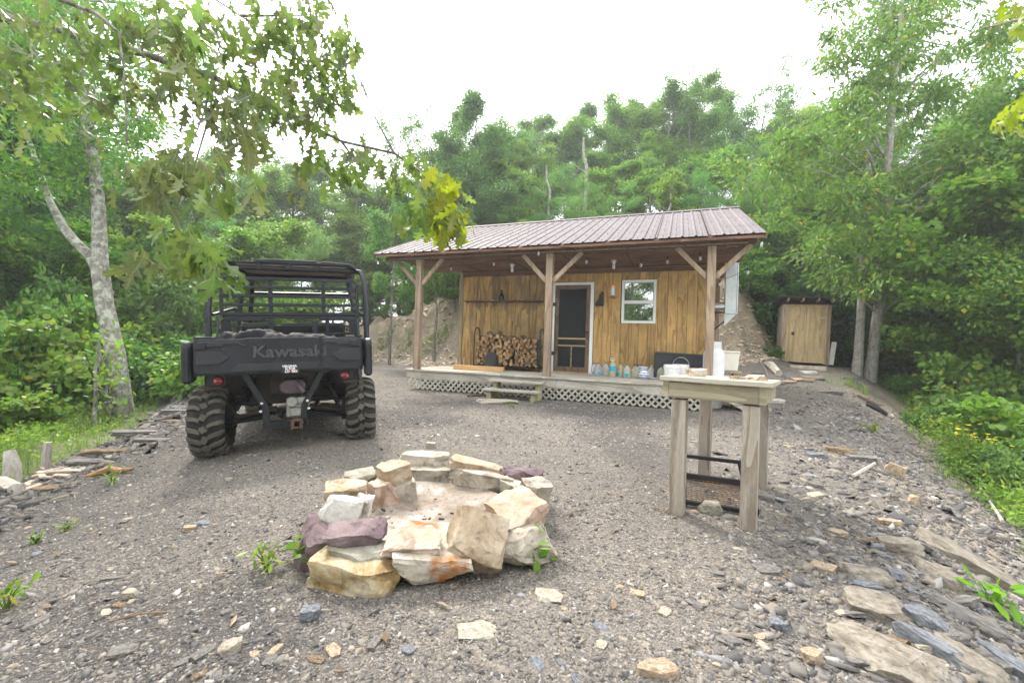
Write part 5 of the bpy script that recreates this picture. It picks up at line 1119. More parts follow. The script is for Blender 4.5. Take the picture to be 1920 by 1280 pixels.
for a, b_ in zip(order[:-1], order[1:]):
    A, B = lp[a], lp[b_]; wr.tube([A.lerp(B, k / 6) + Vector((0, 0, .012 - .10 * 4 * (k / 6) * (1 - k / 6) * min(1, (B - A).length / 3))) for k in range(7)], .004, 4)
wr.build('cable', BLKM, sl)
for p in lp:
    s_ = MB().lathe([(.014, .03), (.016, -.03), (.013, -.035)], p, 8).build('socket', BLKM, sl)
    MB().lathe([(.013, -.036), (.024, -.06), (.027, -.085), (.018, -.11), (.005, -.12)], p, 10).build('bulb', BULB, s_, smooth=True)
# beside the cabin
pt = thing('propane_tank', 'tall white propane tank with black hose beside the right porch post', 'gas tank', lu(.67, 9.0, H(*lu(.67, 9.0, 0).xy)), -YAW)
TANK = plain('tank_paint', (.6, .6, .59), .45, var=.06)
MB().lathe([(.15, 0), (.16, .02), (.16, .05), (.185, .09), (.187, .45), (.189, .452), (.189, .462), (.187, .465), (.187, 1.0), (.165, 1.07), (.11, 1.12), (.05, 1.14), (.05, 1.15)], n=28).build('tank_body', TANK, pt, smooth=True)
MB().lathe([(.125, 1.08), (.13, 1.10), (.13, 1.24), (.122, 1.24), (.12, 1.1)], n=18, closed=False).build('valve_collar', TANK, pt, smooth=True)
MB().lathe([(.02, 1.14), (.02, 1.22), (.035, 1.225), (.035, 1.25)], n=10).build('valve', ALU, pt)
MB().tube([(-.03, -.03, 1.22), (-.12, -.12, 1.25), (-.16, -.16, 1.1), (-.14, -.18, .7), (-.15, -.19, .45), (-.2, -.15, .38), (-.24, -.1, .5), (-.25, -.05, .8)], .012, 6).build('hose', BLKM, pt, smooth=True)
cb = thing('cream_bin', 'cream plastic bin on a timber block beside the propane tank', 'bin', lu(0.94, 9.25, H(*lu(0.94, 9.25, 0).xy) + .70), -YAW)
MB().prism([(-.15, 0), (.15, 0), (.185, .36), (-.185, .36)], .30, 'Y', -.15).build('bin_body', plain('cream_plastic', (.66, .63, .54), .5, var=.05), cb, bevel=.012)
MB().prism([(-.19, .34), (.19, .34), (.19, .375), (-.19, .375)], .34, 'Y', -.17).build('bin_rim', plain('cream_plastic', (.66, .63, .54), .5, var=.05), cb, bevel=.008)
blk = thing('timber_block', 'rough timber trestle holding up the cream bin', 'trestle', lu(0.94, 9.25, H(*lu(0.94, 9.25, 0).xy)), -YAW)
MB().b2((-.20, -.18, .66), (.22, .18, .698)).build('trestle_top', W_T2, blk)
for x in (-.15, .13): MB().b2((x - .045, -.13, -.03), (x + .045, .13, .659)).build('trestle_leg', W_POST, blk)

# ------------------------------------------------------------------ outhouse
oh_p = at(1508, 684, 14.3); OZ = H(oh_p.x, oh_p.y) + .02
oh = thing('outhouse', 'small narrow wooden outhouse with a flat dark roof at the end of the path', 'outhouse', (oh_p.x, oh_p.y, OZ), -R(24), None, (0, R(1.5), -R(24)))
W_OH = wood('pale_ply_siding', (0.62, 0.47, 0.26), (0.40, 0.275, 0.14), 'Z', 6, (0.36, 0.28, 0.18), .5, .8, .2, .10)
W_OHS = wood('bleached_siding', (0.54, 0.47, 0.37), (0.36, 0.31, 0.24), 'Z', 5, (0.36, 0.30, 0.22), .4, .8, .2, .08)
ow, od, o_h = 1.30, 1.30, 1.98
MB().b2((-ow / 2 + .03, .03, .02), (ow / 2 - .03, od, o_h)).build('shell', DARK, oh)
for x in (-ow / 2 - .01, ow / 2 - .085): MB().b2((x, -.012, 0), (x + .095, .029, o_h)).build('corner_board', W_POST, oh)
dw = MB(); dw.b2((-.47, -.006, .06), (.50, .028, o_h - .08)); dr_ = dw.build('door', DARK, oh)
for k in range(7):
    x = -.47 + k * .1386; MB().b2((x + .002, -.024, .06), (x + .1366, -.007, o_h - .08)).build('plank', W_OH, dr_)
MB().b2((-.56, -.008, .04), (-.472, .028, o_h - .0)).b2((.502, -.008, .04), (.56, .028, o_h)).b2((-.471, -.008, o_h - .078), (.501, .028, o_h)).build('door_surround', W_OH, oh)
for z in (.42, 1.52): MB().b2((.36, -.034, z), (.50, -.025, z + .055)).build('hinge', plain('dull_zinc', (.42, .38, .30), .6, .3), dr_)
MB().lathe([(.03, 0), (.034, -.03), (.015, -.05)], (-.38, -.026, 1.0), 10, 'Y').b2((-.42, -.03, .96), (-.34, -.025, 1.06)).build('handle', BLKM, dr_)
for side, xx in ((-1, -ow / 2), (1, ow / 2)):
    w_ = MB().b2((xx - .012 if side < 0 else xx - .028, .031, .02), (xx + .028 if side < 0 else xx + .012, od, .05)).build('side_wall', DARK, oh)
    for k in range(7):
        y = .032 + k * .18; MB().b2((xx - .02 if side < 0 else xx - .02, y + .002, .051), (xx + .02, y + .177, o_h)).build('plank', W_OHS, w_)
rfo = MB(); rfo.box((.03, od / 2 - .1, o_h + .15), (ow + .50, od + .66, .02), (R(-3), R(1), 0)); roofo = rfo.build('roof', plain('dark_roofing', (.06, .052, .05), .6, .2), oh)
for k in range(8): MB().box((-.80 + k * .235, od / 2 - .1, o_h + .168), (.03, od + .68, .03), (R(-3), R(1), 0)).build('roof_rib', plain('dark_roofing', (.075, .062, .058), .6, .2), roofo)
for k in range(4): MB().box((-.6 + k * .42, od / 2 - .1, o_h + .09), (.05, od + .55, .095), (R(-3), 0, 0)).build('rafter', W_POST, oh)
MB().b2((-.74, -.03, o_h + .002), (.74, .01, o_h + .10)).build('fascia', DARK, oh)
o = MB().box((0, 0, .36), (.14, .03, .75), (0, R(7), 0)).build('leaning_board', plain('grey_white_board', (.55, .53, .48), .8), None, loc=uv(0, 0) + Vector((oh_p.x + .80 * math.cos(R(24)), oh_p.y - .80 * math.sin(R(24)) + .06, OZ + .03)), rot=(R(-4), 0, -R(24))); setp(o, 'whitish board leaning against the right of the outhouse', 'board')
o = MB().b2((-.45, -.16, -.06), (.45, .16, .07)).build('step_plank', W_OHS, None, bevel=.01, loc=on_ground(1514, 690), rot=(0, 0, -R(24))); setp(o, 'wide pale plank step at the outhouse door', 'step')
# logs, pipe, sticks
def limb(name, label, pts, rad, mat, cat, n=7):
    o = MB().tube(pts, rad, n).build(name, mat, None, smooth=True); return setp(o, label, cat)
B_GREY = bark_mat('grey_bark', (.36, .335, .305), (.15, .135, .12), (.33, .34, .29)); B_DARK = bark_mat('dark_bark', (.115, .10, .085), (.045, .038, .032)); B_LICH = bark_mat('lichen_bark', (.27, .25, .22), (.10, .09, .075), (.40, .43, .35))
DRIFT = bark_mat('bleached_wood', (.52, .48, .43), (.30, .26, .22))
def gpt(px, py, dz=0): p = on_ground(px, py); return p + Vector((0, 0, dz))
limb('fallen_log', 'short bleached grey log with a dark end on the upper path', [gpt(1437, 686, .06), gpt(1446, 692, .10), gpt(1460, 705, .07)], [.10, .13, .10], DRIFT, 'log')
limb('stick', 'thin bent bleached stick standing beside the grey log', [gpt(1440, 706), gpt(1440, 706) + Vector((-.08, 0, .22)), gpt(1440, 706) + Vector((-.22, 0, .40)), gpt(1440, 706) + Vector((-.14, 0, .52))], [.02, .02, .018, .012], DRIFT, 'stick', 5)
limb('drain_pipe', 'black corrugated plastic pipe end sticking out of the right bank', [gpt(1622, 758, .02), gpt(1640, 768, .05), gpt(1660, 779, .03)], .062, plain('black_pipe', (.012, .012, .013), .4), 'pipe', 12)
o = MB().bar(gpt(1606, 742, .03), gpt(1648, 762, .02), .16, .05).build('dark_plank', W_DOOR, None); setp(o, 'dark weathered plank lying above the black pipe', 'plank')
limb('driftwood_branch', 'broken tan branch lying on the gravel at left', [gpt(160, 896, .015), gpt(185, 892, .03), gpt(205, 886, .035), gpt(222, 888, .03), gpt(250, 885, .03)], [.012, .026, .034, .028, .014], bark_mat('tan_branch', (.42, .27, .14), (.20, .12, .06)), 'branch')
limb('stump', 'split grey stump leaning at the left edge of the photo', [gpt(22, 908, -.1), gpt(22, 908) + Vector((-.04, .03, .2)), gpt(22, 908) + Vector((-.10, .05, .34))], [.085, .07, .045], DRIFT, 'stump')
limb('stump', 'short thin bleached stump standing on the grassy verge', [gpt(86, 878, -.1), gpt(86, 878) + Vector((0, 0, .18)), gpt(86, 878) + Vector((0, .01, .30))], [.05, .042, .038], DRIFT, 'stump')
limb('fallen_log', 'grey log lying at the far left edge by the split stump', [gpt(-40, 930, .05), gpt(0, 915, .06), gpt(30, 925, .03)], [.07, .07, .05], DRIFT, 'log')
o = limb('rusty_bar', 'rusty iron bar on the ground beside the porch steps', [gpt(876, 744, .02), gpt(910, 743, .02)], .022, RUSTY, 'bar', 6)
WCH = plain('wood_chip', (.42, .33, .25), .9, var=.3)
for i in range(16):
    px, py = 20 + 100 * (i / 16) + random.uniform(-12, 12), 925 - 45 * (i / 16) + random.uniform(-14, 14); p = gpt(px, py)
    s = random.uniform(.05, .14); o = MB().box((0, 0, 0), (s, s * random.uniform(.25, .5), .02), None).build('wood_chip', WCH, None, bevel=.004, loc=p + Vector((0, 0, .02)), rot=(random.uniform(-.2, .2), random.uniform(-.2, .2), random.uniform(0, 3))); setp(o, 'bleached wood chip scattered at the left lip of the pad', 'wood chip', 'wood chips at the left lip')
for px, py, a, l, lb in ((1075, 965, 40, .22, 'thin twig lying right of the fire pit'), (265, 1160, 20, .20, 'thin twig at lower left of the gravel'), (1240, 960, 130, .12, 'short twig left of the stand')):
    p = gpt(px, py, .01); limb('twig', lb, [p - Vector((math.cos(R(a)), math.sin(R(a)), 0)) * l / 2, p + Vector((0, 0, .012)), p + Vector((math.cos(R(a)), math.sin(R(a)), 0)) * l / 2], .004, bark_mat('twig_bark', (.25, .17, .1), (.13, .09, .06)), 'twig', 5)
# ------------------------------------------------------------------ foliage
L_MID = leaf_mat('leaf_mid_green', (0.102, 0.215, 0.040), yellow=1)
L_DARK = leaf_mat('leaf_dark_green', (0.088, 0.188, 0.046))
L_LIGHT = leaf_mat('leaf_light_green', (0.142, 0.268, 0.042), yellow=1, trans=.45)
L_LOC = leaf_mat('leaf_locust', (0.120, 0.258, 0.066), var=.25, trans=.45)
L_YEL = leaf_mat('leaf_yellow_green', (0.15, 0.21, 0.022), yellow=1, trans=.5)
L_WEED = leaf_mat('leaf_weed', (0.15, 0.25, 0.04), yellow=1, trans=.45)
def leaf_cloud(name, cen, crad, n, ln, mat, rng, wd=.5, flat=.55, droop=.25, four=False, weights=None):
    cen = np.asarray(cen, float); crad = np.broadcast_to(np.asarray(crad, float), (len(cen),))
    ci = rng.choice(len(cen), n, p=weights)
    g = rng.normal(size=(n, 3)); g *= (rng.random((n, 1)) ** .6 * 1.45) / np.linalg.norm(g, axis=1, keepdims=True)
    an = rng.uniform(.6, 1.4, (len(cen), 3)) * np.array([1, 1, flat]); sh = rng.normal(size=(len(cen), 2)) * .25
    off = g * crad[ci][:, None] * an[ci]; off[:, 2] += (off[:, :2] * sh[ci]).sum(1); pos = cen[ci] + off
    d = off + rng.normal(size=(n, 3)) * crad[ci][:, None] * .6; d[:, 2] -= droop * crad[ci] * 2 * rng.random(n)
    d /= np.linalg.norm(d, axis=1, keepdims=True) + 1e-9
    up = np.array([0, 0, 1.0]) + rng.normal(size=(n, 3)) * .55
    s = np.cross(d, up); s /= np.linalg.norm(s, axis=1, keepdims=True) + 1e-9; up = np.cross(s, d)
    l = ln * rng.uniform(.65, 1.25, (n, 1)); w = l * wd * .5; fold = l * rng.uniform(.02, .14, (n, 1))
    base = pos; tip = pos + d * l - up * l * rng.uniform(0, .18, (n, 1))
    if not four:
        lf = pos + d * l * .48 + s * w - up * fold; rt = pos + d * l * .48 - s * w - up * fold
        co = np.stack([base, lf, tip, rt], 1).reshape(-1, 3); b = np.arange(n)[:, None] * 4
        li = (b + np.array([0, 2, 1, 0, 3, 2])).reshape(-1); nf = 2 * n; k = 3
    else:
        l1 = pos + d * l * .28 + s * w * .8 - up * fold * .7; l2 = pos + d * l * .62 + s * w - up * fold; r1 = pos + d * l * .28 - s * w * .8 - up * fold * .7; r2 = pos + d * l * .62 - s * w - up * fold
        co = np.stack([base, l1, l2, tip, r2, r1], 1).reshape(-1, 3); b = np.arange(n)[:, None] * 6
        li = (b + np.array([0, 3, 2, 1, 0, 5, 4, 3])).reshape(-1); nf = 2 * n; k = 4
    me = bpy.data.meshes.new(name); me.vertices.add(len(co)); me.vertices.foreach_set('co', co.ravel())
    me.loops.add(len(li)); me.loops.foreach_set('vertex_index', li); me.polygons.add(nf); me.polygons.foreach_set('loop_start', np.arange(nf) * k)
    me.update(calc_edges=True); me.materials.append(mat); return me
def grow(seed, Ht, r0, base=.35, spread=.30, limbs=9, subs=3, bend=.04, up=.45, top=.97, trunk=None, shape=1.0, nside=8):
    """trunk and limbs of a tree of height Ht; returns its wood and the tips where the leaves sit"""
    rng = np.random.default_rng(seed); m = MB(); tips = []; rad = []
    if trunk is None:
        k = 8; trunk = [Vector((0, 0, -.3))]; dx = dy = 0
        for i in range(1, k + 1):
            dx += rng.normal() * bend * Ht / k; dy += rng.normal() * bend * Ht / k
            trunk.append(Vector((dx, dy, Ht * top * i / k)))
    rr = [r0 * (1 - .88 * i / (len(trunk) - 1)) + (.25 * r0 if i == 0 else 0) for i in range(len(trunk))]
    m.tube(trunk, rr, nside)
    def P(t):
        f = t * (len(trunk) - 1); i = min(int(f), len(trunk) - 2); return trunk[i].lerp(trunk[i + 1], f - i), rr[i] + (rr[i + 1] - rr[i]) * (f - i)
    az = rng.random() * 6.28
    for i in range(limbs):
        t = base + (.95 - base) * (i + rng.random() * .7) / limbs; p, r = P(t); az += 2.4 + rng.normal() * .35
        f = (t - base) / (1 - base); prof = (.45 + 1.1 * f - 1.35 * f * f) if shape else (1 - .8 * f)
        ln = spread * Ht * max(.25, prof) * rng.uniform(.75, 1.2) * 1.6
        d = Vector((math.cos(az), math.sin(az), up + rng.normal() * .2 + .5 * f)).normalized(); pts = [p]
        for k in range(4):
            d = (d + Vector((rng.normal() * .22, rng.normal() * .22, .07 + rng.normal() * .12))).normalized(); pts.append(pts[-1] + d * ln / 4)
        m.tube(pts, [max(.012, r * .55 * (1 - .2 * k)) for k in range(5)], 5, False)
        tips.append(pts[-1]); rad.append(.14 * ln + .25); tips.append(pts[3]); rad.append(.16 * ln + .25)
        for k in range(subs):
            q = pts[2 + k % 3] ; dd = (d + Vector((rng.normal() * .8, rng.normal() * .8, rng.normal() * .45 + .05))).normalized(); l2 = ln * rng.uniform(.3, .5)
            e = q + dd * l2; mid = q.lerp(e, .5) + Vector((0, 0, .06 * l2)); m.tube([q, mid, e], [max(.008, r * .22), .012, .006], 4, False)
            tips.append(e); rad.append(.15 * ln + .22); tips.append(mid); rad.append(.13 * ln + .2)
    tips.append(trunk[-1]); rad.append(.05 * Ht)
    return m, [tuple(t) for t in tips], rad, rng
B_MID = bark_mat('mid_bark', (.20, .175, .15), (.075, .062, .05), (.26, .27, .22))
VAR = {}
def variant(key, Ht, r0, n, ln, leaf, bark, **kw):
    fl = kw.pop('flat', .6); cs = kw.pop('cs', 1.0); wd = kw.pop('wd', .55); four = kw.pop('four', False); dr = kw.pop('droop', .25)
    m, tips, rad, rng = grow(kw.pop('seed'), Ht, r0, **kw)
    tr = m.mesh('trunk', bark, 50); cr_ = leaf_cloud('crown', tips, np.array(rad) * cs, n, ln, leaf, rng, wd, fl, dr, four)
    zs = np.empty(len(cr_.vertices) * 3); cr_.vertices.foreach_get('co', zs); VAR[key] = (tr, cr_, float(np.percentile(zs[2::3], 99.5)))
variant('oak_a', 13, .20, 50000, .16, L_MID, B_GREY, seed=1, limbs=17, subs=7, base=.22, spread=.22, cs=1.0, flat=.45)
variant('oak_b', 13, .19, 50000, .155, L_DARK, B_DARK, seed=2, limbs=17, subs=7, base=.12, spread=.21, bend=.07, cs=1.0, flat=.45)
variant('oak_c', 12, .18, 42000, .16, L_LIGHT, B_GREY, seed=3, limbs=15, subs=7, base=.2, spread=.23, bend=.08, cs=.95, flat=.42)
variant('slim', 13, .13, 26000, .15, L_MID, B_MID, seed=4, limbs=14, subs=6, base=.3, spread=.15, bend=.05, cs=1.0, flat=.45)
variant('locust', 7, .08, 22000, .085, L_LOC, B_MID, seed=5, limbs=11, subs=4, base=.12, spread=.27, wd=.34, flat=.35, up=.3)
variant('maple', 6, .06, 17000, .13, L_LIGHT, B_MID, seed=6, limbs=11, subs=4, base=.12, spread=.27, flat=.32, wd=.8, up=.25)
variant('bare', 12, .13, 4200, .14, L_DARK, B_DARK, seed=8, limbs=8, subs=3, base=.5, spread=.20, cs=.62, bend=.09)
def place(kind, name, label, cat, x, y, top=None, scale=None, group=None, rz=None, sink=.1, sxy=1.0, lean=(0, 0), leaf=None):
    tr, cr_, zt = VAR[kind]; z = H(x, y)
    s = scale if scale else max(.2, (top - z) / zt)
    t = thing(name, label, cat, (x, y, z - sink * s), 0, group, (lean[0], lean[1], rnd.uniform(0, 6.28) if rz is None else rz)); t.scale = (s * sxy, s * sxy, s)
    link('trunk', tr, t); link('crown', cr_, t); return t
LOOK = {'oak_a': 'broad mid green', 'oak_b': 'dense dark green', 'oak_c': 'pale barked bright green', 'slim': 'slim upright', 'locust': 'feathery light green', 'maple': 'low layered bright green', 'bare': 'sparse'}
ORD = ['first', 'second', 'third', 'fourth', 'fifth', 'sixth', 'seventh', 'eighth', 'ninth', 'tenth', 'eleventh', 'twelfth', 'thirteenth', 'fourteenth', 'fifteenth', 'sixteenth', 'seventeenth', 'eighteenth']
def name_trees(rows, where):             # label each tree by its look and its place in the row of its like
    out = [None] * len(rows)
    for kd in {r[3] for r in rows}:
        idx = sorted([i for i, r in enumerate(rows) if r[3] == kd], key=lambda i: rows[i][0])
        for n, i in enumerate(idx): out[i] = LOOK[kd] + ' tree ' + where + (', %s such from left' % ORD[n] if len(idx) > 1 else '')
    return out
def px_place(kind, name, label, cat, px, D, ytop, group=None, **kw):
    d = ray(px, ytop); x = d.x / d.y * D; return place(kind, name, label, cat, x, D, CAM_Z + d.z / d.y * D, None, group, **kw)
# --- shrubs
def shrub_variant(key, n, ln, leaf, seed, w=1.0, h=1.0, wd=.75, flat=.4, stems=9, four=True):
    rng = np.random.default_rng(seed); m = MB(); tips = []; rad = []
    for i in range(stems):
        a = 6.28 * i / stems + rng.normal() * .3; out = rng.uniform(.25, .95) * w; hh = h * rng.uniform(.3, 1.05) * (1.1 - .35 * out / w)
        e = Vector((math.cos(a) * out, math.sin(a) * out, hh)); mid = Vector((e.x * .4, e.y * .4, hh * .62)); m.tube([(0, 0, -.15), mid, e], [.022, .014, .005], 4, False)
        for f in (.45, .7, .9, 1.0):
            tips.append(tuple(mid.lerp(e, f) if f > .5 else mid)); rad.append(.26 * w * (1.1 - .3 * f))
        tips.append((e.x * .8, e.y * .8, hh * .3)); rad.append(.28 * w)
    tr = m.mesh('stem', B_MID); cr_ = leaf_cloud('foliage', tips, rad, n, ln, leaf, rng, wd, flat, .3, four)
    VAR[key] = (tr, cr_, h * 1.1)
shrub_variant('shrub_big', 4200, .125, L_LIGHT, 21, 1.3, 1.9, .85, .22, 16)
shrub_variant('shrub_dark', 6500, .11, L_DARK, 22, 1.3, 1.7, .5, .45, 12)
shrub_variant('shrub_mid', 6000, .10, L_MID, 23, 1.3, 1.7, .6, .3, 15)
def shrub(kind, label, x, y, s, group=None, cat='shrub', name='shrub', sz=1.0):
    tr, cr_, zt = VAR[kind]; t = thing(name, label, cat, (x, y, H(x, y) - .03), 0, group, (0, 0, rnd.uniform(0, 6.28))); t.scale = (s, s, s * sz)
    link('stem', tr, t); link('foliage', cr_, t); return t
rnd = random.Random(31)
# --- left side: the lichen-covered forked tree
def left_tree():
    D = 8.7; b = on_ground(230, 781); z0 = b.z
    t = thing('lichen_tree', 'forked tree with a pale lichen covered trunk leaning at left', 'tree', (b.x, b.y, z0))
    W = lambda px, py, D=b.y: at(px, py, D) - Vector((b.x, b.y, z0))
    tk = [Vector((.02, 0, -.3)), W(229, 760), W(216, 660), W(196, 570), W(187, 500), W(186, 420), W(181, 340), W(166, 250, b.y + .2), W(150, 130, b.y + .5), W(160, 0, b.y + .8), W(170, -180, b.y + 1.2)]
    m = MB(); m.tube(tk, [.22, .175, .152, .145, .14, .11, .105, .095, .08, .06, .035], 12)
    m.tube([W(190, 520), W(170, 480), W(140, 452), W(118, 425, b.y + .2), W(95, 380, b.y + .5), W(60, 280, b.y + .9), W(20, 160, b.y + 1.2)], [.10, .095, .085, .08, .06, .045, .02], 10)
    m.tube([W(196, 590), W(206, 570), W(214, 545, b.y - .1)], [.03, .018, .008], 5)
    for a, c in ((3, 140), (7, 330), (8, 50), (9, 260), (8, 240), (7, 20), (9, 60), (6, 300)):
        p = tk[a]; r = math.radians(c); e = p + Vector((math.cos(r) * 1.7, math.sin(r) * 1.7, .7)); m.tube([p, p.lerp(e, .5) + Vector((0, 0, .15)), e], [.035, .022, .008], 5)
    m.build('trunk', B_LICH, t, smooth=60)
    rng = np.random.default_rng(77); cen = []; 
    for px, py, n_ in ((150, 230, 7), (60, 150, 8), (210, 130, 7), (260, 230, 6), (40, 300, 6), (120, 60, 8), (230, 10, 8), (20, 20, 8), (330, 90, 6), (100, 340, 4), (240, 330, 3), (0, 380, 4)):
        for _ in range(n_): cen.append(tuple(W(px + rng.normal() * 45, py + rng.normal() * 40, b.y + rng.uniform(-.9, 1.6))))
    link('crown', leaf_cloud('crown', cen, rng.uniform(.3, .55, len(cen)), 11500, .115, L_MID, rng, .5, .45, .3), t)
left_tree()
def simple_tree(name, label, cat, base, pts, rads, bark, cen, crad, n, ln, leaf, wd=.6, group=None, four=True, flat=.4):
    t = thing(name, label, cat, base, 0, group); m = MB(); m.tube(pts, rads, 8)
    for c in cen[::2]:
        k = min(range(1, len(pts)), key=lambda i: abs(Vector(pts[i]).z - c[2] + .4)); a = Vector(pts[k]); m.tube([a, a.lerp(Vector(c), .5) + Vector((0, 0, .08)), c], [max(.008, rads[k] * .4), .010, .004], 4, False)
    m.build('trunk', bark, t, smooth=60)
    link('crown', leaf_cloud('crown', cen, crad, n, ln, leaf, np.random.default_rng(int(abs(base[0]) * 100)), wd, flat, .25, four), t); return t
def leaning(px0, py0, px1, py1, dD, r, label, nleaf, leaf, seed, name='sapling', cat='sapling', cr=.5, bark=B_MID, up=1.2):
    b = on_ground(px0, py0); e = at(px1, py1, b.y + dD) - b; rng = np.random.default_rng(seed)
    pts = [Vector((0, 0, -.15))] + [e * (k / 6) + Vector((rng.normal() * .04, rng.normal() * .04, 0)) * e.length * .3 for k in range(1, 7)] + [e * up]
    rads = [r * 1.2] + [r * (1 - .11 * k) for k in range(1, 7)] + [r * .2]
    cen = [tuple(e * rng.uniform(.35, up) + Vector((rng.normal(), rng.normal(), rng.normal() * .5)) * e.length * .22 * cr) for _ in range(26)]
    return simple_tree(name, label, cat, b, pts, rads, bark, cen, rng.uniform(.35, .6, 26) * cr * 1.3, nleaf, .115, leaf)
leaning(176, 802, 186, 640, 0, .035, 'slender pale sapling standing just left of the forked lichen tree', 150, L_LIGHT, 3, bark=B_LICH)
leaning(208, 790, 196, 690, .3, .03, 'thin twisted sapling between the slender sapling and the lichen tree', 90, L_LIGHT, 4)
leaning(312, 712, 255, 640, .8, .13, 'thick leaning trunk in the wood beyond the lichen tree', 900, L_MID, 5, 'leaning_tree', 'tree', .8)
leaning(352, 745, 348, 690, .2, .02, 'small leafy sapling left of the vehicle tailgate', 1100, L_LIGHT, 6, cr=.5)
# big shrubs filling the left
for px, D, top, k, s, lb in ((0, 7.6, 575, 'shrub_big', 1, 'broad leaved bright shrub at the far left edge'), (70, 9.4, 560, 'shrub_big', 1, 'broad leaved bright shrub above the thin stump'), (30, 7.0, 700, 'shrub_big', 1, 'low broad leaved shrub behind the split stump'), (125, 10.4, 555, 'shrub_big', 1, 'tall bright shrub left of the slender sapling'),
    (275, 11.2, 570, 'shrub_big', 1, 'bright shrub right of the lichen tree trunk'), (310, 10.5, 590, 'shrub_mid', 1, 'green shrub behind the leaning trunk'), (345, 11.5, 650, 'shrub_big', 1, 'low shrub between the leaning trunk and the vehicle'), (-60, 7.5, 500, 'shrub_mid', 1, 'green shrub at the very edge of the left wood'),
    (40, 9.5, 470, 'shrub_mid', 1, 'tall green shrub above the bright left shrubs'), (150, 11, 500, 'shrub_dark', 1, 'dark shrub behind the lichen tree'), (255, 10.6, 690, 'shrub_dark', 1, 'dark low shrub behind the lichen tree foot'), (90, 9.6, 700, 'shrub_dark', 1, 'dark low shrub under the bright left shrubs'), (205, 10.8, 630, 'shrub_big', 1, 'shrub hugging the lichen tree from behind')):
    d = ray(px, top); x = d.x / d.y * D; zt = CAM_Z + d.z / d.y * D; s_ = max(.35, (zt - H(x, D)) / VAR[k][2]); shrub(k, lb, x, D, min(s_, 1.0), sz=max(1, s_ / 1.0))
# young trees behind the vehicle
G1 = 'trees filling the wood behind the vehicle'; TL = 'leafy green tree in the wood behind the vehicle'
ROWS = ((330, 14, 420, 'maple'), (400, 16, 400, 'locust'), (450, 15, 430, 'maple'), (520, 17, 410, 'maple'), (590, 21, 420, 'locust'), (650, 26, 410, 'maple'), (700, 27, 400, 'locust'), (280, 13, 440, 'locust'), (220, 12.5, 430, 'maple'), (60, 12, 400, 'maple'), (130, 13, 390, 'locust'), (-20, 11, 380, 'locust'),
    (360, 20, 300, 'oak_a'), (430, 23, 285, 'oak_b'), (490, 24, 315, 'oak_c'), (550, 27, 300, 'oak_a'), (610, 29, 310, 'oak_b'), (665, 26, 335, 'oak_c'), (730, 29, 330, 'oak_b'), (300, 21, 310, 'oak_b'), (230, 20, 330, 'oak_a'), (150, 19, 300, 'oak_c'), (80, 18, 250, 'oak_a'), (10, 17, 200, 'oak_b'), (-60, 14, 100, 'oak_a'), (-140, 12, -50, 'oak_b'), (820, 27, 330, 'slim'), (780, 28, 370, 'maple'), (380, 25, 400, 'locust'), (440, 27, 390, 'maple'), (500, 29, 400, 'locust'), (570, 31, 400, 'maple'), (630, 33, 410, 'locust'), (690, 29, 400, 'oak_a'), (310, 24, 380, 'locust'), (250, 23, 370, 'maple'))
for (px, D, top, k), lb in zip(ROWS, name_trees(ROWS, 'in the wood behind the vehicle')):
    px_place(k, 'forest_tree', lb, 'tree', px, D, top, G1)
# hillside behind the cabin
G2 = 'trees on the hillside behind the cabin'; TH = 'leafy green tree on the hillside behind the cabin'
ROWS = ((870, 25, 215, 'oak_b'), (955, 28, 240, 'oak_a'), (1020, 31, 205, 'slim'), (1060, 30, 230, 'oak_c'), (1105, 33, 205, 'oak_b'), (1155, 29, 190, 'oak_c'), (1205, 30, 195, 'oak_a'), (1255, 27, 172, 'oak_a'), (1310, 28, 150, 'slim'), (1345, 31, 190, 'oak_a'), (1395, 34, 245, 'oak_b'), (1495, 29, 195, 'oak_c'), (1540, 32, 200, 'oak_a'), (1000, 26, 270, 'oak_c'), (1230, 25, 260, 'oak_c'), (1130, 26, 280, 'slim'),
    (860, 19, 400, 'maple'), (950, 21, 365, 'oak_b'), (1020, 21, 350, 'locust'), (1090, 20, 335, 'locust'), (1170, 20, 345, 'locust'), (1250, 20, 330, 'maple'), (1320, 20, 320, 'locust'), (1390, 20, 330, 'locust'), (1440, 19, 310, 'locust'), (1500, 20, 330, 'maple'), (1470, 17.5, 410, 'maple'), (1400, 18, 420, 'maple'), (1555, 19, 350, 'maple'), (780, 26, 400, 'maple'), (830, 25, 400, 'locust'), (1330, 17, 420, 'locust'), (905, 18, 430, 'maple'), (990, 17.5, 415, 'maple'), (1600, 22, 250, 'oak_a'), (1650, 26, 200, 'oak_b'), (880, 24, 330, 'locust'), (970, 24, 310, 'maple'), (1060, 24, 300, 'locust'), (1150, 23, 310, 'maple'), (1240, 23, 290, 'locust'), (1330, 23, 280, 'maple'), (1420, 23, 270, 'locust'), (1500, 23, 280, 'maple'), (1460, 27, 240, 'oak_c'))
for (px, D, top, k), lb in zip(ROWS, name_trees(ROWS, 'on the hillside behind the cabin')):
    px_place(k, 'hillside_tree', lb, 'tree', px, D, top, G2)
px_place('oak_b', 'hillside_tree', 'broad dark tree rising straight above the left half of the cabin roof', 'tree', 905, 22.5, 183)
px_place('bare', 'thin_tree', 'thin sparse tree with bare limbs against the white sky above the roof left end', 'tree', 765, 23, 182, sxy=.9)
px_place('bare', 'thin_tree', 'tall sparse dark tree against the sky above the right end of the roof', 'tree', 1440, 25, 128, sxy=.9)
px_place('bare', 'thin_tree', 'thin tree topping the skyline in the middle behind the roof', 'tree', 1290, 26, 140, sxy=.9)
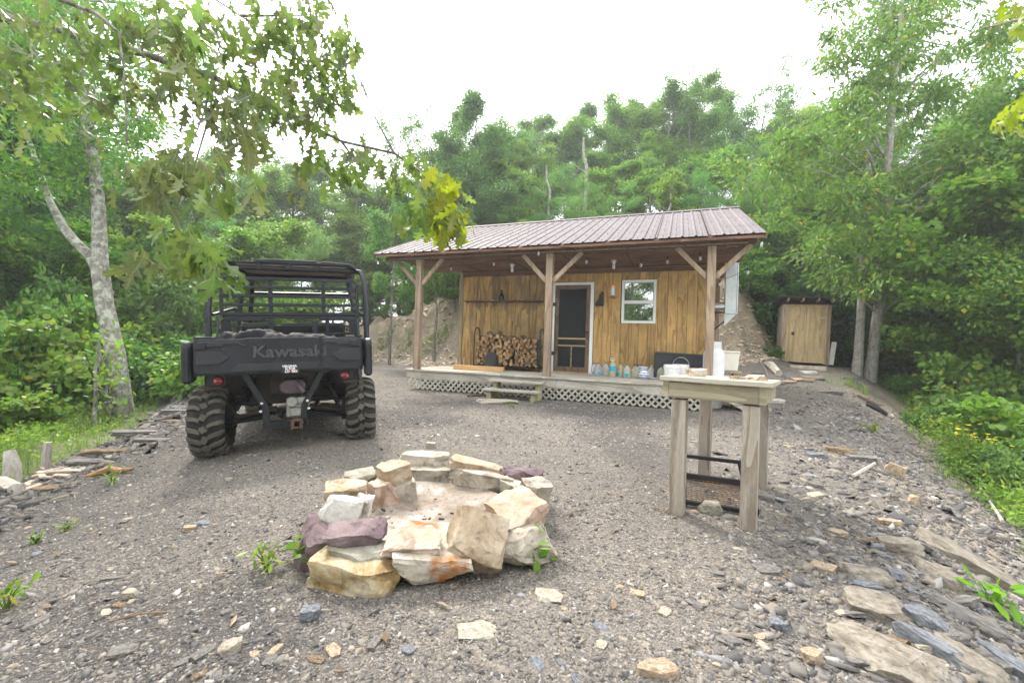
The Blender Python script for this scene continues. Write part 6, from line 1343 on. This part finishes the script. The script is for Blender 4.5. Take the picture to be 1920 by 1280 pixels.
def snag(px0, D, ys, ye, dx, r, lb):
    d = ray(px0, ys); p0 = at(px0, ys, D); e = at(px0 + dx, ye, D); z = H(p0.x, p0.y)
    t = thing('dead_tree', lb, 'tree', (p0.x, p0.y, min(z, p0.z) - .1)); o = Vector((p0.x, p0.y, min(z, p0.z) - .1)); m = MB()
    a = p0 - o; b = e - o; m.tube([(0, 0, 0), a, a.lerp(b, .4) + Vector((.10, 0, 0)), a.lerp(b, .7) - Vector((.05, 0, 0)), b], [r * 1.2, r, r * .85, r * .7, r * .45], 7); m.tube([a.lerp(b, .3), a.lerp(b, .35) + Vector((-.7, 0, .3))], [r * .4, r * .15], 5); m.build('trunk', B_LICH, t, smooth=60)
snag(1098, 23, 350, 258, -4, .11, 'pale bent dead trunk showing among the hillside trees')
snag(1029, 21, 390, 310, -4, .07, 'pale straight trunk showing left of the bent dead trunk')
snag(1244, 19, 420, 335, 22, .06, 'pale leaning trunk just above the right half of the roof')
for px, D, top, lb in ((742, 17.5, 480, 'pale tree trunk standing on the bank left of the porch'), (826, 17.5, 470, 'pale tree trunk on the bank behind the left post')):
    px_place('slim', 'bank_tree', lb, 'tree', px, D, top - 150, sxy=.8)
# shrubs on the bank and hill
rnd = random.Random(9)
for i in range(46):
    u = rnd.uniform(-15, 4.5); w = rnd.uniform(2.6, 7.5); v = float(np.interp(u, [-30, -16, -9, -5, 1, 2.6, 4.2, 6, 12], VBK_)) + w
    p = uv(u, v); shrub(rnd.choice(['shrub_mid', 'shrub_dark', 'shrub_big', 'shrub_mid']), 'leafy undergrowth shrub on the slope above the cut bank', p.x, p.y, rnd.uniform(.6, 1.15), 'shrubs above the cut bank')
for px, D, top, k, lb in ((1425, 18.5, 500, 'shrub_dark', 'dark shrub hanging over the bank right of the cabin'), (1480, 16.5, 500, 'shrub_dark', 'dark shrub behind the outhouse'), (1395, 16, 470, 'shrub_mid', 'green shrub above the flue casing'), (1560, 17, 520, 'shrub_dark', 'dark shrub behind the outhouse roof corner'), (1600, 16, 560, 'shrub_dark', 'dark shrub left of the twin tree'),
    (1640, 15.5, 560, 'shrub_mid', 'green shrub behind the twin tree'), (1590, 19, 420, 'shrub_dark', 'tall dark shrub deep in the wood by the outhouse'), (1520, 18.5, 450, 'shrub_mid', 'tall green shrub far behind the outhouse')):
    d = ray(px, top); x = d.x / d.y * D; s_ = max(.3, (CAM_Z + d.z / d.y * D - H(x, D)) / VAR[k][2]); shrub(k, lb, x, D, min(s_, 1.5), sz=max(1, s_ / 1.5))
_p = at(1452, 664, 14.6); shrub('shrub_dark', 'small dark shrub at the left wall of the outhouse', _p.x, _p.y, .26)
# --- right: the twin-trunked tree
def twin_tree():
    b = on_ground(1622, 708); b = Vector((b.x, b.y, H(b.x, b.y))); D = b.y
    t = thing('twin_tree', 'large leafy tree with two slender grey trunks on the right', 'tree', b)
    W = lambda px, py, dD=0: at(px, py, D + dD) - b
    m = MB(); m.tube([W(1606, 712), W(1610, 660), W(1616, 560), W(1622, 430), W(1630, 300, .2), W(1640, 200, .4), W(1650, 60, .6), W(1655, -90, .8)], [.16, .125, .112, .10, .085, .07, .05, .02], 10)
    m.tube([W(1630, 718), W(1637, 660), W(1652, 540), W(1664, 420), W(1666, 300, -.2), W(1674, 180, -.3), W(1690, 40, -.5), W(1700, -120, -.6)], [.18, .15, .135, .12, .10, .085, .06, .02], 10)
    rng = np.random.default_rng(15); cen = []
    for px, py, n_, sx, sy in ((1640, 60, 20, 55, 60), (1740, 100, 20, 60, 70), (1590, 220, 14, 45, 50), (1700, 220, 22, 80, 60), (1820, 200, 14, 50, 60), (1500, 330, 10, 60, 35), (1440, 290, 5, 35, 25), (1600, 340, 16, 70, 40), (1720, 350, 20, 80, 50), (1830, 330, 12, 50, 50), (1560, 430, 12, 60, 40), (1660, 460, 14, 60, 40), (1600, 520, 7, 40, 22), (1700, 545, 7, 50, 25), (1760, 440, 12, 60, 50), (1700, -60, 16, 90, 50), (1850, 90, 7, 35, 50)):
        for _ in range(n_):
            c = W(px + rng.normal() * sx, py + rng.normal() * sy, rng.uniform(-1.7, 1.9)); cen.append(tuple(c))
    for c in cen[::3]:
        z = max(1.0, c[2] - rng.uniform(.4, 1.4)); tt = W(1645, 600).lerp(W(1680, -100), min(1, max(0, (z - 1) / 10))); a = Vector((tt.x, tt.y, z)); m.tube([a, a.lerp(Vector(c), .55) + Vector((0, 0, .2)), c], [.035, .02, .006], 5, False)
    m.build('trunk', B_GREY, t, smooth=60)
    link('crown', leaf_cloud('crown', cen, rng.uniform(.32, .62, len(cen)), 40000, .17, L_MID, rng, .36, .5, .55, True), t)
twin_tree()
leaning(1682, 690, 1745, 470, 1.0, .10, 'leaning grey trunk in the wood right of the twin tree', 2600, L_MID, 12, 'wood_tree', 'tree', 1.1, up=1.5)
leaning(1742, 690, 1778, 480, 1.2, .085, 'upright dark trunk in the wood second from the twin tree', 2600, L_MID, 13, 'wood_tree', 'tree', 1.1, up=1.6)
leaning(1790, 680, 1842, 480, 1.4, .09, 'dark trunk leaning right deep in the right wood', 2600, L_LIGHT, 14, 'wood_tree', 'tree', 1.1, up=1.6)
leaning(1866, 800, 1880, 560, .3, .055, 'young dark maple stem standing in the right undergrowth', 2600, L_LIGHT, 16, 'young_maple', 'tree', .9, up=1.5)
G3 = 'trees in the wood on the right'; TR3 = 'leafy green tree in the wood on the right slope'
ROWS = ((1700, 17, 380, 'maple'), (1760, 15, 420, 'maple'), (1820, 13, 400, 'maple'), (1880, 12, 420, 'maple'), (1930, 10.5, 330, 'maple'), (1980, 10, 250, 'oak_a'), (1780, 20, 260, 'oak_a'), (1850, 18, 210, 'oak_c'), (1910, 15, 260, 'oak_b'), (1730, 22, 300, 'locust'), (1960, 14, 180, 'oak_c'), (2050, 12, 120, 'oak_a'), (1660, 19, 400, 'maple'), (1830, 23, 170, 'oak_a'))
for (px, D, top, k), lb in zip(ROWS, name_trees(ROWS, 'in the wood on the right')):
    px_place(k, 'wood_tree', lb, 'tree', px, D, top, G3)
for px, D, top, k, lb in ((1705, 12.5, 690, 'shrub_mid', 'green shrub just right of the twin tree'), (1765, 10.0, 735, 'shrub_dark', 'dark low shrub below the leaning grey trunk'), (1840, 8.0, 775, 'shrub_mid', 'green shrub left of the young maple'), (1915, 7.2, 730, 'shrub_big', 'bright broad leaved shrub at the right edge'), (1790, 14.5, 640, 'shrub_dark', 'dark shrub in the right wood'), (1870, 12.0, 620, 'shrub_dark', 'dark shrub behind the young maple'), (1950, 9.5, 600, 'shrub_mid', 'dark shrub at the right edge of the photo'), (1930, 5.6, 830, 'shrub_dark', 'dark low shrub down the right bank edge'), (1880, 6.2, 810, 'shrub_dark', 'dark low shrub behind the bare twigs'), (1720, 14.5, 560, 'shrub_mid', 'tall green shrub between the right trunks')):
    d = ray(px, top); x = d.x / d.y * D; s_ = max(.3, (CAM_Z + d.z / d.y * D - H(x, D)) / VAR[k][2]); shrub(k, lb, x, D, min(s_, 1.4), sz=max(1, s_ / 1.4))
for i in range(40):
    D = rnd.uniform(12, 27); px = rnd.uniform(-80, 720); d = ray(px, 640); x = d.x / d.y * D
    if px > 560 and D < 22: continue
    shrub(rnd.choice(['shrub_mid', 'shrub_big', 'shrub_big', 'shrub_dark']), 'leafy undergrowth shrub deep in the wood behind the vehicle', x, D, rnd.uniform(.9, 1.5), 'undergrowth in the wood behind the vehicle', sz=rnd.uniform(1, 1.6))
# trees behind the camera, seen mirrored in the window
for x, y, s in ((-5, -6, .8), (3, -9, .9), (-10, -3, .9), (7, -6, .8), (-1, -13, 1.0)):
    place('oak_a', 'forest_tree', 'leafy tree behind the viewpoint facing the cabin', 'tree', x, y, None, s, 'trees facing the cabin')

rnd = random.Random(5)
for sg in (-1, 1):
    for i in range(12):
        x = sg * rnd.uniform(17, 34); y = rnd.uniform(-4, 15)
        place(rnd.choice(['oak_a', 'oak_b', 'oak_c', 'maple']), 'wood_tree', 'leafy tree further along the wooded slope beyond the clearing', 'tree', x, y, None, rnd.uniform(.8, 1.2), 'trees further along the wooded slopes')

# ------------------------------------------------------------------ weeds and ground cover
def weeds():
    rng = np.random.default_rng(50); cen = []; rad = []; stems = MB(); n = 0
    def ok(x, y): 
        dl = left_d(np.array([x]), np.array([y]))[0]; dr = right_d(np.array([x]), np.array([y]))[0]; return dl, dr
    while n < 800:
        D = 2.6 * (15 / 2.6) ** rng.random(); x = .75 * D + .45 + (.9 + 3.6 * rng.random() ** .7) / .8
        if abs(x / D) > 1.35: n += .2; continue
        z = H(x, D); h = rng.uniform(.12, .75) * (1 if ok(x, D)[1] > 1.6 else .5); cen += [(x, D, z + h * .75), (x + rng.normal() * .08, D + rng.normal() * .08, z + h * .35)]; rad += [.16 + .18 * h, .2]
        stems.tube([(x, D, z - .02), (x + rng.normal() * .05, D, z + h * 1.05)], [.005, .003], 3, False); n += 1
    n = 0
    while n < 300:
        D = 4.0 * (16 / 4.0) ** rng.random(); lip = np.interp(D, [-6, 0, 1.3, 3.1, 6.1, 9, 12, 16, 30], [-2.3, -2.6, -3.0, -3.75, -5.0, -6.8, -8.6, -11, -19]); q = rng.random(); x = lip - (.75 + 1.6 * q ** .7); z = H(x, D); h = rng.uniform(.02, .10) + .2 * max(0, q - .6)
        cen.append((x, D, z + h)); rad.append(.10 + .5 * h); n += 1
    m = leaf_cloud('undergrowth', cen, rad, 42000, .066, L_WEED, rng, .5, .7, .1)
    o = setp(link('undergrowth', m), 'low green weeds covering the banks beyond the gravel', None, None, 'stuff')
    s = stems.build('weed_stems', L_WEED, None); setp(s, 'thin green stems of the weeds on the right bank', None, None, 'stuff')
weeds()
def grass_tufts():
    rng = np.random.default_rng(60); pts = []
    for px, py, k in ((730, 627, 60), (768, 625, 40), (828, 632, 70), (800, 640, 30), (720, 650, 40), (760, 655, 40), (805, 655, 40), (815, 540, 40), (840, 530, 60), (860, 520, 60), (1640, 700, 60), (1660, 715, 80), (1600, 725, 30)):
        b = on_ground(px, py)
        for _ in range(k): pts.append((b.x + rng.normal() * .28, b.y + rng.normal() * .22))
    for _ in range(600):
        D = 2.8 * (13 / 2.8) ** rng.random(); pts.append((.75 * D + .45 + (.7 + 3.4 * rng.random() ** .6) / .8, D))
    for _ in range(200):
        D = 4 * 4 ** rng.random(); lip = np.interp(D, [-6, 0, 1.3, 3.1, 6.1, 9, 12, 16, 30], [-2.3, -2.6, -3.0, -3.75, -5.0, -6.8, -8.6, -11, -19]); pts.append((lip - rng.uniform(.6, 2.2), D))
    pts = np.array(pts); Z = height(pts[:, 0], pts[:, 1]); v = []; f = []
    for (x, y), z in zip(pts, Z):
        for _ in range(7):
            a = rng.random() * 6.28; h = rng.uniform(.06, .26); l = rng.uniform(.03, .14); w = .005; dx, dy = math.cos(a), math.sin(a); bx, by = x + rng.normal() * .04, y + rng.normal() * .04; b = len(v)
            v += [(bx - dy * w, by + dx * w, z - .01), (bx + dy * w, by - dx * w, z - .01), (bx + dx * l * .5 + dy * w * .7, by + dy * l * .5 - dx * w * .7, z + h * .7), (bx + dx * l * .5 - dy * w * .7, by + dy * l * .5 + dx * w * .7, z + h * .7), (bx + dx * l, by + dy * l, z + h)]
            f += [(b, b + 1, b + 2, b + 3), (b + 3, b + 2, b + 4)]
    me = bpy.data.meshes.new('grass'); me.from_pydata(v, [], f); me.materials.append(leaf_mat('grass_blade', (.12, .19, .04), yellow=1, trans=.4)); setp(link('grass', me), 'tufts of green grass on the banks', None, None, 'stuff')
grass_tufts()
FLW = plain('yellow_petal', (.85, .62, .03), .6)
def flower_plant():
    rng = np.random.default_rng(3); m = MB(); cen = []; fl = MB()
    for k in range(5):
        a = rng.random() * 6.28; e = Vector((math.cos(a) * .14, math.sin(a) * .14, rng.uniform(.45, .75))); m.tube([(0, 0, -.05), e * .6 + Vector((0, 0, .05)), e], [.006, .005, .003], 4, False)
        for q in (.3, .5, .7, .85): cen.append(tuple(e * q))
        for j in range(9):
            t = 6.28 * j / 9; c = e + Vector((0, 0, .01)); d = Vector((math.cos(t), math.sin(t), .15)); s_ = Vector((-math.sin(t), math.cos(t), 0)); fl.add([c, c + d * .02 + s_ * .008, c + d * .036, c + d * .02 - s_ * .008], [(0, 1, 2, 3)])
    return m.mesh('stem', L_WEED), leaf_cloud('foliage', cen, .08, 170, .07, L_WEED, rng, .4, .8, .1), fl.mesh('blossom', FLW)
FP = flower_plant(); rnd = random.Random(77)
for i in range(46):
    D = 3.2 * (13 / 3.2) ** rnd.random(); x = .75 * D + .45 + rnd.uniform(1.2, 3.6) / .8
    if x / D > 1.25: continue
    t = thing('flowering_weed', 'yellow flowered weed growing on the right bank', 'flowering plant', (x, D, H(x, D)), rnd.uniform(0, 6.28), 'yellow flowers on the right bank'); t.scale = (rnd.uniform(.8, 1.2),) * 3
    for nm, me in zip(('stem', 'foliage', 'blossom'), FP): link(nm, me, t)
def small_plant(label, px, py, n, s, leaf=L_WEED, ln=.05, wd=.6, name='small_plant'):
    p = on_ground(px, py); rng = np.random.default_rng(int(px)); t = thing(name, label, 'plant', (p.x, p.y, p.z)); m = MB(); cen = []
    for k in range(5):
        a = 6.28 * k / 5 + rng.random(); e = Vector((math.cos(a) * s * .5, math.sin(a) * s * .5, s * rng.uniform(.5, 1.1))); m.tube([(0, 0, -.01), e * .5 + Vector((0, 0, s * .15)), e], [.004, .003, .002], 4, False); cen += [tuple(e), tuple(e * .7)]
    m.build('stem', leaf, t); link('foliage', leaf_cloud('foliage', cen, s * .3, n, ln, leaf, rng, wd, .6, .1, True), t)
L_FRESH = leaf_mat('leaf_fresh', (.14, .30, .035), trans=.45)
small_plant('bright green leafy plant growing at the right foot of the fire pit', 993, 1058, 34, .14, L_FRESH, .065, .55)
small_plant('dark leafy plant beside the purple stone of the fire pit', 568, 1058, 30, .10, L_MID, .06, .7)
small_plant('small green weed left of the ochre base stone', 500, 1070, 40, .10, L_WEED, .05, .3)
small_plant('tiny weed with red tips at lower left', 68, 1018, 20, .05, L_WEED, .04, .5)
small_plant('tiny weed at the left edge of the photo', 12, 1140, 30, .09, L_WEED, .06, .3)
small_plant('weed beside the tan branch at left', 211, 905, 26, .08, L_WEED, .05, .25)
small_plant('tiny weed above the one with red tips', 125, 992, 14, .04, L_WEED, .04, .4)
small_plant('broad leaved green plant below the long tan slab', 1858, 1135, 16, .13, L_FRESH, .12, .4)
small_plant('leafy weed at the foot of the porch steps', 960, 763, 20, .10, L_WEED, .06, .3)
small_plant('yellowish weed on the upper right bank', 1635, 812, 40, .14, L_YEL, .06, .5)
FALL = leaf_mat('fallen_leaf', (.22, .15, .085), var=.5, trans=.2)
def fallen():
    rng = np.random.default_rng(90); v = []; f = []
    for i in range(90):
        D = 1.1 * (10 / 1.1) ** rng.random(); px = rng.uniform(0, 1700); x = (px - 960) / F_PX * D
        if left_d(np.array([x]), np.array([D]))[0] > .4: continue
        z = H(x, D) + .012; a = rng.random() * 6.28; l = rng.uniform(.012, .036); w = l * rng.uniform(.25, .5); d = np.array([math.cos(a), math.sin(a)]); s_ = np.array([-d[1], d[0]]); b = len(v); P = np.array([x, D])
        for q, h in ((-d * l, 0), (s_ * w, .008), (d * l, rng.uniform(0, .015)), (-s_ * w, .004)): v.append((*(P + q), z + h))
        f += [(b, b + 1, b + 2), (b, b + 2, b + 3)]
    me = bpy.data.meshes.new('fallen_leaves'); me.from_pydata(v, [], f); me.materials.append(FALL); setp(link('fallen_leaves', me), 'dry brown and yellow leaves scattered over the gravel', None, None, 'stuff')
fallen()
for k, (pts, lb) in enumerate((([(1880, 990), (1850, 940), (1826, 905)], 'bleached dead stick sloping down the right bank'), ([(1900, 850), (1860, 838), (1806, 844)], 'bare forked twig reaching out of the right undergrowth'), ([(1600, 905), (1640, 880)], 'short stick on the right bank near the tan shard'))):
    limb('dead_stick', lb, [gpt(*p, dz=.06 + .05 * (k == 1)) for p in pts], .014, DRIFT, 'stick', 5)

# ------------------------------------------------------------------ the overhanging oak
def oak_leaf_mesh(seed, mat):
    rng = np.random.default_rng(seed); half = []
    for t, w in ((0, .015), (.10, .03), (.17, .16), (.22, .20), (.27, .09), (.33, .075), (.42, .26), (.47, .33), (.52, .20), (.55, .10), (.62, .10), (.70, .25), (.76, .22), (.78, .11), (.84, .09), (.91, .13), (.95, .05), (1.0, 0)):
        half.append((t, w * rng.uniform(.8, 1.15)))
    v = []; f = []; curl = rng.uniform(-.4, .75); cup = rng.uniform(.0, .55); twist = rng.uniform(-.5, .5)
    def bend(t, s): return (s, t, -curl * t * t - cup * abs(s) * (1 if rng.random() < 2 else 0) + .03 * math.sin(9 * t + seed) + twist * s * t)
    n = len(half)
    for t, w in half: v.append(bend(t, 0))
    for t, w in half: v.append(bend(min(1, t + w * .22), w))
    for t, w in half: v.append(bend(min(1, t + w * .22), -w * rng.uniform(.85, 1.1)))
    for i in range(n - 1): f += [(i, n + i, n + i + 1, i + 1), (i, i + 1, 2 * n + i + 1, 2 * n + i)]
    v += [(-.006, -.16, .02), (.006, -.16, .02)]; f.append((0 + n, 2 * n, len(v) - 2, len(v) - 1))
    me = bpy.data.meshes.new('leaf'); me.from_pydata(v, [], f); me.materials.append(mat); me.polygons.foreach_set('use_smooth', [True] * len(me.polygons)); return me
OAKG = leaf_mat('oak_leaf_green', (.125, .195, .058), var=.5, trans=.5, rough=.32); OAK_BACKLIT = leaf_mat('oak_leaf_backlit', (.20, .25, .016), var=.3, trans=.55, rough=.4); OAK_SHADED = leaf_mat('oak_leaf_shaded', (.125, .155, .065), var=.55, trans=.4, rough=.45)  # backlight and shaded undersides put into the yellow and brownish leaf colours
def veined(m):                            # midrib and side veins along the blade
    nt = m.node_tree; b = [n for n in nt.nodes if n.type == 'BSDF_PRINCIPLED'][0]; src = b.inputs['Base Color'].links[0].from_socket
    sx = nt.nodes.new('ShaderNodeSeparateXYZ'); nt.links.new(nt.nodes.new('ShaderNodeTexCoord').outputs['Object'], sx.inputs[0]); ax = math_(nt, 'ABSOLUTE', sx.outputs[0])
    mid = ramp(nt, ax, [(0.008, (1, 1, 1)), (0.022, (0, 0, 0))]); fr = math_(nt, 'FRACT', math_(nt, 'MULTIPLY', math_(nt, 'SUBTRACT', sx.outputs[1], math_(nt, 'MULTIPLY', ax, 0.9)), 8.0))
    side = ramp(nt, math_(nt, 'ABSOLUTE', math_(nt, 'SUBTRACT', fr, 0.5)), [(0.04, (.55, .55, .55)), (0.12, (0, 0, 0))])
    nt.links.new(mixc(nt, math_(nt, 'MULTIPLY', mixc(nt, 1.0, mid, side, 'ADD'), .5), src, (.36, .40, .17)), b.inputs['Base Color']); return m
OAKR = [m.copy() for m in (OAKG, OAK_BACKLIT, OAK_SHADED)]
for m in (OAKG, OAK_BACKLIT, OAK_SHADED): veined(m)
LM = {k: [oak_leaf_mesh(i + 10 * j, m) for i in range(7)] for j, (k, m) in enumerate((('g', OAKG), ('y', OAK_BACKLIT), ('b', OAK_SHADED)))}
ox, oy = -5.6, 2.5
B_BR = bark_mat('branch_bark', (.17, .15, .125), (.06, .05, .042), (.27, .27, .23))
oak = thing('oak_tree', 'overhanging oak with large lobed leaves reaching in from the upper left', 'tree', (ox, oy, H(ox, oy)))
def oak_tree():
    o = Vector((ox, oy, H(ox, oy))); W = lambda p: at(*p) - o; rng = np.random.default_rng(8)
    tk = MB(); tk.tube([(0, 0, -.3), (0, 0, .6), (.05, .05, 2.2), (.1, .1, 4.2), (0, .2, 7.0), (.2, .3, 9.5)], [.32, .25, .22, .19, .13, .04], 12); tk.build('trunk', B_GREY, oak, smooth=60)
    top1 = Vector((.07, .07, 2.9)); top2 = Vector((.1, .1, 4.0))
    paths = [
        ([(-150, 0, 3.2), (60, 45, 3.0), (250, 95, 2.85), (400, 145, 2.75), (520, 205, 2.65), (640, 265, 2.6), (740, 288, 2.55), (800, 330, 2.5), (850, 372, 2.5)], .045, top1),
        ([(-120, -160, 2.5), (60, -20, 2.3), (180, 25, 2.2), (222, 60, 2.1), (232, 130, 2.0), (236, 200, 1.95), (238, 270, 1.9)], .022, top2),
        ([(400, 145, 2.75), (395, 210, 2.4), (365, 310, 2.0), (335, 390, 1.75), (345, 450, 1.55)], .009, None),
        ([(-80, -180, 3.0), (150, -120, 2.9), (330, -50, 2.8), (450, 30, 2.75), (540, 85, 2.7), (600, 150, 2.75)], .022, top2),
        ([(520, 205, 2.65), (600, 235, 2.8), (650, 190, 2.9)], .010, None), ([(740, 288, 2.55), (700, 215, 2.6), (715, 235, 2.6)], .007, None), ([(400, 145, 2.75), (380, 220, 2.4), (350, 290, 1.9)], .010, None), ([(640, 265, 2.6), (680, 320, 2.6), (760, 350, 2.55)], .008, None), ([(520, 205, 2.65), (530, 270, 2.5), (555, 345, 2.5)], .006, None), ([(450, 30, 2.75), (560, 30, 2.9), (630, 20, 3.0)], .009, None)]
    for p, r, st in paths:
        pts = [W(q) for q in p]; 
        if st is not None: pts = [st] + pts
        n = len(pts); m = MB(); m.tube(pts, [r * max(.16, (1 - i / (n - 1)) ** 1.5) for i in range(n)], 8); m.build('branch', B_BR, oak, smooth=60)
    cl_ = [  # px, py, D, spread px x, y, count, kind
        (60, 40, 2.6, 90, 60, 42, 'g'), (180, 60, 2.4, 60, 50, 32, 'g'), (30, 130, 2.7, 60, 50, 34, 'g'), (150, 150, 2.6, 60, 40, 26, 'g'), (300, 40, 2.5, 60, 40, 34, 'g'), (330, 100, 2.2, 40, 50, 18, 'b'), (420, 60, 2.6, 60, 45, 34, 'g'), (520, 30, 2.7, 55, 35, 34, 'g'), (590, 60, 2.8, 40, 40, 30, 'g'), (640, 80, 2.8, 18, 30, 12, 'g'), (560, 130, 2.7, 60, 35, 30, 'g'), (630, 170, 2.8, 28, 30, 22, 'g'), (480, 150, 2.5, 50, 40, 22, 'g'), (400, 190, 2.3, 50, 40, 14, 'b'), (560, 210, 2.6, 50, 30, 24, 'g'), (460, 220, 2.1, 40, 30, 16, 'b'), (260, 170, 2.6, 50, 35, 18, 'g'), (90, 210, 3.0, 70, 40, 22, 'g'), (360, 150, 2.4, 50, 30, 14, 'g'),
        (265, 315, 1.65, 38, 28, 13, 'b'), (290, 340, 1.6, 25, 25, 7, 'b'), (375, 305, 1.55, 38, 28, 12, 'b'), (395, 350, 1.5, 20, 20, 4, 'g'), (330, 430, 1.5, 30, 25, 10, 'g'), (370, 470, 1.42, 34, 22, 10, 'g'), (405, 490, 1.40, 16, 20, 5, 'g'), (265, 490, 1.6, 16, 18, 5, 'b'), (475, 345, 2.1, 26, 15, 6, 'b'), (450, 245, 2.0, 26, 30, 12, 'b'), (500, 180, 2.3, 30, 30, 10, 'g'),
        (690, 290, 2.6, 45, 25, 14, 'g'), (640, 300, 2.7, 35, 25, 12, 'g'), (760, 320, 2.6, 28, 24, 12, 'g'), (790, 380, 2.5, 32, 32, 18, 'g'), (830, 360, 2.5, 26, 32, 26, 'y'), (850, 400, 2.5, 16, 26, 16, 'y'), (770, 290, 2.55, 22, 12, 6, 'g'), (560, 330, 2.6, 22, 25, 6, 'b'), (820, 425, 2.5, 14, 14, 6, 'y'), (600, 300, 2.6, 30, 20, 8, 'g')]
    L_ = []
    for px, py, D, sx, sy, n, k in cl_:
        for _ in range(int(n * (1.85 if D > 1.85 else 2.1))): L_.append((px + rng.normal() * sx * .75, py + rng.normal() * sy * .75, D + rng.uniform(-.25, .25) * (1 if D > 2 else .5), k))
    L_.sort(key=lambda q: q[2]); rest = MB()
    mats = {'g': 0, 'y': 1, 'b': 2}
    for i, (px, py, D, k) in enumerate(L_):
        p = W((px, py, D)); s = rng.uniform(.085, .15) * (.88 if D < 1.85 else 1); kk = k if rng.random() > .12 else ('b' if k == 'g' else 'g')
        e = (rng.uniform(-1.9, -.5), rng.uniform(-.7, .7), rng.uniform(-2.0, .6)); me = LM[kk][int(rng.integers(7))]
        if i < 300: link('leaf', me, oak, p, e, s)
        else:
            rm = Matrix.Translation(p) @ (Matrix.Rotation(e[2], 4, 'Z') @ Matrix.Rotation(e[1], 4, 'Y') @ Matrix.Rotation(e[0], 4, 'X')) @ Matrix.Scale(s, 4)
            rest.cur = mats[kk]; rest.add([rm @ v.co for v in me.vertices], [tuple(q.vertices) for q in me.polygons])
    me = bpy.data.meshes.new('foliage'); me.from_pydata(rest.v, [], rest.f)
    for m in OAKR: me.materials.append(m)
    me.polygons.foreach_set('material_index', rest.m); me.polygons.foreach_set('use_smooth', [True] * len(rest.f)); setp(link('foliage', me, oak), kind='stuff')
oak_tree()
rx, ry = 5.6, 2.2
oak2 = thing('oak_tree', 'oak at the right edge with a few leaves tinted backlit yellow green poking into view', 'tree', (rx, ry, H(rx, ry)))
def oak_right():
    o = Vector((rx, ry, H(rx, ry))); W = lambda p: at(*p) - o; rng = np.random.default_rng(18)
    MB().tube([(0, 0, -.3), (0, 0, 2.0), (.1, .1, 4.5), (.3, .1, 7)], [.2, .16, .12, .05], 10).build('trunk', B_GREY, oak2, smooth=60)
    for p, r in (([(2080, 0, 2.3), (1960, 25, 2.3), (1838, 55, 2.3)], .012), ([(2080, 180, 2.3), (1980, 200, 2.2), (1890, 215, 2.2)], .012)): MB().tube([(.1, .1, 3.4)] + [W(q) for q in p], [r * 2, r, r * .7, r * .3], 6).build('branch', B_GREY, oak2, smooth=60)
    for px, py, D, sx, sy, n in ((1915, 15, 2.3, 22, 20, 9), (1905, 215, 2.2, 20, 26, 12), (1950, 120, 2.3, 40, 60, 10)):
        for _ in range(n): link('leaf', LM['y'][int(rng.integers(7))], oak2, W((px + rng.normal() * sx * .7, py + rng.normal() * sy * .7, D + rng.uniform(-.2, .2))), (rng.uniform(-1.9, -.5), rng.uniform(-.7, .7), rng.uniform(0, 2.6)), rng.uniform(.09, .15))
oak_right()
# ------------------------------------------------------------------ added haze volume, mostly standing in for lens glare
HZ = bpy.data.materials.new('haze'); HZ.use_nodes = True; nt = HZ.node_tree; nt.nodes.clear()
vo_ = N(nt, 'ShaderNodeVolumePrincipled', Density=0.0020); vo_.inputs['Color'].default_value = (.93, .96, .99, 1); vo_.inputs['Anisotropy'].default_value = .3
nt.links.new(vo_.outputs[0], N(nt, 'ShaderNodeOutputMaterial').inputs['Volume'])
setp(MB().b2((-104, -104, -13), (104, 107, 34)).build('haze', HZ, None), 'thin pale haze added mostly in place of lens glare', None, None, 'stuff')
scn.cycles.volume_bounces = 0; scn.cycles.volume_step_rate = 4
